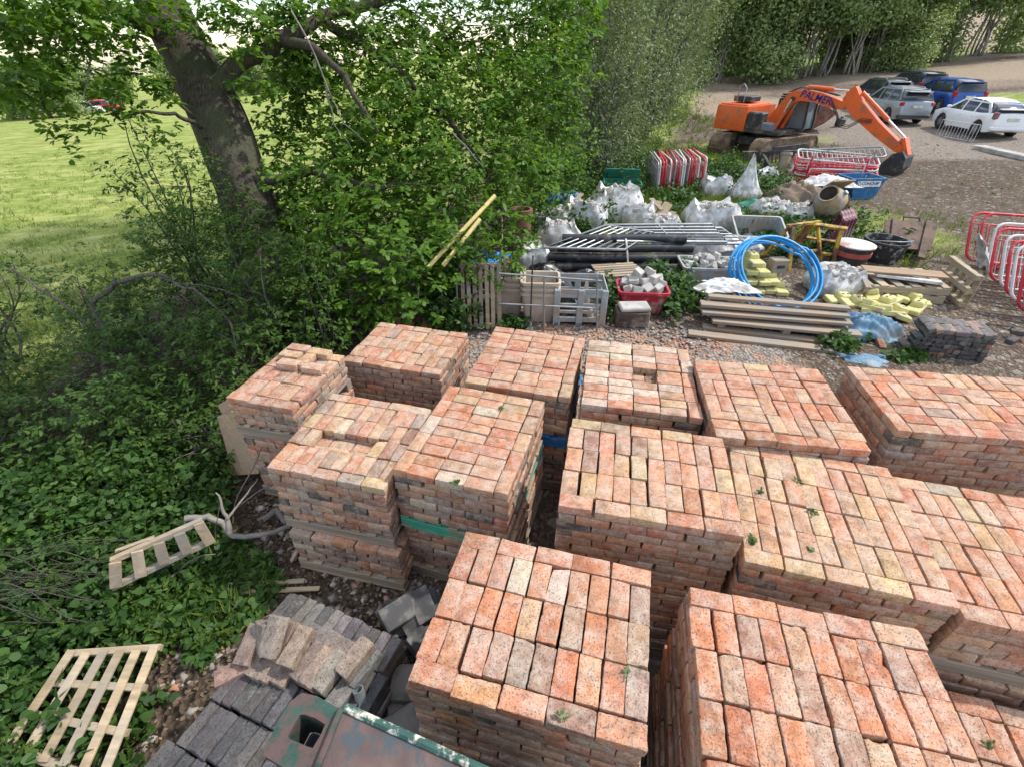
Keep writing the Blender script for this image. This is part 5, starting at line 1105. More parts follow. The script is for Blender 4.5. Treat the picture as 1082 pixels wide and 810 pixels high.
# tubs of rubble
for (px, py, w_, d_, h_, lab, mat) in ((751, 303, 1.05, .62, .36, 'long grey tub heaped with pale rubble above the timber', GREYP), (588, 248, .95, .7, .42, 'grey tub of white scraps under the oak foliage', GREYP)):
    p = G(px, py); t = thing('plastic_tub', lab, 'tub', (p.x, p.y + d_ / 2, 0), R(-4)); tub(t, w_, d_, h_, mat, .86); heap(w_ * .85, d_ * .85, h_ * .75, .22, 60, .13, RUBBLE, t)
# dark green box, broken planks, drums
p = G(657, 216); t = thing('storage_box', 'dark green plastic box with open lid among the weeds', 'box', (p.x, p.y + .3, p.z), R(-6)); tub(t, 1.0, .7, .55, TARPGREEN, .9); m = MB(); m.box((0, .42, .62), (1.0, .04, .42), rot=(.4, 0, 0), bev=.01); m.build('lid', TARPGREEN, t)
for i, (a, b_, Y, lab) in enumerate((((668, 208), (684, 240), 12.6, 'steep grey plank leaning by the green box'), ((676, 215), (690, 238), 12.4, 'short plank leaning second from the green box'), ((697, 213), (682, 236), 12.1, 'yellowish plank sloping across the broken heap'), ((705, 214), (688, 238), 12.0, 'plank end on top of the broken heap'), ((708, 216), (693, 239), 11.9, 'lowest yellowish plank of the broken heap'), ((688, 210), (700, 222), 12.3, 'thin split plank pointing up from the heap'), ((712, 224), (699, 240), 12.0, 'pinkish board end beside the broken heap'))):
    m = MB(); m.bar(V(*a, Y + .5), V(*b_, Y), .14 if i else .1, .03, bev=.004); tag(m.build('plank', W_new if i in (2, 3, 4) else W_old), lab, 'plank', 'broken planks by the green box')
p = G(596, 228)
t = thing('drum', 'blue plastic drum lying among weeds behind the oak branches', 'drum', (p.x - .1, p.y, p.z + .3), rot=(0, R(90), R(20))); m = MB(); m.lathe([(0, -.45), (.27, -.45), (.29, -.4), (.29, -.15), (.3, -.14), (.3, -.1), (.29, -.09), (.29, .4), (.27, .45), (0, .45)], 20); m.build('drum_shell', P_blue, t, 40); m = MB(); m.lathe([(0, .47), (.05, .47), (.05, .45)], 10, o=(.15, 0, 0)); m.build('bung', BLACKM, t)
for i in range(4):
    m = MB(); m.bar(G(590 + i * 2, 224, .1 + .1 * i), G(612 + i, 205, .3 + .1 * i), .1, .05, bev=.004); tag(m.build('plank', W_pallet), '%s pale batten propped beside the blue drum' % ORD[i], 'plank', 'battens beside the blue drum')
for i, (a, b_, lab) in enumerate((((452, 283, 6.55), (523, 207, 7.5), 'pale yellow pole sloping through the oak leaves, upper one'), ((468, 281, 6.6), (507, 232, 7.2), 'pale yellow pole sloping through the oak leaves, lower one'))):
    m = MB(); m.tube([V(*a), V(*b_)], .032, 8); tag(m.build('pole', YPOLE, None, 60), lab, 'pole', 'yellow poles under the oak')
t = thing('trestle', 'yellow steel trestle hidden behind oak foliage', 'trestle', G(515, 285)); m = MB(); o_ = t.location
m.tube([V(500, 232, o_.y) - o_, V(525, 207, o_.y) - o_, V(540, 209, o_.y) - o_], .02); m.tube([V(505, 226, o_.y) - o_, V(530, 225, o_.y) - o_], .02)
m.tube([V(500, 232, o_.y) - o_, (-.3, 0, 0)], .02); m.tube([V(530, 225, o_.y) - o_, (.3, 0, 0)], .02); m.build('tube_frame', YPOLE, t, 60)
t = thing('chimney_pot', 'brown clay pipe section standing under the oak foliage', 'pipe', G(551, 262)); m = MB(); m.lathe([(.2, 0), (.2, .75), (.23, .76), (.23, .85), (.17, .85), (.17, 0)], 18, closed=True); m.build('pipe_wall', worn('brown_clay', (.22, .1, .065), .7), t, 40)
o = sheet('tarpaulin', 'bright blue tarpaulin scrap glimpsed through the oak leaves', 'tarpaulin', V(503, 275, 8.4), 1.0, .5, .2, COILBLUE, 31)
# pipe coil over yellow barrier feet
c = V(815, 289, 8.15); ax = Vector((0.05, -.60, .80)).normalized(); ex = Vector((1, 0, 0)); ex = (ex - ax * ex.dot(ax)).normalized(); ey = ax.cross(ex)
m = MB(); pts = []
for k in range(6 * 40):
    a = 2 * PI * k / 40 + .8; L_ = k / 40; rad = .70 + .035 * math.sin(L_ * 2.1) + .035 * (L_ % 2); off = ex * (.02 * L_) + ey * (.03 * math.sin(L_ * 1.7)); pts.append(c + off + ex * math.cos(a) * rad * .98 + ey * math.sin(a) * rad + ax * (.012 * L_ * 3 - .1 + .02 * math.sin(a * 1.3)))
m.tube(pts, .021, 7); tag(m.build('pipe_coil', COILBLUE, None, 60), 'bright blue water pipe wound in a loose coil', 'coil')
def barrier_foot(label, loc, rz, tilt=0., mat=YELLOWB, group='yellow plastic fence feet'):
    t = thing('fence_foot', label, 'fence foot', loc, 0, group, rot=(tilt, tilt * .5, rz)); m = MB(); m.box((0, 0, .045), (.62, .22, .09), bev=.015); m.box((0, 0, .13), (.26, .20, .10), bev=.02, taper=.8); m.build('foot_block', mat, t)
    [MB().lathe([(0, .186), (.022, .186)], 10, o=(q * .05, 0, 0)).build('socket', BLACKM, t) for q in (-1, 1)]
YA = [(-.28, 0, 0, 1.57), (-.05, -.05, 0, 1.5), (.17, -.03, 0, 1.6), (.36, -.1, 0, 1.4), (-.24, .03, .15, 1.57), (-.0, .0, .15, 1.6), (.2, .02, .15, 1.5), (-.2, .1, .31, 1.5), (-.03, .08, .31, 1.62), (-.18, .12, .46, 1.57)]
YD = ['bottom row end near the pipes', 'bottom row, second from the pipes', 'bottom row, third from the pipes', 'bottom row end near the old pallets', 'second layer near the pipes', 'second layer in the middle', 'second layer near the wooden block', 'third layer near the pipes', 'third layer next to the wooden block', 'topmost of all']
c0 = G(806, 312)
for (x, y, z, r_), d_ in zip(YA, YD): barrier_foot('yellow plastic fence foot inside blue coil, ' + d_, (c0.x + x, c0.y + y + .35, z), r_ + rnd.uniform(-.1, .1))
t = thing('timber_block', 'brown wooden block standing on yellow feet inside the blue coil', 'block', (c0.x + .3, c0.y + .38, .31), .1); m = MB(); m.box((0, 0, .12), (.3, .22, .24), bev=.01); m.build('block_body', W_old, t); m = MB(); m.box((0, -.115, .12), (.14, .012, .05)); m.build('slot', BLACKM, t)
YB = [(905, 325, 0, .3, 'upright-turned, by the blue tarpaulin'), (922, 318, .05, 1.2, 'largest in view, above the blue tarpaulin'), (918, 330, 0, 2.0, 'half under the blue tarpaulin'), (938, 328, .04, .5, 'in the middle behind the tarpaulin'), (952, 318, .02, 1.1, 'tilted up before the old pallets'), (965, 322, .0, 1.8, 'on the ground before the leaning pallet'), (972, 330, 0, .7, 'at the end by the leaning pallet'), (950, 336, 0, 1.3, 'beside the dark brick pile'), (936, 336, .0, 2.5, 'between tarpaulin and dark brick pile'), (880, 312, 0, .9, 'alone beyond the timber ends'), (890, 322, 0, .2, 'touching the timber ends')]
for px, py, z, r_, d_ in YB: p = G(px, py); barrier_foot('yellow plastic fence foot ' + d_, (p.x, p.y + .1, z), r_, rnd.uniform(-.25, .35))
# timber boards
def board(a, b_, h, w_, th, label, mat=W_old, group='weathered boards in the timber stack'):
    p, q = G(*a, h), G(*b_, h); c = (p + q) / 2; d = q - p; m = MB(); m.box((0, 0, 0), (d.length, w_, th), bev=.004)
    n = len(m.v); o = m.build('timber_board', mat, None, loc=c, rot=(rnd.uniform(-.04, .04), 0, math.atan2(d.y, d.x))); return tag(o, label, 'board', group)
board((727, 352), (880, 370), .03, .16, .05, 'weathered board on the ground at the front of the timber stack')
board((742, 345), (880, 362), .03, .15, .05, 'weathered board on the ground, second from the gravel')
board((752, 338), (909, 353), .16, .20, .045, 'long grey board resting on blocks, lowest raised board')
board((742, 330), (895, 346), .15, .14, .045, 'dark weathered board behind the long grey one')
board((741, 329), (899, 341), .25, .19, .045, 'broad weathered board third from the top of the timber')
board((740, 321), (896, 333), .33, .19, .05, 'broad brown board second from the top of the timber')
board((748, 313), (897, 326), .40, .13, .05, 'topmost brown board of the timber stack')
board((746, 322), (890, 333), .20, .2, .05, 'weathered board half covered in the middle of the timber')
for i, (px, py) in enumerate(((760, 348), (828, 355), (868, 360))):
    p = G(px, py, .0); m = MB(); m.box((0, .12, .095), (.12, .34, .08), bev=.005); tag(m.build('timber_block', W_new, None, loc=p), 'small wooden spacer block under long grey board, %s from the tub' % ORD[i], 'block', 'spacers in the timber stack')
# tarpaulins
p = G(918, 356); sheet('tarpaulin', 'blue-grey tarpaulin bunched over yellow fence feet', 'tarpaulin', (p.x, p.y + .12, 0), .95, .62, .34, TARPBLUE, 12, -.15, cl=4)
p = G(917, 381); sheet('tarpaulin', 'flat blue tarpaulin scrap on the gravel by the corner stack', 'tarpaulin', (p.x - .05, p.y, 0), .62, .34, .06, TARPBLUE, 14, -.2)
p = G(905, 243); sheet('tarpaulin', 'green tarpaulin draped among the rubble bags', 'tarpaulin', (G(803, 226).x, G(803, 226).y + .1, 0), 1.5, .8, .38, TARPGREEN, 16, .2)
# dark bricks: a slumped pile
DK = {'slate': 4, 'charcoal': 4, 'plum': 1.6, 'dusty grey': 2}
pa, pb = G(944, 372), G(1040, 384); ux = (pb - pa).normalized(); L_ = (pb - pa).length; uy = Vector((-ux.y, ux.x, 0)); ang = math.atan2(ux.y, ux.x)
for row in range(6):
    n = 13 - (1 if row > 4 else 0)
    for k in range(n):
        f = k / (n - 1); topr = .48 * (min(1, f * 3.0 + .35)); z = .045 + row * .072
        if z > topr: continue
        for dpt in range(2 if row >= 4 else 1):
            lean = -.75 * max(0, 1 - f * 1.6); x = .12 + f * (L_ - .2) + row * .012 * (1 - f)
            c = pa + ux * x + uy * (.11 + dpt * .225 + rnd.uniform(-.02, .02)) + Vector((0, 0, z))
            M = Matrix.Translation(c) @ Euler((rnd.uniform(-.06, .06), lean + rnd.uniform(-.08, .08), ang + PI / 2 * 0 + rnd.uniform(-.08, .08))).to_matrix().to_4x4() @ Matrix.Rotation(PI / 2, 4, 'Z')
            tn = pick(DK if row < 5 else {'grey': 1, 'dusty grey': 3}); o = brick_object('dark_brick', brick_verts(T_LO, .215, L_ / n * .93, .066), T_LO[1], tint_of(tn), M_blue, M)
            tag(o, 'sooty brick, %s from the tarpaulin in the %s course%s of the slumped pile' % (ORD[k], ORD[row], '' if dpt == 0 else ', back row'), 'brick', 'sooty bricks slumped by the tarpaulin')
for i, (px, py, z, lab) in enumerate(((1068, 362, .04, 'sooty brick on the ground beyond the slumped pile'), (1075, 352, .04, 'sooty brick at the photo edge before the red barriers'), (1073, 358, .11, 'sooty brick resting on two others by the red barriers'), (615 * 1.0 + 330, 378, .03, 'single plum brick fallen before the slumped dark pile'), (930, 366, .03, 'single brick lying between the tarpaulin and dark pile'))):
    p = G(px, py); M = Matrix.Translation((p.x, p.y, z)) @ Euler((0, .05 * i, .5 + i)).to_matrix().to_4x4(); tag(brick_object('dark_brick', brick_verts(T_LO, .215, .1, .065), T_LO[1], tint_of('plum' if i > 2 else 'charcoal'), M_blue, M), lab, 'brick')
# old pallets with boards, and the leaning pallet
g0 = G(952, 318)
for k in range(2):
    t = thing('pallet', ('lower' if k == 0 else 'upper') + ' weathered pallet of two stacked beneath the loose boards', 'pallet', (g0.x + .03 * k, g0.y + .42, .15 * k), R(-8 + 3 * k), 'old pallets by the yellow feet'); make_pallet(t, 1.45, .9, .14, W_pallet, 6)
for a, b_, h, w_, th, lab, mt in (((912, 284), (999, 291), .42, .30, .03, 'wide bare plywood board on top of old pallets', W_ply), ((926, 290), (995, 299), .36, .12, .05, 'white painted board on the old pallets', B_white), ((908, 284), (918, 305), .34, .09, .04, 'short weathered batten across old pallets', W_old)):
    board(a, b_, h, w_, th, lab, mt, None)
g0 = G(1003, 322); t = thing('pallet', 'yellowish pallet standing on edge against old pallets', 'pallet', (0, 0, 0)); pa_, pb_ = G(1012, 325), G(985, 301); t.location = ((pa_.x + pb_.x) / 2, (pa_.y + pb_.y) / 2, .29); t.rotation_euler = (R(90), 0, math.atan2(pb_.y - pa_.y, pb_.x - pa_.x)); make_pallet(t, (pb_ - pa_).length, .58, .12, W_new, 5)
# black tubs
g0 = G(903, 287); t = thing('builders_bucket', 'dark builders bucket capped with a dusty white lid', 'bucket', (g0.x, g0.y + .3, 0)); m = MB(); m.lathe([(0, 0), (.29, 0), (.34, .42), (.36, .42), (.36, .46), (.32, .46), (.27, .03), (0, .03)], 26); m.build('bucket_shell', BLACKM, t, 40)
m = MB(); m.lathe([(0, .50), (.25, .49), (.37, .47), (.37, .45), (0, .45)], 26); m.build('lid', worn('dusty_lid', (.55, .5, .47), .8, dirt=(.35, .2, .15), damt=.45), t, 40)
m = MB(); m.lathe([(.322, .25), (.345, .26), (.345, .34), (.33, .35)], 26); m.build('red_band', worn('faded_red_band', (.35, .07, .05), .7), t, 40)
g0 = G(938, 280); t = thing('builders_bucket', 'wide black mixing tub splashed with mortar', 'bucket', (g0.x, g0.y + .3, 0)); m = MB(); m.lathe([(0, 0), (.33, 0), (.39, .40), (.42, .40), (.42, .44), (.38, .44), (.32, .04), (0, .04)], 28); m.build('bucket_shell', worn('mortar_splashed_black', (.028, .028, .03), .6, dirt=(.4, .38, .36), damt=.22, dscale=9), t, 40)
m = MB(); m.tube([(-.4, 0, .4), (-.3, -.3, .5), (0, -.42, .52), (.3, -.3, .5), (.4, 0, .4)], .01); m.build('handle', GALV, t, 60)
# rusty plate
p = [V(933, 262, 10.1), V(983, 266, 9.9), V(991, 237, 11.0), V(935, 233, 11.2)]
t = thing('steel_plate', 'rusty ribbed steel plate propped on the dirt', 'plate', sum(p, Vector()) / 4); o_ = t.location; q = [x - o_ for x in p]; m = MB(); nz = (q[1] - q[0]).cross(q[3] - q[0]).normalized(); m.add([x for x in q] + [x + nz * .025 for x in q], [(0, 1, 2, 3), (7, 6, 5, 4), (0, 4, 5, 1), (1, 5, 6, 2), (2, 6, 7, 3), (3, 7, 4, 0)]); m.build('plate_sheet', RUSTY, t)
for s_ in (.18, .82):
    m = MB(); a, b_ = q[0].lerp(q[1], s_), q[3].lerp(q[2], s_); m.bar(a - (b_ - a) * .32 + nz * .05, b_ + nz * .05, .12, .06, up=nz); m.build('rib', RUSTY, t)
m = MB(); a = q[3].lerp(q[2], .35); b_ = q[3].lerp(q[2], .65); m.tube([a, a + Vector((0, .05, .09)), b_ + Vector((0, .05, .09)), b_], .02, 6); m.build('handle', RUSTY, t)
# yellow trestles and maroon frames
def trestle(name, label, loc, rz, w_, h_, sp, mat, group, r_=.02, tilt=0):
    t = thing(name, label, 'trestle', loc, 0, group, rot=(tilt, 0, rz))
    for s_ in (-1, 1):
        m = MB(); m.bar((-w_ / 2, s_ * sp, 0), (-w_ / 2 * .75, s_ * .04, h_), r_ * 2.4, r_ * 1.8); m.bar((w_ / 2, s_ * sp, 0), (w_ / 2 * .75, s_ * .04, h_), r_ * 2.4, r_ * 1.8); m.bar((-w_ / 2 * .9, s_ * sp * .6, h_ * .38), (w_ / 2 * .9, s_ * sp * .6, h_ * .38), r_ * 2, r_ * 1.5); m.build('leg_frame', mat, t)
    m = MB(); m.bar((-w_ / 2, 0, h_ + .02), (w_ / 2, 0, h_ + .02), .08, .05); m.build('top_bar', mat, t); return t
g0 = G(848, 284); trestle('trestle', 'yellow rusty steel trestle beside the grey basket', (g0.x - .08, g0.y + .35, 0), .35, .85, .78, .38, YELLOWM, 'yellow rusty trestles', .028)
trestle('trestle', 'yellow rusty steel trestle tipped toward the maroon frames', (g0.x + .45, g0.y + .55, .05), -.5, .8, .75, .36, YELLOWM, 'yellow rusty trestles', .028, .35)
g0 = G(893, 272)
for k in range(4): trestle('folding_trestle', 'maroon steel frame, %s of four nested behind white-lidded bucket' % ORD[k], (g0.x - .16 + .1 * k, g0.y + .45 + .06 * k, .0), 1.15, .8, .72, .12, PURPLE, 'maroon nested frames', .016, .1)
# basket
g0 = G(803, 263); t = thing('storage_basket', 'grey plastic mesh crate lying open in the weeds', 'crate', (g0.x, g0.y + .4, .02), R(-6), rot=(R(18), 0, R(-6))); tub(t, 1.05, .75, .42, GREYP, .92)
m = MB()
for i in range(9): m.box((-.42 + i * .105, .355, .22), (.05, .02, .3))
m.build('ribs', GREYP, t)
# mixer
g0 = G(880, 243); t = thing('cement_mixer', 'rusty cement mixer with mortar-crusted drum tipped over', 'mixer', (g0.x, g0.y + .5, 0), R(-20)); t.scale = (.85, .85, .85)
dm = Matrix.Translation((0, 0, .62)) @ Euler((R(38), R(-32), 0)).to_matrix().to_4x4()
m = MB(); m.lathe([(.0, -.40), (.26, -.38), (.43, -.12), (.44, .02), (.36, .25), (.24, .44), (.26, .46), (.22, .45), (.33, .24), (.4, .02), (.24, -.34), (0, -.36)], 26); m.xf(dm); m.build('drum', MIXER, t, 50)
m = MB(); m.lathe([(.45, -.06), (.48, -.06), (.48, .0), (.45, .0)], 30, closed=True); m.xf(dm); m.build('ring_gear', RUSTY, t, 40)
m = MB(); m.tube([(-.5, -.1, .6), (-.52, .1, .35), (0, .3, .22), (.52, .1, .35), (.5, -.1, .6)], .03, 8); m.build('yoke', RUSTY, t, 60)
for s_ in (-1, 1): m = MB(); m.tube([(0, .3, .24), (s_ * .42, .55, 0)], .025, 8); m.build('leg', RUSTY, t, 60)
m = MB(); m.tube([(0, .3, .24), (0, -.45, .05)], .025, 8); m.build('leg', RUSTY, t, 60)
m = MB(); m.lathe([(.2, -.025), (.23, -.025), (.23, .025), (.2, .025)], 22, o=(.48, -.30, .33), ax=(.3, 1, 0), closed=True); m.build('handwheel', RUSTY, t, 40)
m = MB(); m.box((.08, .05, .95), (.62, .04, .34), rot=(.9, 0, .2), bev=.005); tag(m.build('plywood_board', W_ply, None, loc=t.location), 'plywood board leaning over the tipped cement mixer', 'board')
m = MB(); m.lathe([(0, -.1), (.05, -.1), (.05, .1), (0, .1)], 14); o = m.build('metal_can', GALV, None, 40, loc=V(891, 206, g0.y + .3), rot=(.5, .4, 0)); tag(o, 'small silver can resting on the crusted mixer drum', 'can')
# brown sheet heap with white sheet
g0 = G(847, 222); sheet('hessian_heap', 'brown hessian heap behind the tipped cement mixer', 'heap', (g0.x, g0.y + .5, 0), 1.9, 1.2, .62, worn('brown_hessian', (.21, .155, .11), .95, dirt=(.13, .1, .08), damt=.4), 22, -.3)
sheet('plastic_sheet', 'white plastic sheet folded on top of the brown hessian heap', 'sheet', (G(838, 200).x, g0.y + .7, .52), 1.3, .75, .26, WHITEBAG, 23, -.1)
# clay pipes, tyres, rake
for i, (px, py, rz, tl, lab) in enumerate(((829, 187, .3, .25, 'short tan concrete pipe standing before the excavator tracks'), (838, 190, -.3, .7, 'short grey concrete pipe leaning by the red barriers'))):
    p = G(px, py); t = thing('pipe_section', lab, 'pipe', (p.x, p.y + .25, .1), rot=(-tl, tl * .6, rz)); t.scale = (.7, .7, .62); m = MB(); m.lathe([(.23, 0), (.23, .85), (.27, .86), (.27, 1.0), (.2, 1.0), (.18, 0)], 18, closed=True); m.build('pipe_wall', MIXER if i == 0 else CONC, t, 40)
for i, (px, py, z, tl, lab) in enumerate(((799, 190, .12, .2, 'worn black tyre lying in the weeds, flatter one'), (811, 187, .25, .8, 'worn black tyre propped up in the weeds'), (792, 188, .1, .1, 'worn black tyre half sunk in the nettles'))):
    p = G(px, py); t = thing('tyre', lab, 'tyre', (p.x, p.y + .2, z), rot=(tl, tl * .3, i), group='worn tyres'); m = MB(); m.lathe([(.22, -.1), (.40, -.13), (.48, -.09), (.48, .09), (.40, .13), (.22, .1)], 26, closed=True)
    for k in range(26): a = 2 * PI * k / 26; m.box((math.cos(a) * .485, math.sin(a) * .485, 0), (.025, .05, .18), rot=a)
    m.build('tyre_casing', RUBBER, t, 40)
p = G(812, 172); t = thing('tined_rake', 'dark steel bar with a row of tines before the excavator tracks', 'rake', (p.x, p.y, .25), R(8)); m = MB(); m.box((0, 0, .12), (2.4, .1, .1), bev=.01); m.build('beam', BLACKM, t); m = MB()
for k in range(16): m.bar((-1.1 + k * .147, 0, .1), (-1.1 + k * .147, -.12, -.25), .04, .04)
m.build('tines', BLACKM, t)
# crowd barriers
def make_barrier(name, label, mat, L_=2.1, H_=1.0, group=None, nb=15, r_=.16):
    t = thing(name, label, 'barrier', (0, 0, 0), 0, group); pts = []
    for k, (sx, sz) in enumerate(((1, 1), (-1, 1), (-1, 0), (1, 0))):
        for i in range(5):
            a = (k * PI / 2) + i * PI / 8; pts.append((sx * (L_ / 2 - r_) + r_ * math.cos(a), 0, (H_ - r_ if sz else .12 + r_) + r_ * math.sin(a)))
    m = MB(); m.tube(pts, .023, 8, closed=True); m.build('tube_frame', mat, t, 60)
    m = MB(); m.tube([(-L_ / 2, 0, H_ - .2), (L_ / 2, 0, H_ - .2)], .010, 6)
    for k in range(nb): x = -L_ / 2 + .12 + k * (L_ - .24) / (nb - 1); m.tube([(x, 0, .13), (x, 0, H_ - .2)], .0075, 5, cap=False)
    m.build('bars', mat, t, 60)
    for s_ in (-1, 1): m = MB(); m.bar((s_ * (L_ / 2 - .35), -.25, .02), (s_ * (L_ / 2 - .35), .25, .02), .04, .02); m.bar((s_ * (L_ / 2 - .35), 0, .03), (s_ * (L_ / 2 - .35), 0, .13), .03, .03); m.build('foot', mat, t)
    return t
BR = make_barrier('crowd_barrier', 'x', B_red); BW = make_barrier('crowd_barrier', 'x', B_white); BG = make_barrier('crowd_barrier', 'x', GALV)
PROTO = {'r': BR, 'w': BW, 'g': BG}; NM = {'r': 'red', 'w': 'white', 'g': 'galvanised grey'}
def put_barrier(k, label, loc, rot, group, scale=None):
    o = copy_tree(PROTO[k], label); o['group'] = group; place(o, loc, rot, scale); return o
seq = 'gwrrwrgrwwgrrwrwr'
for i, k in enumerate(seq[:16]):
    px = 691 + i * 3.35; p = G(px, 209 - i * .35); put_barrier(k, '%s barrier standing end-on in the nettles, %s from the oak' % (NM[k], ORD[i] if i < 16 else 'last'), (p.x + .12, p.y + .95, p.z), (R(-4 + rnd.uniform(-2, 2)), R(rnd.uniform(-2, 2)), R(84 + rnd.uniform(-3, 3))), 'barriers standing end-on in the nettles', (.85, 1, .95))
g0 = G(884, 203)
for i, k in enumerate('wrrrwrrrwrrw'):
    put_barrier(k, '%s barrier laid flat behind the blue skip, %s from the bottom' % (NM[k], ORD[i]), (g0.x - .25 + .02 * i + rnd.uniform(-.08, .08), g0.y - .05 + .045 * i, .05 + .062 * i), (R(-80 + rnd.uniform(-3, 3)), R(rnd.uniform(-4, 4)), R(-24 + rnd.uniform(-4, 4))), 'barriers laid flat behind the skip', (1.08, 1, 1))
put_barrier('g', 'grey barrier lying loosely across the top of red ones', (g0.x + .25, g0.y + .5, .84), (R(-80), R(-6), R(-22)), 'barriers laid flat behind the skip')
for i, (k, px, py) in enumerate((('r', 1019, 274), ('r', 1030, 276), ('w', 1040, 290), ('r', 1044, 296), ('w', 1054, 304), ('r', 1060, 312), ('w', 1066, 318), ('r', 1072, 328), ('g', 1080, 333), ('r', 1090, 345))):
    p = G(px, py + 9); rz = R(-14); d = Vector((math.cos(rz), math.sin(rz), 0)); c = p + d * 1.16
    put_barrier(k, '%s barrier leaning in the row at the yard edge, %s from the cars' % (NM[k], ORD[i]), (c.x, c.y, p.z + .02), (R(-34 + rnd.uniform(-3, 3)), 0, rz + R(rnd.uniform(-2, 2))), 'barriers leaning at the yard edge', 1.12)
for o in PROTO.values():
    for ch in list(o.children): bpy.data.objects.remove(ch)
    bpy.data.objects.remove(o)
sheet('polythene_scrap', 'torn pale polythene hanging on the leaning red barriers', 'scrap', V(1036, 268, 8.9), .30, .62, .10, WHITEBAG, 44, .4).rotation_euler = (R(62), R(8), R(80))
# blue skip
g0 = G(911, 212); t = thing('skip', 'small blue steel skip with a white name panel', 'skip', (g0.x, g0.y + .4, g0.z + .03), R(7)); t.scale = (.66, .66, .66); m = MB()
def sk(w0, w1, d_, z): return [Vector((w0, -d_, z)), Vector((w1, -d_, z)), Vector((w1, d_, z)), Vector((w0, d_, z))]
m.loft([sk(-.45, .62, .42, 0), sk(-.80, .74, .52, .78), sk(-.84, .78, .56, .78), sk(-.84, .78, .56, .86), sk(-.77, .71, .49, .86), sk(-.42, .59, .39, .03)]); m.build('skip_body', SKIPBLUE, t)
m = MB(); m.box((.1, 0, -.02), (1.25, .86, .06), bev=.01); m.build('skid_base', SKIPBLUE, t)
m = MB(); a = math.atan2(.1, .78); m.box((.0, -.527, .63), (1.12, .012, .24), rot=(-a, 0, 0), bev=.002); m.build('name_panel', worn('white_sign', (.75, .75, .75), .5, dirt=(.5, .5, .5), damt=.2), t)
NAVY = worn('navy_lettering', (.02, .04, .10), .5, bmp=0)
text_part('CONQUIP', .165, NAVY, t, (.06, -.537, .635), (R(90) - a, 0, 0), .003, .004, name='lettering', sx=1.08)
m = MB(); m.lathe([(.055, 0), (.078, 0), (.078, .004), (.055, .004)], 20, ax=(0, -1, 0), closed=True); m.build('emblem', NAVY, t, loc=(-.47, -.536, .64), rot=(-a, 0, 0))
# ------------------------------------------------------------------ the near corner: dark bricks, broken pallets, plywood, deadwood
def dkbrick(x, y, z, rz, lab, tn, tilt=0., s_=(.225, .108, .07)):
    M = Matrix.Translation((x, y, z)) @ Euler((tilt * .6, tilt, rz)).to_matrix().to_4x4(); o = brick_object('blue_brick', brick_verts(T_HI, *s_), T_HI[1], tint_of(tn) if tn in ('slate', 'charcoal', 'dusty grey') else tuple(np.array(tint_of(tn)) * .34 + np.array((.125, .112, .10, .2))), M_blue, M); tag(o, lab, 'brick', 'dark bricks stacked by the green steel')
def Pz(px, py, z): d = ray(px, py); return Vector(CAM + d * ((z - CAM_Z) / d[2]))
def Zq(x, y, z): return Pz(170 + x / 3.49, 600 + y / 3.49, z)
A1, A2 = R(-20.8), R(-113.1); e1, e2 = Vector((math.cos(A1), math.sin(A1), 0)), Vector((math.cos(A2), math.sin(A2), 0)); O3 = Vector((-1.66, 1.16, 0))
POOL2 = Pool()
for lvl in range(10):
    zt = .765 - lvl * .078
    if zt < .05: break
    for row in range(-3, 3):
        for k in range(11 if row > -2 else 12):
            off = {-3: -.05, -2: .0, -1: .0, 0: 0.0, 1: -.06, 2: -.10}[row]; dz = {-3: .035, -2: .03, -1: .028, 0: 0, 1: -.02, 2: -.03}[row]
            if lvl > 0 and 0 < k < 9 and -3 < row < 2: continue
            c = O3 + e1 * (.035 + .071 * k + off + rnd.uniform(-.004, .004)) + e2 * (.11 + .222 * row + rnd.uniform(-.006, .006)); c.z = zt - .036 + dz + rnd.uniform(-.006, .008) * (lvl == 0)
            hid = row <= -3 and lvl == 0
            tn = pick({'slate': 5, 'charcoal': 4, 'dusty grey': .6}) if row > -3 else pick({'dusty grey': 2, 'charcoal': 2})
            lab = 'dark on-edge brick, %s from the weeds in %s of the sooty stack' % (ORD[k], {-3: 'rearmost row', -2: 'second row', -1: 'third row', 0: 'fourth row', 1: 'fifth row', 2: 'frontmost row'}[row]) if lvl == 0 else 'dark brick in the lower layers of the sooty on-edge stack'
            if lvl > 0:
                M = Matrix.Translation(c) @ Matrix.Rotation(A2 + rnd.uniform(-.03, .03), 4, 'Z'); Vb = brick_verts(T_LO, .214, .066, .074); POOL2.add(Vb @ np.array(M.to_3x3()).T + np.array(c), T_LO[1], tint_of(tn)); continue
            dkbrick(c.x, c.y, c.z, A2 + rnd.uniform(-.02, .02), lab, tn, rnd.uniform(-.03, .03), (.214, .066, .074))
tag(POOL2.build('dark_brickwork_mass', M_blue), 'dark sooty bricks in the lower layers of the stack by the green steel', 'bricks', None, 'stuff')
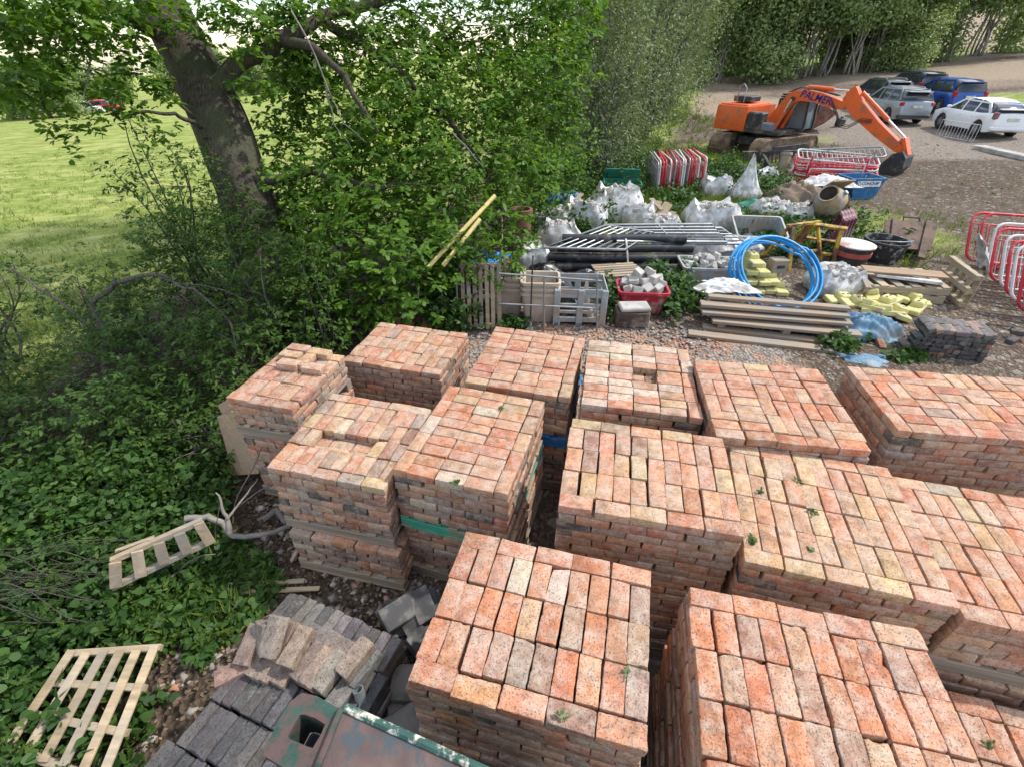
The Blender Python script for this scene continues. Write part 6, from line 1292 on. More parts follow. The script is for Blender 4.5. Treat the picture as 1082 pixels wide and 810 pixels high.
TOPB = [(330, 275, .88, -100, .35, 'pink', 'tipped outward over the weeds'), (370, 260, .90, -96, .9, 'grey', 'standing tilted beside the tipped one'), (412, 245, .97, -100, .55, 'cream', 'highest, leaning on its neighbours'), (455, 262, .88, -105, .5, 'pink', 'half hidden behind the leaning one'), (498, 285, .93, -108, .15, 'buff', 'rounded, lying alone with a chipped end'),
        (585, 252, .86, -25, 0, 'dusty grey', 'flat and dark at the rear'), (660, 285, .86, -25, .0, 'grey', 'flat at the rear near the steel pipe'), (545, 340, .86, -118, .05, 'plum', 'dark, between the chipped and the pale pair'), (582, 362, .89, -116, .05, 'buff', 'first of the pale side-by-side pair'), (625, 375, .90, -118, .1, 'cream', 'second of the pale side-by-side pair'),
        (717, 325, .93, -122, .1, 'buff', 'pale, lying across the end by the steel pipe'), (745, 360, .86, -122, .1, 'dusty grey', 'dark, beneath the pale one by the steel pipe'), (670, 455, .84, -118, .0, 'dusty grey', 'beside the green steel bracket'), (420, 345, .82, -112, 0, 'pink', 'low and pink at the step edge'), (475, 360, .82, -112, 0, 'plum', 'low and dark at the step edge'), (275, 375, .80, -150, .05, 'red', 'dark red, edging the stack by the weeds'), (385, 335, .82, -110, 0, 'buff', 'low and sandy at the step edge')]
for x, y, z, rz, tl, tn, lab in TOPB: p = Zq(x, y, z); dkbrick(p.x, p.y, z - .02, R(rz), 'old brick on the sooty stack, ' + lab, tn, tl, (.215, .1, .068))
# dark slabs and stones in the gap
def Zr(x, y, z): return Pz(360 + x / 3.857, 600 + y / 3.857, z)
for i, (x, y, z, rz, tl, s_, lab) in enumerate(((245, 175, .34, 45, .35, (.30, .17, .05), 'largest dark slab, tilted over the others beside the pale pallet'), (335, 150, .33, -60, .3, (.24, .15, .05), 'dark slab next to the largest one, against the stack'), (290, 230, .26, -50, .4, (.24, .13, .06), 'dark slab half under the largest one'), (335, 275, .22, 60, .5, (.26, .14, .06), 'dark slab sliding down to the mud by the orange stack'), (270, 290, .14, 120, .6, (.24, .12, .06), 'lowest dark slab standing in the mud'), (300, 200, .12, 20, .1, (.4, .3, .2), 'dark stone block under the tilted slabs'))):
    p = Zr(x, y, z); m = MB(); m.box((0, 0, 0), s_, bev=.005); m.v = [tuple(c_ + rnd.uniform(-.006, .006) for c_ in q) for q in m.v]; o = m.build('stone_slab', MATS.setdefault('dark_slab', worn('dark_slab', (.07, .07, .072), .8, dirt=(.16, .15, .14), damt=.3, dscale=8, bmp=.4)), None, loc=p, rot=(tl, tl * .5, R(rz))); tag(o, lab, 'slab', 'dark slabs in the gap')
for i, (x, y, z, s_, lab) in enumerate(((268, 455, .62, .2, 'rough grey stone at the foot of orange stack, far one'), (255, 570, .55, .2, 'rough grey stone at the foot of orange stack, middle one'), (250, 670, .60, .26, 'rough grey stone beside the green steel beam'))):
    p = Zr(x, y, z); m = MB(); m.box((0, 0, 0), (s_ * 1.1, s_, .16), bev=.03); m.box((.01, .01, -z / 2 - .03), (s_, s_ * .9, z - .11), bev=.02); m.v = [tuple(c_ + rnd.uniform(-.012, .012) for c_ in q) for q in m.v]; o = m.build('rough_stone', MATS.setdefault('rough_stone', worn('rough_stone', (.17, .16, .145), .9, dirt=(.09, .085, .075), damt=.45, var=.4, bmp=.6)), None, loc=(p.x, p.y, z - .08), rot=(0, 0, .3 * i)); tag(o, lab, 'stone')
for a, b_, lab in (((70, 492, .86), (118, 640, .62), 'grey steel pipe poking up beside the sooty stack'), ((60, 560, .80), (100, 600, .70), 'short white pipe stub beneath the steel pipe')):
    m = MB(); p, q = Zr(*a), Zr(*b_); d = (q - p).normalized(); x_, y_ = _basis(d); m.lathe([(.024, 0), (.030, 0), (.030, (q - p).length), (.024, (q - p).length)], 14, o=p, ax=d, closed=True); tag(m.build('steel_pipe', GALV, None, 50), lab, 'pipe')
# green steel with a square hole
zt = 1.8; t = thing('steel_skip', 'flaking green and rust steel beam end with a square hole', 'skip', (-.70, .68, 0)); o_ = Vector((-.70, .68, 0))
out = [Zq(385, 665, zt), Zq(432, 560, zt), Zq(478, 490, zt), Zq(520, 458, zt), Zq(575, 470, zt), Zq(668, 522, zt), Zq(625, 640, zt), Zq(570, 760, zt), Zq(470, 745, zt), Zq(380, 690, zt)]
hol = [Zq(468, 618, zt), Zq(490, 578, zt), Zq(512, 540, zt), Zq(530, 538, zt), Zq(570, 552, zt), Zq(606, 574, zt), Zq(590, 612, zt), Zq(560, 662, zt), Zq(540, 656, zt), Zq(475, 628, zt)]
n = len(out); vs = []; 
for dz, ring in ((0, out), (0, hol), (-.035, out), (-.16, hol)): vs += [p - o_ + Vector((0, 0, dz)) for p in ring]
fs = []
for i in range(n):
    j = (i + 1) % n; fs += [(i, j, n + j, n + i), (2 * n + i, 2 * n + j, j, i), (n + i, n + j, 3 * n + j, 3 * n + i), (2 * n + j, 2 * n + i, 3 * n + i, 3 * n + j)]
m = MB(); m.add(vs, fs); m.build('bracket_plate', SKIPGREEN, t)
m = MB(); m.add([p - o_ + Vector((0, 0, -.165)) for p in hol], [tuple(range(n))]); m.build('hole_floor', BLACKM, t)
m = MB(); m.tube([p - o_ + Vector((0, 0, -.15)) for p in (hol[2].lerp(hol[4], .8), (hol[6] + hol[8]) / 2, hol[8])], .003, 5); m.build('wire', GALV, t)
pa, pb = Zq(668, 518, zt) - o_, Zq(1240, 775, zt) - o_; pc = Zq(572, 755, zt) - o_; dd = (pb - pa); nrm = Vector((dd.y, -dd.x, 0)).normalized()
m = MB(); q = [pa + Vector((0.012, 0, .004)), pb + Vector((0, 0, .004)), pb + nrm * .42 + Vector((0, 0, .004)), pc + nrm * .1 + Vector((0.012, 0, .004))]
m.add(q + [p + Vector((0, 0, -.3)) for p in q], [(0, 1, 2, 3), (7, 6, 5, 4), (0, 4, 5, 1), (1, 5, 6, 2), (2, 6, 7, 3), (3, 7, 4, 0)]); m.build('beam_top', PLATE, t)
m = MB(); m.bar(pa + Vector((.004, .004, .008)), pb + Vector((0, .004, .008)), .028, .024, bev=.008); m.build('welded_rim', FLAKE, t)
m = MB(); m.bar(pa + Vector((0, 0, .012)), pc + Vector((0, 0, .012)), .024, .026, bev=.008); m.build('welded_rim', SKIPGREEN, t)
m = MB(); m.box((.42, -.34, .75), (1.0, .52, 1.5)); m.build('skip_body', SKIPGREEN, t)
# broken pallets in the weeds
def px_pallet(q, h, label, n, mat, bear=3, th=.018, bw=.08, hh=.07, along=True):
    """a pallet piece over four ground corners; boards run from side q0-q1 to side q3-q2"""
    q = [Pz(*p, h_) for p, h_ in zip(q, h)]; c = sum(q, Vector()) / 4; t = thing('pallet', label, 'pallet', c); q = [p - c for p in q]; nz = (q[1] - q[0]).cross(q[3] - q[0]).normalized(); nz = -nz if nz.z < 0 else nz
    m = MB()
    for k in range(n):
        s_ = k / (n - 1); a, b_ = q[0].lerp(q[1], s_), q[3].lerp(q[2], s_); e = (b_ - a).normalized() * rnd.uniform(-.015, .02); m.bar(a - e + nz * (hh / 2 + th / 2), b_ + e + nz * (hh / 2 + th / 2), bw, th, up=nz, bev=.003)
    m.build('deck', mat, t)
    for k in range(bear):
        s_ = k / (bear - 1); a, b_ = q[0].lerp(q[3], s_), q[1].lerp(q[2], s_); m = MB(); e = (b_ - a).normalized() * .03; m.bar(a - e, b_ + e, .045, hh, up=nz, bev=.004); m.build('bearer', mat, t)
px_pallet([(12, 790), (110, 826), (166, 684), (78, 690)], (.10, .12, .24, .24), 'pale slatted pallet piece lying in the weeds by the sooty stack', 6, W_new, 4, bw=.062, hh=.045)
px_pallet([(123, 618), (222, 571), (210, 551), (122, 590)], (.30, .34, .55, .52), 'small broken pallet tilted up in the weeds by driftwood', 5, W_pallet, 2, bw=.075, hh=.05)
m = MB(); m.bar(Pz(122, 582, .42), Pz(163, 567, .45), .035, .02, bev=.003); tag(m.build('batten', W_new), 'thin batten sticking out behind the small broken pallet', 'batten')
# plywood, deadwood, sticks
for i, (q, Y, lab) in enumerate((([(230, 428), (243, 420), (256, 436), (244, 455)], None, 'small plywood sheet corner behind the larger sheet'), ([(229, 440), (244, 434), (276, 476), (273, 500), (246, 502), (238, 470)], None, 'curved plywood sheet leaning on the narrow stack'), ([(251, 468), (263, 459), (280, 492), (262, 497)], None, 'small board leaning in front of the plywood sheet'))):
    base = (Vector((-2.62, 3.40, 0)), Vector((-2.60, 3.33, 0)), Vector((-2.50, 3.26, 0)))[i]; nrm = Vector((-.55, -.8, .22)).normalized(); vs = []
    for px, py in q: d = Vector(ray(px, py)); vs.append(Vector(CAM) + d * ((base - Vector(CAM)).dot(nrm) / d.dot(nrm)))
    c = sum(vs, Vector()) / len(vs); m = MB(); k = len(vs); m.add([p - c for p in vs] + [p - c - nrm * .014 for p in vs], [tuple(range(k)), tuple(range(2 * k - 1, k - 1, -1))] + [(a, (a + 1) % k, k + (a + 1) % k, k + a) for a in range(k)])
    tag(m.build('plywood_sheet', W_ply, None, loc=c), lab, 'plywood sheet')
m = MB(); pts = [Pz(196, 548, .3), Pz(220, 545, .30), Pz(236, 552, .26), Pz(247, 566, .18), Pz(262, 566, .15), Pz(285, 562, .14), Pz(306, 556, .1)]; limb(m, pts, .030, .020, 10, 5, .05)
limb(m, [Pz(242, 562, .20), Pz(240, 545, .3), Pz(228, 520, .45)], .028, .006, 8, 5, .05); limb(m, [Pz(240, 548, .3), Pz(262, 520, .4), Pz(272, 505, .5)], .012, .003, 6, 4, .05); limb(m, [Pz(278, 549, .1), Pz(292, 538, .12), Pz(304, 552, .1)], .03, .03, 8, 4, .06)
tag(m.build('driftwood_log', DRIFT, None, 60), 'bleached forked dead log lying before the stack with a missing row', 'log')
for i, (a, b_, r0, lab) in enumerate((((276, 472, .75), (246, 552, .1), .008, 'thin bare stick leaning from plywood to the log'), ((300, 505, .5), (240, 545, .15), .006, 'thin bare stick crossing the dead log'), ((228, 572, .1), (232, 535, .5), .006, 'thin twig standing by the small broken pallet'), ((150, 622, .15), (228, 585, .12), .014, 'grey dead branch in the weeds under small pallet'))):
    m = MB(); m.tube(wob(Pz(*a), Pz(*b_), 8, .04), [r0 * (1 - .07 * k) for k in range(9)], 6); tag(m.build('stick', DRIFT, None, 60), lab, 'stick', 'sticks about the dead log')
for i, (a, b_, lab) in enumerate((((220, 619, .05), (322, 613, .05), 'long flat stake on the soil, far one'), ((230, 626, .04), (338, 621, .04), 'long pointed stake on the soil, near one'), ((308, 592, .04), (318, 575, .2), 'short stake end under the pale bottom pallet'))):
    m = MB(); m.bar(Pz(*a), Pz(*b_), .04, .02, bev=.004); tag(m.build('stake', W_new, None), lab, 'stake', 'stakes on the soil')
# loose brick bits at the foot of the oak
rr = random.Random(9)
for i in range(9):
    p = G(416 + i * 4.6, 348 + rr.uniform(-10, 6)); M = Matrix.Translation((p.x, p.y, .05 + .05 * (i % 3))) @ Euler((rr.uniform(-.5, .5), rr.uniform(-.5, .5), rr.uniform(0, 3))).to_matrix().to_4x4()
    tag(brick_object('broken_brick', brick_verts(T_LO, rr.uniform(.1, .2), .1, .065), T_LO[1], tint_of(pick({'pink': 3, 'salmon': 2, 'cream': 1})), M_brick, M), 'broken pinkish brick, %s along the small heap under the oak' % ORD[i], 'brick', 'broken bricks heaped under the oak')

# ------------------------------------------------------------------ excavator, cars, kerb
def digger():
    c0 = Vector((10.3, 22.0, float(terr(10.3, 22.0)))); ya = math.atan2(-.78, .63)
    t = thing('excavator', 'orange tracked excavator with its bucket on the ground', 'excavator', c0, ya)
    ta = math.atan2(1.9, 3.3) - ya
    for s_ in (-1, 1):                                                # tracks
        m = MB(); prof = []; L_, h_ = 3.5, .74
        for k in range(10): a = PI / 2 + PI * k / 9; prof.append((-L_ / 2 + h_ / 2 + h_ / 2 * math.cos(a), h_ / 2 + h_ / 2 * math.sin(a)))
        for k in range(10): a = -PI / 2 + PI * k / 9; prof.append((L_ / 2 - h_ / 2 + h_ / 2 * math.cos(a), h_ / 2 + h_ / 2 * math.sin(a)))
        m.prism(prof, (0, s_ * .98, 0), (1, 0, 0), (0, 0, 1), .48)
        per = []
        n = len(prof)
        for i in range(n):
            a, b_ = prof[i], prof[(i + 1) % n]; d = math.hypot(b_[0] - a[0], b_[1] - a[1]); k = max(1, int(d / .16))
            for q in range(k): per.append((a[0] + (b_[0] - a[0]) * q / k, a[1] + (b_[1] - a[1]) * q / k, math.atan2(b_[1] - a[1], b_[0] - a[0])))
        for x, z, a in per: m.box((x, s_ * .98, z), (.13, .54, .05), rot=Matrix.Rotation(-a, 3, 'Y'))
        m.xf(Matrix.Rotation(ta, 4, 'Z')); tr = m.build('track', TRACK, t, 30)
        m = MB(); m.box((0, s_ * (.98), h_ / 2), (2.7, .5, .30), bev=.04); m.xf(Matrix.Rotation(ta, 4, 'Z')); m.build('track_frame', BLACKM, tr)
        for x in (-1.3, 1.3): m = MB(); m.lathe([(0, -.26), (.2, -.26), (.28, -.2), (.28, .2), (.2, .26), (0, .26)], 18, o=(x, s_ * .98, h_ / 2), ax=(0, 1, 0)); m.xf(Matrix.Rotation(ta, 4, 'Z')); m.build('sprocket', TRACK, tr, 40)
    m = MB(); m.box((0, 0, .52), (1.5, 1.6, .34), bev=.05); m.lathe([(.55, .66), (.55, .86), (0, .86)], 24); m.build('undercarriage', BLACKM, t)
    m = MB(); m.box((-.25, 0, .92), (2.5, 2.1, .14), bev=.02); m.build('deck', BLACKM, t)
    prof = [(-1.80, -1.0), (-1.55, -1.08), (-.42, -1.08), (-.42, 1.08), (-1.55, 1.08), (-1.80, 1.0), (-1.95, .5), (-2.0, 0), (-1.95, -.5)]
    m = MB(); m.loft([[Vector((x * 1.0, y * .97, .86)) for x, y in prof], [Vector((x, y, .95)) for x, y in prof], [Vector((x, y, 1.62)) for x, y in prof], [Vector((x * .985 - .012, y * .97, 1.72)) for x, y in prof]]); m.build('counterweight', ORANGE, t, 40)
    m = MB(); m.box((-1.15, 0, 1.74), (1.2, 1.8, .08), bev=.03); m.build('engine_hood', ORANGE, t)
    m = MB(); m.box((-1.1, -.1, 1.93), (.75, .8, .2), bev=.03); m.build('exhaust_box', BLACKM, t); m = MB(); m.tube([(-1.3, -.5, 1.8), (-1.3, -.5, 2.35), (-1.15, -.5, 2.45), (-1.0, -.5, 2.3), (-1.0, -.5, 1.8)], .018, 6); m.build('handrail', GALV, t, 60)
    m = MB(); m.box((-.10, -.82, 1.26), (.62, .50, .62), bev=.05); m.build('tool_box', BLACKM, t); m = MB(); m.box((.42, -.84, 1.10), (.42, .42, .30), bev=.05); m.build('step_box', worn('grey_machine_paint', (.14, .15, .17), .5), t)
    # cab
    m = MB(); m.box((.35, .68, 2.02), (1.26, .82, .06), bev=.02)
    for x, z0, z1, xo in ((-.25, 1.0, 2.0, 0), (.95, 1.3, 2.0, -.08)):
        for y in (.30, 1.06): m.bar((x, y, z0), (x + xo, y, z1), .06, .06)
    for y in (.30, 1.06): m.bar((-.25, y, 1.02), (.95, y, 1.02), .07, .1); m.bar((.95, y, 1.02), (.95, y, 1.35), .07, .07); m.bar((.3, y, 1.0), (.3, y, 2.0), .05, .05)
    cab = m.build('cab_frame', BLACKM, t); cab.location = (.30, .05, -.05)
    m = MB(); m.loft([[Vector((-.23, .33, 1.05)), Vector((.93, .33, 1.05)), Vector((.93, 1.03, 1.05)), Vector((-.23, 1.03, 1.05))], [Vector((-.22, .34, 1.98)), Vector((.86, .34, 1.98)), Vector((.86, 1.02, 1.98)), Vector((-.22, 1.02, 1.98))]])
    g_, nt, b = _nt('cab_glass'); b.inputs['Base Color'].default_value = (.28, .34, .36, 1); b.inputs['Roughness'].default_value = .06; b.inputs['Transmission Weight'].default_value = .5; m.build('cab_glass', g_, cab)
    m = MB(); m.box((.3, .68, 2.10), (1.1, .8, .05), bev=.01)
    for k in range(6): m.bar((-.15 + .2 * k, .3, 2.17), (-.15 + .2 * k, 1.06, 2.17), .03, .05)
    for y in (.3, .68, 1.06): m.bar((-.2, y, 2.18), (.9, y, 2.18), .04, .06)
    m.build('roof_guard', BLACKM, cab)
    m = MB(); m.box((.1, .68, 1.2), (.5, .5, .4), bev=.05); m.box((-.08, .68, 1.55), (.14, .48, .5), bev=.05); m.build('operator_seat', BLACKM, cab)
    m = MB(); m.box((1.06, .98, 1.75), (.04, .2, .3), bev=.01); m.build('mirror', BLACKM, cab)
    # boom, stick, bucket: side outlines with real thickness
    bo = [(-.18, .98), (.02, 1.35), (.34, 1.86), (.52, 2.16), (.72, 2.30), (1.1, 2.345), (1.7, 2.29), (2.30, 2.15), (2.62, 2.06), (2.70, 1.96), (2.62, 1.82), (2.2, 1.86), (1.6, 1.98), (1.05, 2.0), (.82, 1.92), (.62, 1.68), (.42, 1.28), (.20, .86), (0, .80)]
    m = MB(); m.prism(bo, (0, -.02, 0), (1, 0, 0), (0, 0, 1), .36); boom = m.build('boom', ORANGE, t, 30)
    for s_ in (-1, 1): m = MB(); m.box((-.05, s_ * .25 - .02, 1.02), (.34, .08, .5), bev=.02); m.build('boom_mount', ORANGE, t)
    for s_ in (-1, 1):
        m = MB(); a, b_ = Vector((.42, s_ * .30 - .02, .95)), Vector((.80, s_ * .30 - .02, 2.04)); m.tube([a, a.lerp(b_, .62)], .075, 12); c = m.build('boom_cylinder', ORANGE, t, 50); m = MB(); m.tube([a.lerp(b_, .6), b_], .04, 10); m.build('piston_rod', CHROME, c, 60)
    m = MB(); m.lathe([(0, -.3), (.07, -.3), (.07, .3), (0, .3)], 12, o=(.80, -.02, 2.05), ax=(0, 1, 0)); m.build('boom_pin', BLACKM, boom)
    m = MB(); a, b_ = Vector((1.15, -.02, 2.44)), Vector((2.62, -.02, 2.40)); m.tube([a, a.lerp(b_, .62)], .075, 12); c = m.build('stick_cylinder', ORANGE, t, 50); m = MB(); m.tube([a.lerp(b_, .6), b_], .04, 10); m.build('piston_rod', CHROME, c, 60)
    m = MB(); m.box((1.12, -.02, 2.38), (.16, .2, .16), bev=.02); m.build('cylinder_lug', ORANGE, boom)
    st = [(2.50, 2.16), (2.66, 2.50), (2.78, 2.56), (2.88, 2.46), (3.15, 2.12), (3.9, 1.56), (4.85, .96), (5.02, .80), (4.92, .68), (4.70, .74), (3.9, 1.14), (3.1, 1.60), (2.66, 1.92)]
    m = MB(); m.prism(st, (0, -.02, 0), (1, 0, 0), (0, 0, 1), .30); stick = m.build('stick', ORANGE, t, 30)
    m = MB(); a, b_ = Vector((3.02, -.02, 2.38)), Vector((4.86, -.02, 1.14)); m.tube([a, a.lerp(b_, .6)], .07, 12); c = m.build('bucket_cylinder', ORANGE, t, 50); m = MB(); m.tube([a.lerp(b_, .58), b_], .036, 10); m.build('piston_rod', CHROME, c, 60)
    m = MB(); m.bar((4.83, -.02, 1.16), (5.13, -.02, .66), .10, .36, up=(0, 1, 0)); m.bar((4.83, -.02, 1.16), (4.62, -.02, .84), .08, .34, up=(0, 1, 0)); m.build('bucket_linkage', ORANGE, t)
    m = MB(); prof = [(5.02, .80), (5.18, .60), (5.22, .30), (5.08, .08), (4.80, -.02), (4.52, .05), (4.46, .22), (4.60, .42), (4.78, .70)]
    for s_ in (-1, 1): m.prism(prof, (0, s_ * .40 - .02, 0), (1, 0, 0), (0, 0, 1), .03)
    sh = prof[0:7]
    for i in range(len(sh) - 1): a, b_ = Vector((sh[i][0], -.02, sh[i][1])), Vector((sh[i + 1][0], -.02, sh[i + 1][1])); m.bar(a, b_, .80, .03, up=(0, 0, 1) if abs((b_ - a).z) < abs((b_ - a).x) else (1, 0, 0))
    bk = m.build('bucket', BLACKM, t)
    for k in range(5): m = MB(); m.bar((4.5, -.36 + .17 * k, .2), (4.38, -.36 + .17 * k, .34), .06, .03); m.build('tooth', TRACK, bk)
    for k, (dz, x1) in enumerate(((0, 0), (.05, .05), (.1, .1))):
        m = MB(); m.tube([(2.2, -.24, 2.1 - dz), (2.55, -.30, 1.72 - dz), (2.75, -.32, 1.44 - dz * 1.5), (3.05, -.30, 1.38 - dz), (3.35, -.24, 1.62 - dz), (3.7, -.2, 1.62 - x1)], .013, 7); m.build('hydraulic_hose', BLACKM, t, 60)
    m = MB(); m.tube([(.5, -.1, 2.25), (.9, -.1, 2.43), (1.6, -.12, 2.36), (2.3, -.12, 2.24)], .02, 6); m.tube([(.5, .06, 2.25), (.9, .06, 2.43), (1.6, .08, 2.36), (2.3, .08, 2.24)], .02, 6); m.build('hydraulic_line', BLACKM, boom, 60)
    LET = worn('dark_blue_lettering', (.02, .02, .16), .5, bmp=0)
    text_part('PALMER', .33, LET, boom, (1.60, -.207, 2.135), (R(90), R(9.5), 0), .004, .005, sx=1.02, shear=.12)
    text_part('130', .13, worn('pale_lettering', (.6, .6, .6), .5, bmp=0), stick, (2.78, -.177, 2.2), (R(90), 0, 0), .003, 0, name='small_marking') if False else None
digger()
p = G(870, 138); t = thing('steel_bucket', 'rust brown spare excavator bucket behind the cab', 'bucket', (p.x - .6, p.y + .4, p.z + .02), R(-20))
m = MB(); prof = [(-.9, .55), (-.95, 1.0), (-.5, 1.12), (.5, 1.0), (.95, .75), (.6, .35), (.1, .02), (-.6, .05)]
for s_ in (-1, 1): m.prism(prof, (0, s_ * .5, 0), (1, 0, 0), (0, 0, 1), .04)
for i in range(len(prof) - 1):
    if i == 0: continue
    a, b_ = Vector((prof[i][0], 0, prof[i][1])), Vector((prof[i + 1][0], 0, prof[i + 1][1])); m.bar(a, b_, 1.0, .04, up=(0, 0, 1) if abs((b_ - a).z) < abs((b_ - a).x) else (1, 0, 0))
m.build('bucket_shell', worn('rust_brown_bucket', (.17, .06, .045), .8, dirt=(.2, .12, .09), damt=.4), t); m = MB(); m.box((-.95, 0, .75), (.06, 1.04, .2)); m.build('cutting_edge', TRACK, t)
p = G(886, 134); m = MB(); m.box((0, 0, .18), (.45, .3, .36), bev=.05); m.box((0, 0, .4), (.2, .06, .1), bev=.02); tag(m.build('fuel_can', BLACKM, None, loc=p, rot=(0, .1, .5)), 'small dark fuel can on the ground beyond the excavator boom', 'can')

def car(label, loc, rz, paint, kind='hatch', plate=True):
    """parts of a parked car; x forward, origin on the ground under its middle"""
    t = thing('parked_car', label, 'car', loc, rz, 'cars parked on the gravel'); t.scale = (.92, .92, .92)
    if kind == 'hatch': L_, W_, Ht, belt = 4.45, 1.74, 1.48, .93; roof = [(-2.05, 1.12), (-1.75, 1.30), (-.9, 1.45), (-.1, 1.48), (.45, 1.40), (1.35, .95)]; deck = [(-2.2, .62), (-2.17, .98), (-2.0, 1.02), (-1.2, .95), (.9, .93), (1.35, .93), (1.95, .80), (2.18, .62)]
    elif kind == 'suv': L_, W_, Ht, belt = 4.6, 1.82, 1.68, 1.06; roof = [(-2.12, 1.12), (-1.95, 1.50), (-1.5, 1.64), (-.2, 1.68), (.45, 1.58), (1.15, 1.08)]; deck = [(-2.27, .66), (-2.26, 1.05), (-2.1, 1.12), (-1.2, 1.06), (.8, 1.04), (1.2, 1.04), (1.95, .94), (2.24, .70)]
    else: L_, W_, Ht, belt = 4.6, 1.82, 1.66, 1.02; roof = [(-2.18, 1.10), (-2.05, 1.52), (-1.6, 1.64), (-.1, 1.66), (.65, 1.50), (1.5, 1.0)]; deck = [(-2.28, .66), (-2.27, 1.05), (-2.1, 1.06), (-1.2, 1.02), (1.0, 1.0), (1.4, .99), (2.0, .84), (2.26, .64)]
    wr = .33 if kind == 'hatch' else .36; wx = (1.33, -1.35); hw = W_ / 2; lo = .24
    xs = np.linspace(-L_ / 2, L_ / 2, 49); dx = [d[0] for d in deck]; dz = [d[1] for d in deck]; rings = []
    for x in xs:
        e = abs(x) / (L_ / 2); wsc = 1 - .10 * max(0, (e - .72) / .28) ** 2 - .10 * max(0, (e - .94) / .06) ** 2; w_ = hw * wsc; top = float(np.interp(x, dx, dz)); b_ = lo + .10 * max(0, (e - .85) / .15) ** 1.5
        for c in wx:
            if abs(x - c) < wr * 1.12: b_ = max(b_, wr + math.sqrt(max(0, (wr * 1.13) ** 2 - (x - c) ** 2)) - .0)
        b_ = min(b_, top - .18); mid = b_ + (top - b_) * .55
        rings.append([Vector((x, -w_ * .95, b_)), Vector((x, -w_ * 1.0, mid)), Vector((x, -w_ * .985, top - .07)), Vector((x, -w_ * .92, top)), Vector((x, 0, top + .025)), Vector((x, w_ * .92, top)), Vector((x, w_ * .985, top - .07)), Vector((x, w_ * 1.0, mid)), Vector((x, w_ * .95, b_)), Vector((x, 0, b_))])
    m = MB(); m.loft(rings); m.build('body', paint, t, 40)
    # glasshouse and roof skin
    n = len(roof); gl = []; hr = hw * .70; hb = hw * .90
    gx = np.linspace(roof[0][0], roof[-1][0], 24); R_ = []
    for x in gx:
        z = float(np.interp(x, [r_[0] for r_ in roof], [r_[1] for r_ in roof])); zb = float(np.interp(x, dx, dz)) - .02; z = max(z, zb + .03); k = (z - zb) / (Ht - belt); w1 = hb + (hr - hb) * min(1, k); R_.append([Vector((x, -hb, zb)), Vector((x, -w1, z - .03)), Vector((x, -w1 * .9, z)), Vector((x, 0, z + .02)), Vector((x, w1 * .9, z)), Vector((x, w1, z - .03)), Vector((x, hb, zb))])
    m = MB(); m.loft(R_); m.build('windows', GLASS, t, 50)
    a, b_ = (4, 17) if kind != 'hatch' else (5, 17); rs = [[p + Vector((0, 0, .008)) for p in r_[1:6]] + [p - Vector((0, 0, .02)) for p in r_[1:6][::-1]] for r_ in R_[a:b_]]
    m = MB(); m.loft(rs); m.build('roof', paint, t, 50)
    for s_ in (1, -1):
        m = MB()
        def sidept(i, f, o_=.012): r_ = R_[i]; p0, p1 = (r_[0], r_[1]) if s_ < 0 else (r_[6], r_[5]); p = p0.lerp(p1, f); return p + Vector((0, s_ * o_, 0))
        for i0, i1, w_ in ((a, a - 3 if kind != 'hatch' else 2, .15), (a, a, .0), (9, 9, .07), (15, 15, .07), (17, 22, .08)):
            if w_ == 0: continue
            m.bar(sidept(i1, .02), sidept(i0 if i1 != i0 else i1, .98), w_, .03, up=(0, s_, 0))
        m.bar(sidept(a, 1.0), sidept(17, 1.0), .06, .03, up=(0, s_, 0)); m.build('pillar_trim', paint, t)
        m = MB(); m.box((.95, s_ * (hw + .07), belt + .08), (.10, .18, .14), bev=.03); m.build('wing_mirror', paint, t)
        m = MB()
        for x in (.05, -.85): m.box((x, s_ * hw * 1.0, belt - .16), (.18, .03, .03), bev=.008)
        m.build('door_handle', paint, t)
        zl = 1.0 if kind == 'hatch' else 1.06; m = MB(); m.box((-L_ / 2 + .13, s_ * (hw * .84), zl - .08), (.20, .20, .30 if kind != 'suv' else .18), bev=.04); m.build('tail_light', MATS['tail_dark' if kind == 'hatch' else 'tail_red'], t)
        m = MB(); m.box((L_ / 2 - .17, s_ * hw * .72, .68), (.28, .3, .14), bev=.04); m.build('headlight', MATS['lamp_clear'], t)
        for x in wx:
            m = MB(); m.lathe([(.19, -.09), (.30 / .33 * wr, -.10), (wr, -.06), (wr, .06), (.30 / .33 * wr, .10), (.19, .09)], 24, o=(x, s_ * (hw - .10), wr), ax=(0, 1, 0), closed=True); wh = m.build('wheel', RUBBER, t, 40)
            m = MB(); o_ = Vector((x, s_ * (hw - .035), wr)); m.lathe([(0, -.01), (.06, 0), (.06, -.02), (.2, -.02), (.215, .01), (.225, .01), (.225, -.04)], 20, o=o_, ax=(0, s_, 0))
            for k in range(5): a_ = 2 * PI * k / 5; m.bar(o_ + Vector((math.cos(a_) * .04, 0, math.sin(a_) * .04)), o_ + Vector((math.cos(a_) * .21, 0, math.sin(a_) * .21)), .05, .03, up=(0, 1, 0))
            m.build('rim', GALV, wh, 40)
    m = MB(); m.box((-L_ / 2 + .0, 0, .78 if kind == 'hatch' else .86), (.02, .50, .12), bev=.004); m.build('number_plate', MATS['plate_white'], t)
    m = MB(); m.box((-L_ / 2 + .10, 0, .42), (.24, W_ * .92, .18), bev=.05); m.build('rear_bumper', MATS['bumper_dark'] if kind != 'hatch' else paint, t)
    if kind == 'hatch': m = MB(); m.box((-2.06, 0, 1.17), (.16, 1.3, .05), bev=.015); m.build('spoiler', paint, t)
    else: m = MB(); m.box((-2.02, 0, roof[1][1] + .025), (.26, 1.15, .035), bev=.012); m.build('spoiler', paint, t)
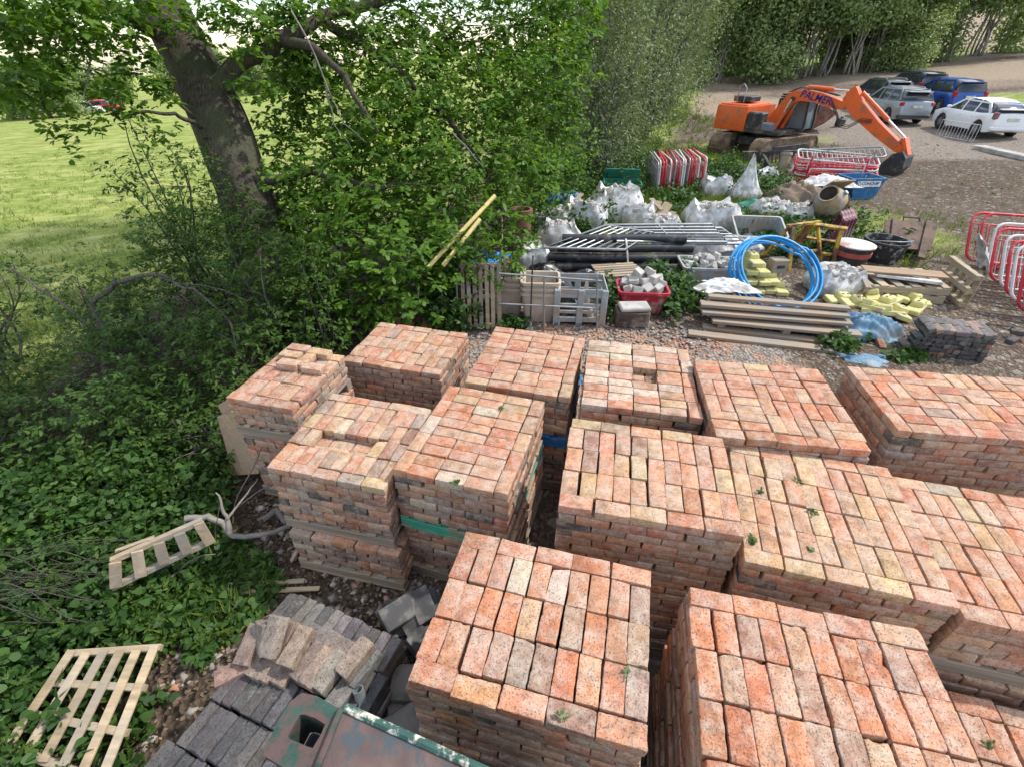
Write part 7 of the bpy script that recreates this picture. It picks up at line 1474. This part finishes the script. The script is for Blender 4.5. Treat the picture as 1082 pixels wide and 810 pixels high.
    if kind == 'suv':
        for s_ in (-1, 1): m = MB(); m.tube([(-1.4, s_ * .56, 1.65), (-1.25, s_ * .56, 1.70), (.0, s_ * .56, 1.71), (.15, s_ * .56, 1.66)], .016, 6); m.build('roof_rail', GALV, t, 60)
    return t
MATS['tail_red'] = worn('tail_light_red', (.35, .015, .02), .25, bmp=0); MATS['tail_dark'] = worn('tail_light_smoked', (.22, .10, .10), .25, bmp=0); MATS['lamp_clear'] = worn('lamp_clear', (.6, .6, .6), .15, bmp=0); MATS['plate_white'] = worn('plate_white', (.6, .58, .45), .5, bmp=0); MATS['bumper_dark'] = worn('bumper_dark', (.05, .05, .055), .5)
CW = worn('car_white', (.75, .76, .77), .25, bmp=0, var=.03, spec=.6); CS = worn('car_silver', (.30, .32, .335), .3, .5, bmp=0, var=.04); CB = worn('car_blue', (.02, .08, .32), .22, .3, bmp=0, var=.05, spec=.7); CK = worn('car_dark', (.05, .055, .06), .25, .3, bmp=0, var=.05)
def carloc(px, py): return G(px, py)
p = G(1026, 140); car('white hatchback parked nearest on the grey gravel', p, R(84), CW, 'hatch')
p = G(936, 127); car('silver estate car with dark rear bumper beside the excavator boom', p, R(86), CS, 'suv')
p = G(990, 117); car('bright blue people carrier behind the white hatchback', p, R(84), CB, 'mpv')
p = G(922, 115); car('dark estate car partly hidden behind the silver one', p, R(86), CK, 'suv')
p = G(958, 106); car('black car farthest back with only its roof showing', p, R(84), CK, 'mpv')
p = G(112, 119); car('small red car far across the field before the hedgerow', p, R(20), worn('car_red', (.45, .03, .03), .3, bmp=0), 'hatch')
p = G(92, 121); car('small white car far across the field beside the red one', p, R(15), CW, 'hatch')
# low railing before the white car, kerb slab
t = thing('steel_rail_fence', 'low white steel barrier lying against side of the white hatchback', 'barrier', G(1010, 148)); o_ = t.location
a, b_ = G(989, 143) - o_, G(1028, 150) - o_; m = MB(); up = Vector((0, 0, .62)); m.tube([a, a + up, b_ + up, b_], .014, 6, closed=True); m.build('tube_frame', B_white, t, 60); m = MB()
for k in range(1, 12): m.tube([a.lerp(b_, k / 12), a.lerp(b_, k / 12) + up], .01, 5)
m.build('bars', B_white, t, 60)
for s_ in (.15, .85): m = MB(); q = a.lerp(b_, s_); m.bar(q + Vector((-.2, -.35, .02)), q + Vector((.2, .35, .02)), .05, .03); m.build('foot', GALV, t)
a, b_ = G(1037, 159), G(1096, 172); m = MB(); m.bar(a + Vector((0, .2, .07)), b_ + Vector((0, .2, .07)), .5, .16, bev=.02); tag(m.build('kerb_slab', CONC, None), 'long concrete kerb slab on the dirt below the white hatchback', 'kerb')

for o in list(bpy.data.objects):
    if o.parent is None and o.get('category') and not o.get('kind'): o['kind'] = 'thing'
